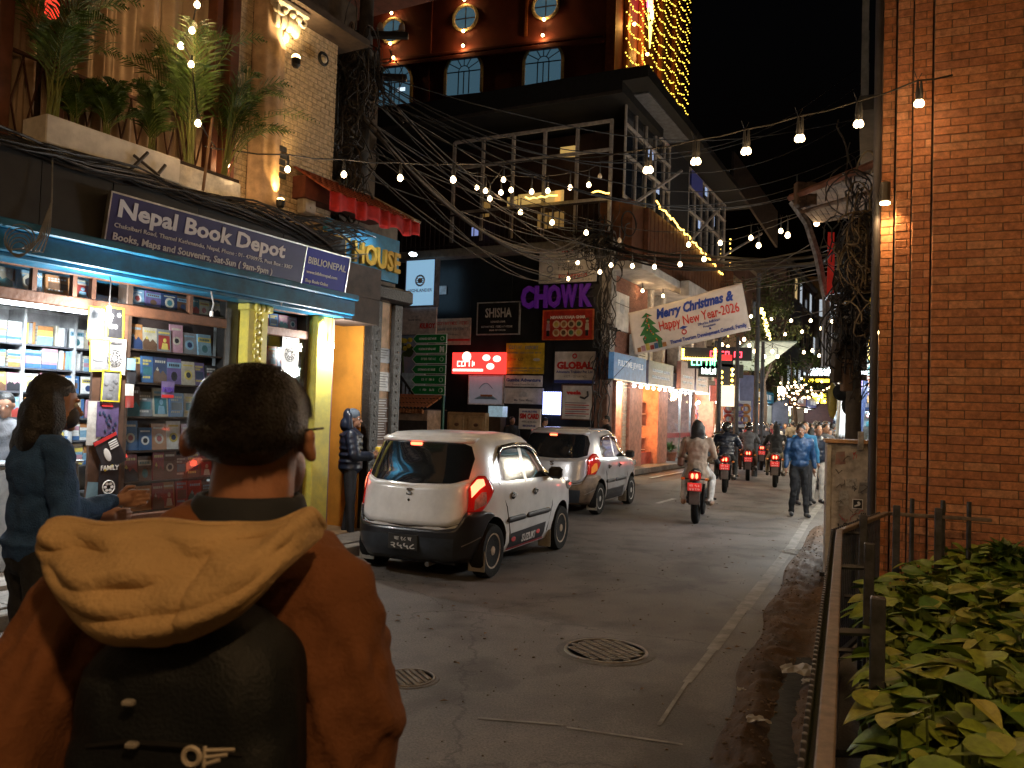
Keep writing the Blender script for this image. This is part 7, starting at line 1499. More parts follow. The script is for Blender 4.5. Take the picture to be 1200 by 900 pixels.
jk = [('c', neckp+Vector((-.03, .03, -.09)), sl_+Vector((.02, .03, .0)), .060, .072), ('c', neckp+Vector((.03, .03, -.09)), sr_+Vector((-.02, .03, .0)), .060, .072), ('e', neckp+Vector((0, .02, -.075)), (.085, .08, .05)), ('c', neckp+Vector((-.07, .02, -.14)), neckp+Vector((.07, .02, -.14)), .085, .085),
      ('c', L_(150, 740)+Vector((0, .06, 0)), L_(160, 980)+Vector((0, .06, 0)), .12, .12), ('c', L_(330, 740)+Vector((0, .06, 0)), L_(320, 980)+Vector((0, .06, 0)), .13, .13), ('c', L_(240, 700)+Vector((0, .04, 0)), L_(240, 1050)+Vector((0, .04, 0)), .13, .13),
      ('c', sl_, L_(20, 860, 1.05), .076, .076), ('c', L_(20, 860, 1.05), L_(-30, 980, 1.0), .078, .07), ('c', sr_, L_(398, 850, 1.12), .078, .082), ('c', L_(398, 850, 1.12), L_(400, 1050, 1.15), .082, .075)]
blob('jacket', jk, rust_c, fm_, .009, .055, smooth=4, tex=fold_b)
# jacket seam and folds
# hood lying on the back
top_l = [L_(px, py, y) for px, py, y in ((58, 634, 1.04), (66, 615, 1.01), (140, 617, .985), (233, 622, .975), (320, 614, .985), (362, 606, 1.01), (374, 616, 1.04))]
bot_l = [L_(px, py, y) for px, py, y in ((58, 650, 1.04), (78, 702, .97), (122, 752, .915), (190, 757, .895), (272, 722, .90), (330, 668, .94), (374, 628, 1.03))]
def cr_(P, u):
    n = len(P)-1; x = min(u*n, n-1e-6); i = int(x); f_ = x-i; g_ = lambda k: P[max(0, min(n, k))]; a, b_, c, d = g_(i-1), g_(i), g_(i+1), g_(i+2)
    return .5*((2*b_)+(c-a)*f_+(2*a-5*b_+4*c-d)*f_*f_+(-a+3*b_-3*c+d)*f_**3)
def hoodf(u, v):
    a, c = cr_(top_l, u), cr_(bot_l, u); p = a.lerp(c, v); e = math.sin(math.pi*u)**.6
    y = p.y-.045*math.sin(math.pi*min(1, v*1.05))**.75*e-.008*math.exp(-((v-.06)/.035)**2)*e-.009*math.exp(-((v-.80)/.06)**2)*e
    y += .013*math.sin(u*19+v*6+2*math.sin(v*4))*math.exp(-((v-.35)/.3)**2)*e+.009*math.sin(u*33-v*13+1)*(1-v)**1.5*e+.006*math.sin(v*24+u*6)*math.exp(-((u-.3)/.22)**2)*e+.005*math.exp(-((u-.57+.04*v)/.012)**2)
    return (p.x, y+.002, p.z+.004*math.sin(u*17)*(1-v))
b = MB().mat(tan_c); b.grid(hoodf, 130, 60)
o = b.build('hood', fm_, True); m_ = o.modifiers.new('t', 'SOLIDIFY'); m_.thickness = .012; m_.offset = 0
b = MB().mat(tan_c); b.tube([Vector(hoodf(k/60, .0))+Vector((0, .004, .0)) for k in range(61)], .009, 8); b.build('hood_hem', fm_, True)
# backpack
bp_m = M('backpack_black', (.006, .008, .010), .6, var=.15, scale=5, bump=.2, bscale=220, spec=.3)
c0 = L_(228, 850, 1.01)
blob('backpack_shape', [('e', (0, 0, 0), (.01, .01, .01))], bp_m, fm_, .02) if False else None
bpk = thing('backpack', 'black backpack worn by the man in the brown jacket', 'backpack', fm_.matrix_basis @ Vector((c0.x, c0.y, c0.z)), R(-3))
blob('main_bag', [('c', (x, .0, z), (x, .0, -.35), .085, .095) for x, z in ((-.06, .03), (-.03, .06), (.0, .075), (.03, .075), (.055, .055))]+[('c', (-.07, -.035, -.03), (.07, -.035, -.03), .05, .05), ('c', (-.09, -.045, -.3), (.09, -.045, -.3), .06, .06), ('c', (-.085, -.035, -.02), (-.085, -.05, -.3), .05, .06), ('c', (.085, -.035, -.02), (.085, -.05, -.3), .05, .06), ('e', (0, -.045, -.16), (.10, .05, .16))], bp_m, bpk, .008, .018)
for pts_ in ([(-.09, -.076, .0), (-.04, -.088, .012), (.04, -.088, .012), (.09, -.076, .0)],): MB().mat(M('zip_black', (.012, .012, .013), .9, spec=.1)).tube(pts_, .004, 5).build('zip', bpk)
for x, z in ((-.030, .060), (-.024, .014)): MB().mat(M('zip_pull', (.35, .33, .30), .4, .4)).bbox(x-.010, x+.004, -.104, -.094, z-.003, z+.004, c=.002).build('zip_pull', bpk)
lg = MB().mat(M('logo_grey', (.42, .37, .30), .5)); LY = -.122; lg.torus((.012, LY, -.045), .014, .0045, n=16, m_=5)
for k in range(3): lg.tube([(.036, LY, -.034-k*.011), (.060+.012*(2-k), LY, -.030-k*.009)], .0035, 5)
lg.tube([(.034, LY, -.028), (.034, LY, -.062)], .0035, 5); lg.build('logo', bpk, loc=(.042, -.040, .044)).scale = (.65, .65, .65)
for s_, X in (): MB().mat(bp_m).tube([(X, .02, .10), (X*1.1, .09, .20), (X*1.05, .17, .24)], [.022, .024, .02], 6).build('strap', bpk, True)
gs_ = L_(125, 760, .95); MB().mat(M('strap_grey', (.04, .05, .045), .8)).tube([(-.12, -.0, .02), (-.135, -.02, -.1), (-.13, -.03, -.35)], .010, 6).build('side_strap', bpk, True); MB().mat(black_metal).tube([hc+Vector((.076, -.01, -.012)), hc+Vector((.086, .01, -.010)), hc+Vector((.08, .07, -.01))], .0018, 5).build('glasses_arm', fm_)
bake()
for ch in fm_.children:            # pulled folds running down the sleeves and back
    if ch.name.startswith('jacket'):
        me = ch.data; nz = [v.normal.copy() for v in me.vertices]
        for v, n in zip(me.vertices, nz):
            x, z = v.co.x, v.co.z-1.45; side = min(1, max(0, (abs(x)-.06)/.06)); low = min(1, max(0, -z/.08))
            f = math.sin(x*78+z*16+2.2*math.sin(z*13+x*9)); f = max(0, f)**1.5+.35*math.sin(x*150-z*34)*math.sin(z*21)
            v.co += n*(.0105*f*side*low)
# ================================================================ STRING LIGHTS
wb = noimp(M('string_bulb', (.9, .8, .6), .3, emit=(1, .72, .38), es=16, var=0)); wire_m = M('wire', (.02, .018, .016), .7, var=0); wire_l = M('wire_pale', (.10, .085, .07), .7, var=.2)
def string_lights(label, bulbs, start=None, end=None, r=.035, drop=.16, pw=9, every=1, sag=.0, wire=.008, group='festoon strings over the street', twin=False, dim=()):
    P_ = [W(*b_) for b_ in bulbs]; t = thing('string_lights', label, 'string lights', P_[0], 0, group); o0 = P_[0]; tops = [p+Vector((0, 0, drop)) for p in P_]
    pts_ = ([start] if start else [])+tops+([end] if end else []); fine = []
    for a, c in zip(pts_, pts_[1:]):
        n = max(2, int((c-a).length/.5)+1); s_ = (c-a).length*.03
        for k in range(n): u = k/n; fine.append(a.lerp(c, u)-Vector((0, 0, s_*4*u*(1-u)))-o0)
    fine.append(pts_[-1]-o0); MB().mat(wire_m).tube(fine, wire, 5).build('wire', t)
    n4 = 10 if r > .03 else 7
    bm_ = MB().mat(wb); bm_.lathe([(r*.35, r*1.25), (r*.8, r*.7), (r, 0), (r*.8, -r*.6), (r*.3, -r*.95)], n4); bme = bm_.mesh('bulb', True); dm_ = MB().mat(M('dead_bulb', (.35, .30, .22), .2, emit=(1, .6, .3), es=.15)).lathe([(.012, r*1.5), (r*.7, r*.8), (r, 0), (r*.8, -r*.6), (r*.3, -r*.95)], n4).mesh('bulb', True)
    sk_ = MB().mat(cord_m).lathe([(.016, r*1.3), (.018, r*1.3+.05), (.008, drop)], 8).mesh('socket')
    for i, p in enumerate(P_):
        bo = link('bulb', dm_ if i in dim else bme, t, p-o0); link('socket', sk_, bo)
        if twin: b2_ = link('bulb', bme, t, p-o0+Vector((.045, .03, .015))); link('socket', sk_, b2_)
        if twin or r > .03: MB().mat(cord_m).tube([tops[i]-o0+Vector((-.03, 0, .08)), tops[i]-o0, tops[i]-o0+Vector((.04, .01, .07))], .004, 4).build('cable_tie', t)
        if i % every == 0 and i not in dim: lamp('POINT', 'bulb_glow', p-o0-Vector((0, 0, .0)), pw, (1, .60, .27), r*1.1, t)
    return t
yA = lambda px: 8.5+(px-266)*(6.7-8.5)/810
A_L, A_R = LF.w(LF.at(255, 170, .3)[0], .1, LF.at(255, 168, .3)[1]), RB.w(*[(q_) for q_ in (RB.at(1116, 88, .04)[0], .04, RB.at(1116, 88, .04)[1])])
string_lights('festoon string crossing the street from the cream wall to the brick wall, left half', [(x, y, yA(x)) for x, y in ((266, 193), (337, 199), (403, 205), (469, 209), (531, 211))], A_L, W(640, 186, yA(640)), pw=16, r=.030)
string_lights('festoon string of paired bulbs crossing to the brick wall, right half', [(x, y, yA(x)) for x, y in ((757, 200), (813, 190), (872, 178), (935, 163), (1004, 146), (1075, 122))], W(640, 186, yA(640)), A_R, pw=16, twin=True, drop=.20, r=.029)
string_lights('vertical string of warm bulbs hanging before the palms', [(x, y, 7.6) for x, y in ((231, 6), (225, 36), (212, 54), (224, 76), (232, 145))], W(236, -30, 7.6), W(252, 172, 8.2), drop=.05, pw=13, r=.03)
string_lights('string of bulbs over the balcony railing of the corner building', [(x, y, 15.5) for x, y in ((559, 220), (587, 226), (599, 223), (623, 225), (642, 224), (668, 220), (690, 217), (703, 207))], W(535, 190, 13), W(760, 180, 16.5), r=.045, drop=.30, pw=24, dim=(7,))
string_lights('short string of three bulbs beside the thick cable bundle', [(x, y, 12.5) for x, y in ((569, 224), (574, 233), (590, 211))], W(520, 190, 11), W(640, 205, 14), r=.036, drop=.22, pw=14)
string_lights('long string sagging from the balcony across the street', [(x, y, 17+(x-610)*.004) for x, y in ((610, 249), (647, 261), (687, 273), (726, 282), (807, 287), (844, 285), (880, 279), (915, 271))], W(585, 235, 16), W(960, 240, 18), r=.05, drop=.3, pw=30, dim=(3,))
string_lights('string from the corner pillar rising to the wooden roof at the right', [(x, y, 19-(x-703)*.022) for x, y in ((703, 319), (716, 311), (741, 312), (767, 313), (797, 310), (825, 304), (889, 288), (923, 276), (957, 262), (980, 252), (992, 243))], W(690, 320, 20), W(1020, 225, 12), r=.046, drop=.28, pw=28)
string_lights('string of small bulbs in front of the brick side wall', [(x, y, 22+(x-665)*.04) for x, y in ((666, 327), (665, 306), (677, 308), (726, 332), (753, 341), (777, 347), (804, 356))], W(655, 300, 21), W(830, 350, 29), r=.052, drop=.3, pw=26, dim=(1,))
string_lights('far string across the street before the distant brown building', [(x, y, 34) for x, y in ((880, 371), (904, 374), (927, 376), (950, 376), (962, 385), (975, 377))], W(850, 366, 34), W(1000, 370, 34), r=.065, drop=.4, pw=90, every=2)
string_lights('second far string hanging just below the first far one', [(x, y, 40) for x, y in ((898, 394), (920, 392), (940, 389), (942, 413), (952, 411), (960, 417))], W(870, 390, 40), W(985, 400, 40), r=.075, drop=.4, pw=110, every=2)
string_lights('cluster of bulbs before the pale lit awning left of the far street', [(x, y, 30) for x, y in ((846, 404), (853, 407), (866, 402), (868, 414), (878, 405), (884, 412), (896, 418), (905, 412), (911, 418), (872, 398))], W(835, 398, 30), W(925, 408, 30), r=.065, drop=.3, pw=80, every=3)
# unseen overhead strings, added to light the foreground and the brick wall
for k, (a, c, y0, h) in enumerate((((-6.6, 1.5), (4.9, 3.9), 0, 4.75), ((-7.5, -2.0), (4.5, -1.2), 0, 4.7), ((-8.6, -5), (4.8, -4.6), 0, 4.8))):
    t = thing('string_lights', ['festoon string crossing overhead just out of view above the photographer', 'festoon string crossing the street behind the photographer', 'farthest festoon string behind the photographer'][k], 'string lights', (a[0], a[1], h), 0, 'festoon strings over the street'); P_ = []
    L = Vector((c[0]-a[0], c[1]-a[1], 0)); n = 9
    MB().mat(wire_m).tube([L*(j/20)-Vector((0, 0, 1.6*(j/20)*(1-j/20))) for j in range(21)], .008, 5).build('wire', t)
    for j in range(1, n):
        p = L*(j/n)-Vector((0, 0, 1.6*(j/n)*(1-j/n)+.16)); MB().mat(wb).ball(p, .035, 10, 8).build('bulb', t, True); lamp('POINT', 'bulb_glow', p, [34 if j < 6 else 62, 30, 20][k], (1, .60, .27), .04, t)
# unseen lamp added behind the camera, right, to light the man and the brick
sl2 = thing('street_lamp', 'warm street lamp standing behind the photographer at the kerb', 'street lamp', (2.6, -3.2, 0))
MB().mat(black_metal).lathe([(.09, 0), (.06, .5), (.045, 5.2)], 12).build('pole', sl2); MB().mat(black_metal).tube([(0, 0, 5.2), (-.3, .2, 5.5), (-.9, .5, 5.5)], .03, 6).build('arm', sl2)
MB().mat(E('lamp_lens', (1, .62, .3), 20)).ball((-1.0, .55, 5.38), (.18, .12, .05), 10, 6).build('lens', sl2); lamp('SPOT', 'beam', (-1.0, .55, 5.3), 620, (1, .58, .25), .16, sl2, (R(28), 0, R(20)), 150)
# ================================================================ CABLES
cbl = M('cable_black', (.022, .020, .018), .6, var=.2); cbr = M('cable_brown', (.055, .040, .028), .7, var=.25)
def wig(a, c, n, amp, sag, q_): 
    out = []; ph = [q_.uniform(0, 6) for _ in range(4)]
    for k in range(n+1): u = k/n; e = math.sin(math.pi*u)**.5; out.append(a.lerp(c, u)+Vector((amp*math.sin(u*9+ph[0])*e, amp*math.sin(u*7+ph[1])*e, amp*math.sin(u*11+ph[2])*e-sag*4*u*(1-u))))
    return out
q = random.Random(31)
b = MB()
for i in range(46):
    b.mat(cbl if i % 3 else cbr); h = 3.70+q.uniform(-.05, .05); d = .38+q.uniform(-.04, .08); t1_ = q.uniform(.0, .5); P_ = []
    ph = q.uniform(0, 6); t0_ = tA if i < 26 else q.uniform(-2.4, -.6)
    for k in range(34): u = k/33; t_ = t0_+(t1_-t0_)*u; gr = max(0, (t_+2)/2.4); P_.append(LF.w(t_, d+.05*math.sin(t_*3+ph)+.12*gr*math.sin(t_*2+ph), h+.03*math.sin(t_*5+ph*2)+gr*.18*math.sin(ph+t_*2)))
    b.tube(P_, q.uniform(.005, .011), 5)
b.build('cable_bundle')['kind'] = 'stuff'
def tangle(name, centre, ext, n, seed, rr_=(.005, .012), mats=(cbl, cbr), loops=.6):
    q_ = random.Random(seed); b = MB()
    for i in range(n):
        b.mat(mats[i % len(mats)]); c = Vector(centre)+Vector((q_.gauss(0, ext[0]*.45), q_.gauss(0, ext[1]*.45), q_.gauss(0, ext[2]*.45)))
        if q_.random() < loops:
            R1, R2 = q_.uniform(.08, .32), q_.uniform(.1, .4); tl = q_.uniform(0, 3.14); P_ = [c+Vector((math.cos(a)*R1*math.cos(tl), math.cos(a)*R1*math.sin(tl), math.sin(a)*R2+a*.02)) for a in [k*.35 for k in range(q_.randint(12, 22))]]
        else:
            e = c+Vector((q_.uniform(-1, 1)*ext[0], q_.uniform(-1, 1)*ext[1], q_.uniform(-1, 1)*ext[2]*1.3)); P_ = wig(c, e, 14, .1, .1, q_)
        b.tube(P_, q_.uniform(*rr_), 4, cap=False)
    o = b.build(name); o['kind'] = 'stuff'; return o
KN = W(408, 120, 10.7); KN2 = W(398, 225, 10.4)
tangle('cable_tangle', KN, (.35, .3, .65), 110, 1); tangle('cable_tangle', KN2, (.25, .25, .45), 90, 2); tangle('cable_tangle', W(425, 95, 11), (.3, .3, .3), 50, 9)
PC = W(706, 300, 22.6)
tangle('cable_tangle', PC+Vector((-.2, -.4, .2)), (.8, .3, .6), 70, 3, (.010, .022))
tangle('cable_tangle', W(708, 400, 22.3), (.25, .25, 2.2), 50, 4, (.010, .02), loops=.2)
# utility pole left behind the sign
up = thing('utility_pole', 'dark utility pole carrying the cable knot beside the cream brick wall', 'pole', (KN.x+.1, KN.y+.5, 0)); MB().mat(M('pole_concrete', (.07, .065, .06), .9)).lathe([(.14, 0), (.09, 9)], 12).build('pole', up, 'auto'); 
for z in (6.3, 6.9): MB().mat(black_metal).bbox(-.6, .6, -.05, .05, z, z+.08, c=.01).build('crossarm', up)
for x in (-.5, -.2, .2, .5): MB().mat(M('insulator', (.35, .3, .28), .3)).lathe([(.02, 6.98), (.05, 7.0), (.04, 7.08), (.015, 7.12)], 10, Matrix.Translation((x, 0, 0))).build('insulator', up)
gcab = 'cables strung across the street'
def cable(a, c, sag, r, m_, label):
    o = MB().mat(m_).tube([p-a for p in wig(a, c, 26, .03, sag, q)], r, 5).build('cable', None, True, loc=a); tag(o, label, 'cable', gcab)
for i in range(17):
    a = KN+Vector((q.uniform(-.2, .3), q.uniform(-.2, .3), q.uniform(-.9, .6))); c = PC+Vector((q.uniform(-.5, .4), q.uniform(-.4, .2), q.uniform(-.7, 1.0))); cable(a, c, q.uniform(.0, 1.2), q.uniform(.006, .013), cbr if i % 3 == 0 else cbl, 'thin cable running from the left cable knot to the corner pillar')
for i in range(5): cable(KN+Vector((.1*i, 0, -.1*i)), PC+Vector((-.3, -.2, .2*i)), .9+.05*i, .022, cbr, 'thick brown cable from the left cable knot to the corner pillar')
for i in range(8): cable(KN+Vector((0, 0, .4+q.uniform(-.2, .2))), W(1020+q.uniform(-20, 60), 80+i*16, 16), 1.2+q.uniform(-.3, .8), .009, cbl, 'thin cable sagging high across the night sky')
for i in range(7): cable(PC+Vector((0, -.3, q.uniform(-.1, .5))), W(1000+q.uniform(-10, 20), 296+q.uniform(-14, 14), 14), .25+q.uniform(0, .3), q.uniform(.014, .035), cbl, 'dark cable from the corner pillar to the tangled right hand pole')
for i in range(5): cable(W(845, 330+i*3, 30), W(1010, 290+i*6, 14), .1, .012, cbl, 'thin cable above the christmas banner')
b = MB().mat(M('cable_grey', (.20, .19, .17), .6)); q2 = random.Random(5)
for i in range(6): b.tube([LF.w(tn(12+i*6, 290, .4), .42, 2.78+.1*q2.random()), LF.w(tn(20+i*5, 300, .4), .46, 2.86), LF.w(tn(40+i*3, 290, .4), .43, 2.95+.02*i), LF.w(tn(60, 250, .4), .40, 3.3), LF.w(tn(62, 200, .4), .38, 3.75)], .006, 5)
for i in range(5): b.torus(LF.w(tn(18, 290, .4), .45, 2.85+.02*i), .06+.015*i, .005, n=16, m_=4)
b.build('loose_wires')['kind'] = 'stuff'
# left eave of a building behind, top of the picture
ev = on(LF, 'neighbour_house', 'dark neighbouring house whose pale eave shows above the cables', 'building', .6, -.6, 0)
NX = LF.at(440, 200, -.6)[0]-.6
bx('wall', ev, M('neighbour_wall', (.10, .07, .045), .85), -1.0, NX, 0, .6, 3.4, 6.9); bx('eave', ev, M('pale_eave', (.30, .26, .2), .8), -1.6, NX+.05, -1.2, 1.2, 7.55, 7.75, c=.02); bx('soffit', ev, M('soffit_brown', (.15, .05, .03), .8), -1.5, NX, -1.1, 1.2, 7.5, 7.548); bx('upper_wall', ev, M('neighbour_wall'), -1.0, NX-.3, 0.2, .6, 6.92, 7.5)

# ================================================================ BANNER
a_, c_ = W(739.5, 391, 18.6), W(876, 366, 17.4); bX = (c_-a_); BL = bX.length; bX.normalize(); bZ = (Vector((0, 0, 1))-bX*bX.z).normalized(); bZ = (bZ-bX*.10).normalized(); bYv = bZ.cross(bX).normalized()
bn_ = thing('christmas_banner', 'white Merry Christmas and Happy New Year banner strung over the street', 'banner', (0, 0, 0)); mt = Matrix(((bX.x, bYv.x, bZ.x, a_.x), (bX.y, bYv.y, bZ.y, a_.y), (bX.z, bYv.z, bZ.z, a_.z), (0, 0, 0, 1))); bn_.matrix_basis = mt
BH = 1.06
bw = lambda x, z=0: .05*math.sin(x*2.1+.4)+.02*math.sin(x*5+z*2)
b = MB().mat(M('banner_white', (.66, .58, .52), .6, var=.05)); b.grid(lambda u, v: (u*BL, bw(u*BL, (v-.5)*BH), (v-.5)*BH*(1-.06*(1-u))-.02*math.sin(u*math.pi)), 60, 14); o = b.build('cloth', bn_, True); o.modifiers.new('t', 'SOLIDIFY').thickness = .006
def bt(s, x, z, sz, m_, wd, bo=.02, sh=0):
    o = text(bn_, s, 0, 0, sz, m_, y=0, width=wd, bold=bo, shear=sh)
    for v in o.data.vertices: X, Z = v.co.x+x, v.co.z+z; v.co = (X, bw(X, Z)-.014+v.co.y, Z)
ib = M('banner_blue', (.015, .05, .30), .5, var=0); ir = M('banner_red', (.60, .03, .015), .5, var=0)
bt('Merry Christmas &', .64, .20, .30, ib, BL-.64-.22, .045, .3); bt('Happy New Year-2026', .66, -.08, .30, ir, BL-.66-.16, .01); bt('Dhurba Adhikari', 1.55, -.18, .09, ib, .5, .01); bt('President', 1.66, -.255, .07, ib, .28, .01); bt('&', 1.78, -.32, .07, ib, .06); bt('Thamel Tourism Development Council, Family', .86, -.44, .12, ib, BL-.92, .025)
# tree and parcels
b = MB().mat(M('tree_print', (.03, .16, .04), .6)); 
for k in range(4): y_ = -.012+bw(.42)-.004*k; w_ = .30-.055*k; b.add([(.42-w_, y_, -.30+.2*k), (.42+w_, y_, -.30+.2*k), (.42, y_, .04+.18*k-.02*k*k)], [(0, 1, 2)])
b.build('tree_print', bn_); q = random.Random(2)
for i in range(16): MB().mat([ir, M('gold_print', (.65, .4, .03), .5), PM['pink']][i % 3]).ball((.42+q.uniform(-.16, .16)*(1-i/18), bw(.42)-.03, -.28+i*.04), .018, 6, 4).build('bauble', bn_)
for i, c_ in enumerate(('orange', 'pink', 'yellow', 'red', 'blue', 'green', 'orange')): x = .08+i*.10; MB().mat(PM[c_]).box(x, x+.085, bw(x)-.02, bw(x)-.009, -.46, -.36+.03*(i % 3)).build('parcel', bn_)
MB().mat(ib).prism([(1.12, -.14), (1.22, -.17), (1.32, -.14), (1.22, -.10)], bw(1.2)-.02, bw(1.2)-.012).build('emblem', bn_); MB().mat(ir).torus((1.22, bw(1.2)-.016, -.24), .05, .012, n=14, m_=4).build('emblem', bn_)
for p, qn in ((W(738, 362, 18.6), W(716, 350, 22.5)), (W(741, 420, 18.6), W(716, 440, 22.5)), (W(873, 340, 17.4), W(960, 300, 13.5)), (W(878, 392, 17.4), W(972, 380, 14))):
    inv = mt.inverted(); MB().mat(cord_m).tube([inv @ p, inv @ qn], .008, 4).build('rope', bn_)
# ================================================================ FAR LEFT SIDE OF THE STREET
wcol = [(.14, .06, .04), (.20, .16, .13), (.12, .07, .06), (.18, .14, .10), (.10, .08, .09)]
def far_building(frame, t0, t1, H_, k, label, sign, lit, sgc, floors=3, d=0):
    o = on(frame, 'shop_house', label, 'building', t0, d, 0); w_ = t1-t0; m_ = M('far_wall_%d' % (k % 5), wcol[k % 5], .85, var=.2, scale=1)
    bx('wall', o, m_, 0, w_, .3, 5, 3.2, H_); bx('side_wall', o, m_, w_-.05, w_, 0, 5, 0, 3.2); bx('side_wall', o, m_, 0, .05, 0, 5, 0, 3.2); bx('cornice', o, M('far_cornice', (.20, .17, .14), .8), -.05, w_+.05, .05, .3, H_-.15, H_+.1); bx('roof', o, M('far_roof', (.04, .035, .03), .9), 0, w_, .3, 5, H_+.001, H_+.05)
    q_ = random.Random(k); n = max(1, int(w_/2.2)); fw = M('far_frame', (.12, .10, .08), .7)
    for f_ in range(floors):
        z = 3.9+f_*3
        if z+1.6 > H_: break
        for i in range(n):
            x = w_*(i+.5)/n-.55; fr_ = bx('window', o, fw, x, x+1.1, .2, .299, z, z+1.5); on_ = q_.random() < .3
            pm_ = noimp(M('far_lit_%d' % q_.randrange(3), (.5, .4, .2), .5, emit=[(1, .7, .3), (.8, .9, 1), (1, .5, .2)][q_.randrange(3)], es=.5)) if on_ else M('far_pane', (.02, .025, .03), .15)
            bx('pane', fr_, pm_, x+.08, x+.51, .19, .199, z+.08, z+1.42); bx('pane', fr_, pm_, x+.59, x+1.02, .19, .199, z+.08, z+1.42); bx('sill', fr_, fw, x-.08, x+1.18, .12, .299, z-.1, z-.001)
    bx('shop_back', o, M('far_shop_%d' % k, tuple(c*.8 for c in lit), .8, var=.3, scale=2), .06, w_-.06, 2.0, 2.05, 0, 2.8); bx('shop_ceiling', o, M('shop_ceiling'), .06, w_-.06, .0, 2.0, 2.7, 2.75); bx('lintel', o, m_, 0, w_, 0, .3, 2.76, 3.6)
    b = MB()
    for i in range(60): b.mat(PM[q_.choice(CN)]); x, z = q_.uniform(.1, w_-.4), q_.uniform(.1, 2.3); b.bbox(x, x+q_.uniform(.15, .3), .6+q_.uniform(0, .5), 1.3, z, z+q_.uniform(.15, .6), c=.02)
    b.build('goods', o)['kind'] = 'stuff'
    bx('sign_board', o, M('far_sign_%d' % k, sgc, .5, emit=sgc, es=.35), .2, w_-.2, -.14, -.001, 2.85, 3.5)
    marks(o, w_*.2, w_*.8, 3.02, 3.32, M('far_letter', (.6, .6, .6), .5, emit=(.9, .9, .9), es=.5, var=0), y=-.155, seed=k)
    for i in range(2): x = w_*(.3+.4*i); MB().mat(E('far_bulb_%d' % (k % 3), [(1, .95, .85), (.75, .9, 1), (1, .7, .4)][k % 3], 16)).ball((x, .3, 2.55), .09, 8, 6).build('shop_lamp', o); lamp('POINT', 'glow', (x, .15, 2.45), 150, tuple(min(1, c*1.1) for c in lit), .12, o)
    return o
fl = [(13.2, 17, 7.5, 'first low shop house beyond the glazed corner building on the left', 'CAFE', (1, .85, .6), (.35, .05, .08)), (17.1, 21.5, 9, 'second shop house on the left, selling bags under white light', 'BAGS', (.8, .9, 1), (.05, .12, .35)), (21.6, 26, 10, 'third shop house on the left with an orange shopfront', 'MASALA', (1, .6, .3), (.5, .3, .02)), (26.1, 31, 11, 'fourth shop house on the left with blue lit door', 'TREK', (.6, .8, 1), (.04, .2, .3)), (31.1, 38, 12, 'brown red house standing out at the bend of the street', 'HOTEL', (1, .8, .5), (.3, .08, .03)), (38.1, 48, 12, 'last visible house on the left before the bend', 'TEA', (.9, .9, .9), (.1, .1, .3))]
for k, (t0_, t1_, H_, lab, s, lit, sc) in enumerate(fl): far_building(BS, t0_, t1_, H_, k, lab, s, lit, sc, d=-.3-.4*(k % 2) if k < 4 else .3)
frr = [(4.2, 8, 6.5, 'first right hand shop house behind the cable pole with bright cloth', 'PASHMINA', (.9, .95, 1), (.3, .25, .05)), (8.1, 13, 8, 'second right hand shop house', 'GIFTS', (1, .8, .6), (.1, .2, .1)), (13.1, 19, 9, 'third right hand shop house', 'OM SHOP', (1, .9, .8), (.2, .05, .2)), (19.1, 27, 10, 'fourth right hand shop house', 'TATTOO', (.8, .9, 1), (.05, .05, .3)), (27.1, 40, 11, 'fifth right hand shop house near the bend', 'MOMO', (1, .7, .5), (.3, .2, .03))]
RFm = Frame((RF.o.x, RF.o.y), math.degrees(RF.a)+180)     # facing the street from the right
for k, (t0_, t1_, H_, lab, s, lit, sc) in enumerate(frr): far_building(RFm, -t1_, -t0_, H_, k+2, lab, s, lit, sc)
# end of the street
EF = Frame((16, 66), -24); 
for k, (t0_, t1_, H_, s, lab) in enumerate(((-3, 5, 11, 'Thamel', 'left of the two houses closing the street in the distance'), (5.1, 15, 13, 'NEPAL', 'right of the two houses closing the street in the distance'))): far_building(EF, t0_, t1_, H_, k, lab, s, (.6, .8, 1), (.5, .1, .04))
ys = on(EF, 'neon_sign', 'white Thamel sign over yellow letters far down the street', 'sign', 0, 0, 0); xx, zz = EF.at(944, 441, .8)
t1x = EF.at(962, 441, .8)[0]
bx('board', ys, M('neon_board', (.06, .015, .015), .6), xx-.6, t1x+.9, -.9, -.8, zz-5.0, zz+1.4)
text(ys, 'Thamel', xx-.2, zz+.1, 1.1, E('neon_white2', (.8, .95, 1), 5), y=-.92, width=1.9, bold=.04); bx('underline', ys, E('neon_yellow', (1, .75, .05), 6), xx-.1, xx+1.7, -.93, -.901, zz-.45, zz-.2); text(ys, 'LIVE', xx+.2, zz-2.0, .9, MATS['neon_yellow'], y=-.92, width=1.3, bold=.06); text(ys, 'MUSIC', xx+.1, zz-4.3, .8, MATS['neon_yellow'], y=-.92, width=1.4, bold=.06)
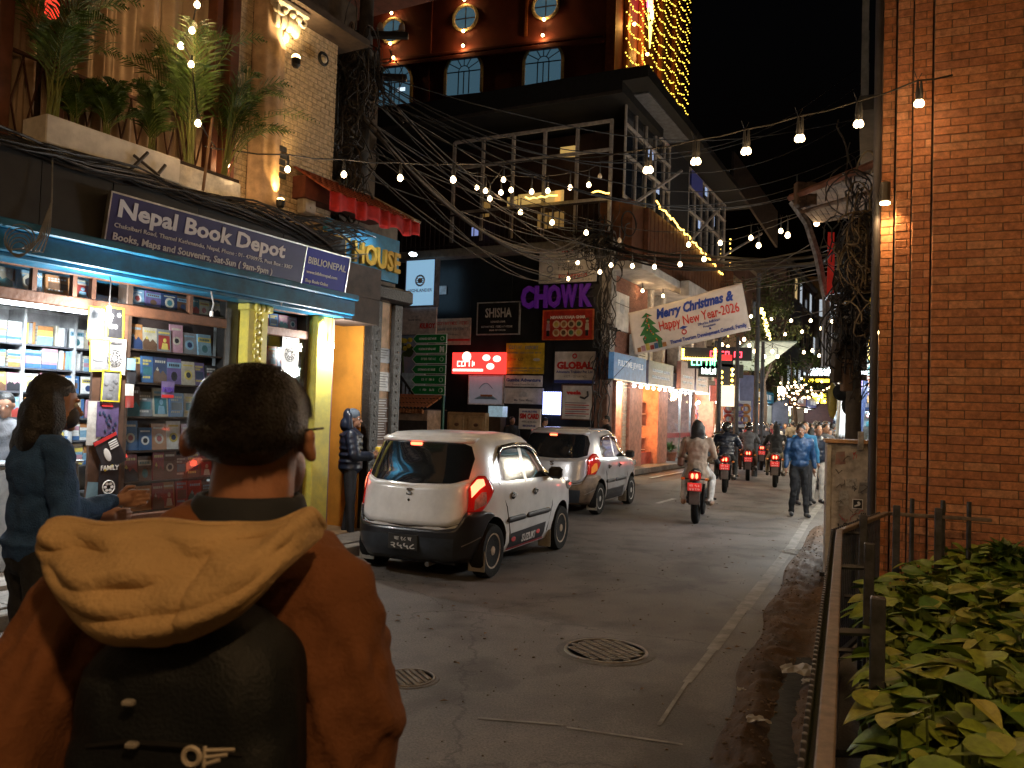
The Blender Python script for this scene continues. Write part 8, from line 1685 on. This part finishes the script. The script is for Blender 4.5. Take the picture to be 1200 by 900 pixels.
# net of bulbs down the street, sparkling
nb_ = thing('light_net', 'dense net of sparkling warm bulbs hung across the far street', 'fairy lights', W(955, 460, 36)); o0 = W(955, 460, 36); b = MB().mat(E('net_bulb', (1, .66, .34), 9)); q = random.Random(13)
for i in range(120): p = W(q.uniform(912, 1003), 462+q.gauss(0, 6)+(q.random() < .2)*q.uniform(-25, 10), q.uniform(32, 40))-o0; b.ball(p, q.uniform(.03, .055), 6, 4)
b.build('bulbs', nb_)['kind'] = 'stuff'; MB().mat(wire_m).tube([W(905, 452, 36)-o0, W(955, 458, 36)-o0, W(1006, 456, 36)-o0], .02, 4).build('wire', nb_)
for x in (925, 955, 985): lamp('POINT', 'net_glow', W(x, 465, 36)-o0, 160, (1, .65, .35), .3, nb_)
o0 = W(916, 458, 33); o = thing('flood_light', 'single dazzling lamp at the left end of the light net', 'light', o0); MB().mat(E('dazzle', (1, .9, .75), 40)).ball((0, 0, 0), .16, 10, 8).build('bulb', o); MB().mat(black_metal).cyl((0, 0, .1), (0, 0, .6), .03, 5).build('stem', o); lamp('POINT', 'glow', (0, -.3, 0), 260, (1, .85, .65), .2, o)
# yellow edged hanging signs and marquee lights on the left of the far street
for k, (px0, py0, px1, py1, y, s, em, lab) in enumerate(((800, 408, 838, 420, 27, '', (.02, .02, .02), 'dark canopy edged with yellow bulbs over the lit shops'), (846, 416, 858, 422, 26, '', (1, .04, .04), 'small glowing red sign between yellow bulbs'), (845, 430, 858, 455, 26, '', (.01, .01, .02), 'black hanging sign with yellow edge bulbs'), (844, 452, 861, 476, 25, '', (1, .9, .65), 'bright square white lightbox on the left of the street'), (832, 452, 843, 470, 25.5, '', (.6, .15, .12), 'pink sign left of the bright square lightbox'), (866, 440, 885, 495, 28, '', (.05, .06, .13), 'dim blue canvas panel behind the poles'), (848, 470, 880, 500, 26, '', (.25, .25, .28), 'display wall of round woven goods'))):
    A_, B_ = W(px0, py1, y), W(px1, py0, y); o = thing('hanging_sign', lab, 'sign', (A_.x, y, A_.z)); w_, h_ = B_.x-A_.x, B_.z-A_.z
    bx('board', o, M('hang_%d' % k, tuple(min(1, c) for c in em), .5, emit=em, es=1.0 if max(em) > .8 else .25), 0, w_, 0, .12, 0, h_)
    if s: pass
    if k in (0, 2):
        b = MB().mat(E('marquee', (1, .66, .08), 12))
        for i in range(14): b.ball((w_*i/13, -.03, 0), .05, 6, 4)
        for i in range(8): b.ball((w_*(i % 2), -.03, h_*i/8), .05, 6, 4)
        b.build('edge_bulbs', o)['kind'] = 'stuff'
    if k == 6:
        for i in range(8): MB().mat(PM[['red', 'cream', 'purple', 'orange'][i % 4]]).torus((w_*(.15+.22*(i % 4)), -.04, h_*(.3+.4*(i//4))), .12, .05, n=14, m_=5).build('woven_hoop', o)
for i, (px, py) in enumerate(((810, 428), (822, 438), (832, 418))):
    p = W(px, py, 27); o = thing('neon_scribble', ['green neon letters far down on the left', 'white neon letters under the yellow bulb canopy', 'red neon letters above the far shops'][i], 'sign', p); marks(o, 0, 1.1, 0, .2, E('neon_s%d' % i, [(.2, 1, .5), (.8, 1, .9), (1, .05, .08)][i], 5), y=-.03, seed=i); bx('backing', o, black_metal, -.1, 1.4, .01, .05, -.1, .35)
# pale lit awning and poles
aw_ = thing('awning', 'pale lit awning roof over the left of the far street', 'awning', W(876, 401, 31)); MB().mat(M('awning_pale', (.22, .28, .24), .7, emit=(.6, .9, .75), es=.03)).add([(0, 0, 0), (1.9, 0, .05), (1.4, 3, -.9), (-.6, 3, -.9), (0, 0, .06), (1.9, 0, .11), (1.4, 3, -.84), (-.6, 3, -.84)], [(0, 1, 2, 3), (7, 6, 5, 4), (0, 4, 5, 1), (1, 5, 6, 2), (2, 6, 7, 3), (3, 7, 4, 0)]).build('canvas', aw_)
for px, y, top_, lab in ((840, 24, 395, 'thin dark pole left of the bright square lightbox'), (861, 25, 395, 'thin dark pole right of the bright square lightbox'), (884, 24, 320, 'tall utility pole rising beside the banner'), (891, 27, 400, 'blue grey pole near the yellow column')):
    g = G(px, 491+1.7*950/y); o = thing('pole', lab, 'pole', (g.x, g.y, 0)); hh = W(px, top_, g.y).z; MB().mat(M('pole_dark', (.05, .05, .055), .7)).lathe([(.09, 0), (.06, hh)], 8).build('shaft', o, 'auto')
for i in range(18): pass
gar = on(BS, 'fairy_garland', 'garland of yellow fairy lights climbing a dark tree on the left', 'fairy lights', 0, 0, 0); b = MB().mat(E('garland', (1, .75, .2), 9)); inv = gar.matrix_basis.inverted(); q = random.Random(3)
gar.matrix_basis = Matrix.Identity(4)
for i in range(34): u = i/34; p = W(892+9*u+q.uniform(-2, 2), 362+34*u+q.uniform(-2, 2), 33); b.ball(p, .06, 6, 4)
b.build('bulbs', gar)['kind'] = 'stuff'
def tree(px, y, base_py, h0, h1, rad, label, seed):
    g = W(px, 490, y); o = thing('tree', label, 'tree', (g.x, g.y, 0)); q_ = random.Random(seed); MB().mat(M('bark', (.05, .035, .025), .9)).tube([(0, 0, 0), (.1, 0, h0*.6), (-.05, .1, h0+.5)], [.16, .12, .07], 8).build('trunk', o)
    tb_ = MB().mat(M('bark'))
    for k in range(6): a = k*1.05; tb_.tube([(-.02, 0, h0*.8), (math.cos(a)*rad*.4, math.sin(a)*rad*.4, h0+.6), (math.cos(a)*rad*.8, math.sin(a)*rad*.8, h1-.3*k*.3)], [.06, .04, .015], 5)
    tb_.build('limbs', o); b = MB().mat(M('tree_leaf', (.045, .075, .02), .7, var=.3))
    cl_ = [(q_.gauss(0, rad*.5), q_.gauss(0, rad*.5), q_.uniform(h0, h1)) for _ in range(26)]
    for i in range(2600):
        c = q_.choice(cl_); p = Vector(c)+Vector((q_.gauss(0, .28), q_.gauss(0, .28), q_.gauss(0, .22))); a = Vector((q_.uniform(-1, 1), q_.uniform(-1, 1), q_.uniform(-1, 1))).normalized()*.08; d_ = a.orthogonal().normalized()*.045; b.add([p-a, p+d_, p+a, p-d_], [(0, 1, 2, 3)])
    b.build('crown', o)
tree(893, 34, 0, 4.0, 7.6, 1.6, 'dark leafy tree wound with fairy lights beyond the banner', 1); tree(930, 44, 0, 3.2, 5.6, 1.6, 'green tree lit from below far down the street', 2)
# ================================================================ RIGHT SIDE CLUTTER
px_p = W(1000, 480, 10.5); pole = thing('utility_pole', 'tangled utility pole with boxes left of the brick corner', 'pole', (px_p.x, px_p.y, 0)); MB().mat(M('pole_old', (.10, .075, .05), .8, bump=.3)).lathe([(.11, 0), (.08, 4.3)], 10).build('shaft', pole, 'auto')
for px, py, w_, h_, rt, m_, lab in ((1003, 372, .24, .2, .6, 'pale', 'meter_box'), (1020, 388, .2, .16, -.2, 'pale', 'meter_box'), (992, 412, .26, .16, .1, 'dark', 'meter_box'), (1008, 347, .22, .22, .3, 'dark', 'panel_box'), (992, 440, .12, .4, 0, 'pale2', 'plank'), (980, 425, .1, .5, .05, 'dark', 'plank')):
    p = W(px, py, 10.2); MB().mat({'pale': M('box_pale', (.34, .29, .24), .6), 'dark': M('box_dark', (.09, .07, .055), .7), 'pale2': M('plank_wood', (.20, .12, .07), .8)}[m_]).bbox(-w_/2, w_/2, -.06, .06, -h_/2, h_/2, c=.012, mx=Matrix.Translation(p-Vector((px_p.x, px_p.y, 0))) @ Matrix.Rotation(rt, 4, 'Y')).build(lab, pole)
tangle('cable_tangle', W(1005, 330, 10.2), (.30, .3, .9), 120, 11, (.005, .013), (cbl, cbr, cbl)); tangle('cable_tangle', W(998, 405, 10.2), (.2, .22, .45), 60, 12, (.005, .012)); tangle('cable_tangle', W(1016, 290, 9.6), (.18, .2, .6), 60, 13, (.006, .012), (M('cable_ochre', (.25, .17, .08), .6), cbr))
# wooden roof jutting out
rf = thing('wooden_canopy', 'sloping old wooden roof jutting over the street at the right', 'canopy', (0, 0, 0)); wdm = M('old_wood', (.16, .09, .05), .8, bump=.4, var=.3)
A1, B1, A2, B2 = W(926, 232, 11.5), W(1037, 187, 9.5), W(955, 262, 13.5), W(1037, 250, 12)
n = 14
for i in range(n):
    u0, u1 = i/n, (i+.92)/n; p = [A1.lerp(B1, u0), A1.lerp(B1, u1), A2.lerp(B2, u1), A2.lerp(B2, u0)]; b = MB().mat(wdm); b.add([*p, *[x+Vector((0, 0, .03)) for x in p]], [(0, 3, 2, 1), (4, 5, 6, 7), (0, 1, 5, 4), (1, 2, 6, 5), (2, 3, 7, 6), (3, 0, 4, 7)]); b.build('plank', rf)
MB().mat(M('beam_red_brown', (.22, .08, .04), .7)).tube([A1, B1], .05, 5).build('beam', rf); MB().mat(wdm).tube([W(935, 250, 11.5), W(1030, 222, 10)], .03, 5).build('beam', rf)
MB().mat(M('peeling_white', (.38, .36, .36), .8, var=.39, scale=14, col2=(.12, .10, .09))).tube([W(928, 236, 11.5), W(946, 262, 11.4), W(958, 300, 11.3), W(968, 350, 11.2), W(969, 430, 11.1)], .05, 4).build('post', rf)
for px in (938, 950): p = W(px, 222, 11.3); MB().mat(wdm).bbox(p.x-.08, p.x+.08, p.y-.06, p.y+.06, p.z-.25, p.z+.1, c=.02).build('bracket', rf)
MB().mat(cord_m).cyl(W(934, 205, 11.4), W(934, 232, 11.4), .012, 5).build('rod', rf)
o = thing('red_strip', 'narrow red cloth strip hanging under the wooden roof', 'cloth', W(973, 345, 11)); a_ = W(973, 272, 11)-W(973, 345, 11); MB().mat(M('strip_red', (.5, .02, .015), .6, emit=(1, .05, .03), es=.12)).grid(lambda u, v: (-.045+.09*u, .01*math.sin(v*9), a_.z*v), 3, 14).build('cloth', o); o.children[0].modifiers.new('t', 'SOLIDIFY').thickness = .006
o = thing('metal_sheet', 'grey corrugated metal sheet fixed beside the tangled pole', 'sheet', W(968, 430, 11)); hz = (W(968, 380, 11)-W(968, 430, 11)).z; MB().mat(M('zinc', (.35, .36, .40), .4, .5)).grid(lambda u, v: (-.08+.16*u, .012*math.sin(u*25), hz*v), 16, 3).build('sheet', o)
ub = on(RFm, 'upper_house', 'dark upper storeys of the house behind the wooden roof', 'building', -8, -.6, 0); bx('wall', ub, M('dark_house', (.045, .04, .035), .85), 0, 4.8, 0, 3, 3.6, 8.6); bx('balcony', ub, M('dark_balcony', (.06, .05, .04), .8), .2, 4.4, -.9, 0, 5.9, 6.1); 
for x in (.3, 1.6, 3.0, 4.3): bx('post', ub, M('white_post', (.22, .21, .19), .8), x, x+.1, -.88, -.8, 6.1, 8.2)
bx('white_panel', ub, M('white_post'), .2, 1.2, -.92, -.9, 5.2, 5.9)
# bright clothes shop on the right
q = random.Random(17)
for i, (px, c_) in enumerate(((988, 'white'), (992, 'pink'), (996, 'red'), (1000, 'sky blue'), (1005, 'purple'), (1010, 'navy'), (984, 'cream'))):
    p = W(px, 446, 12.2+.15*i); zb_ = W(px, 515, 12.2).z; o = thing('hanging_scarf', '%s scarf hanging in the bright right hand shop' % c_, 'scarf', (p.x, p.y, zb_), 0, 'scarves in the right hand shop'); hh = p.z-zb_
    m_ = MB().mat(PM[c_]).grid(lambda u, v: (-.05+.10*u+.03*math.sin(v*3+i), .02*math.sin(u*12+i)+.02*math.sin(v*5), hh*v), 8, 10).build('cloth', o, True); m_.modifiers.new('t', 'SOLIDIFY').thickness = .004
o = thing('shop_lamp', 'white lamp over the hanging scarves at the right', 'lamp', W(992, 436, 12.0)); MB().mat(E('scarf_lamp', (.85, .97, 1), 12)).bbox(-.3, .3, -.03, .03, -.02, .02, c=.008).build('tube', o); lamp('POINT', 'glow', (-.1, -.35, -.08), 130, (.85, .95, 1), .1, o)
o = thing('speaker_figure', 'black draped bag hanging before the scarves', 'bag', W(986, 470, 11)); b = MB().mat(blackc); b.ball((0, 0, .12), (.12, .08, .12), 10, 8); b.ball((.1, 0, -.05), (.1, .08, .14), 10, 8); b.build('sack', o, True); MB().mat(cord_m).cyl((0, 0, .2), (0, 0, .6), .01, 5).build('strap', o)
MB().mat(PM['yellow']).ball((-.1, .05, .0), (.07, .05, .25), 8, 6).build('yellow_cloth', o, True)
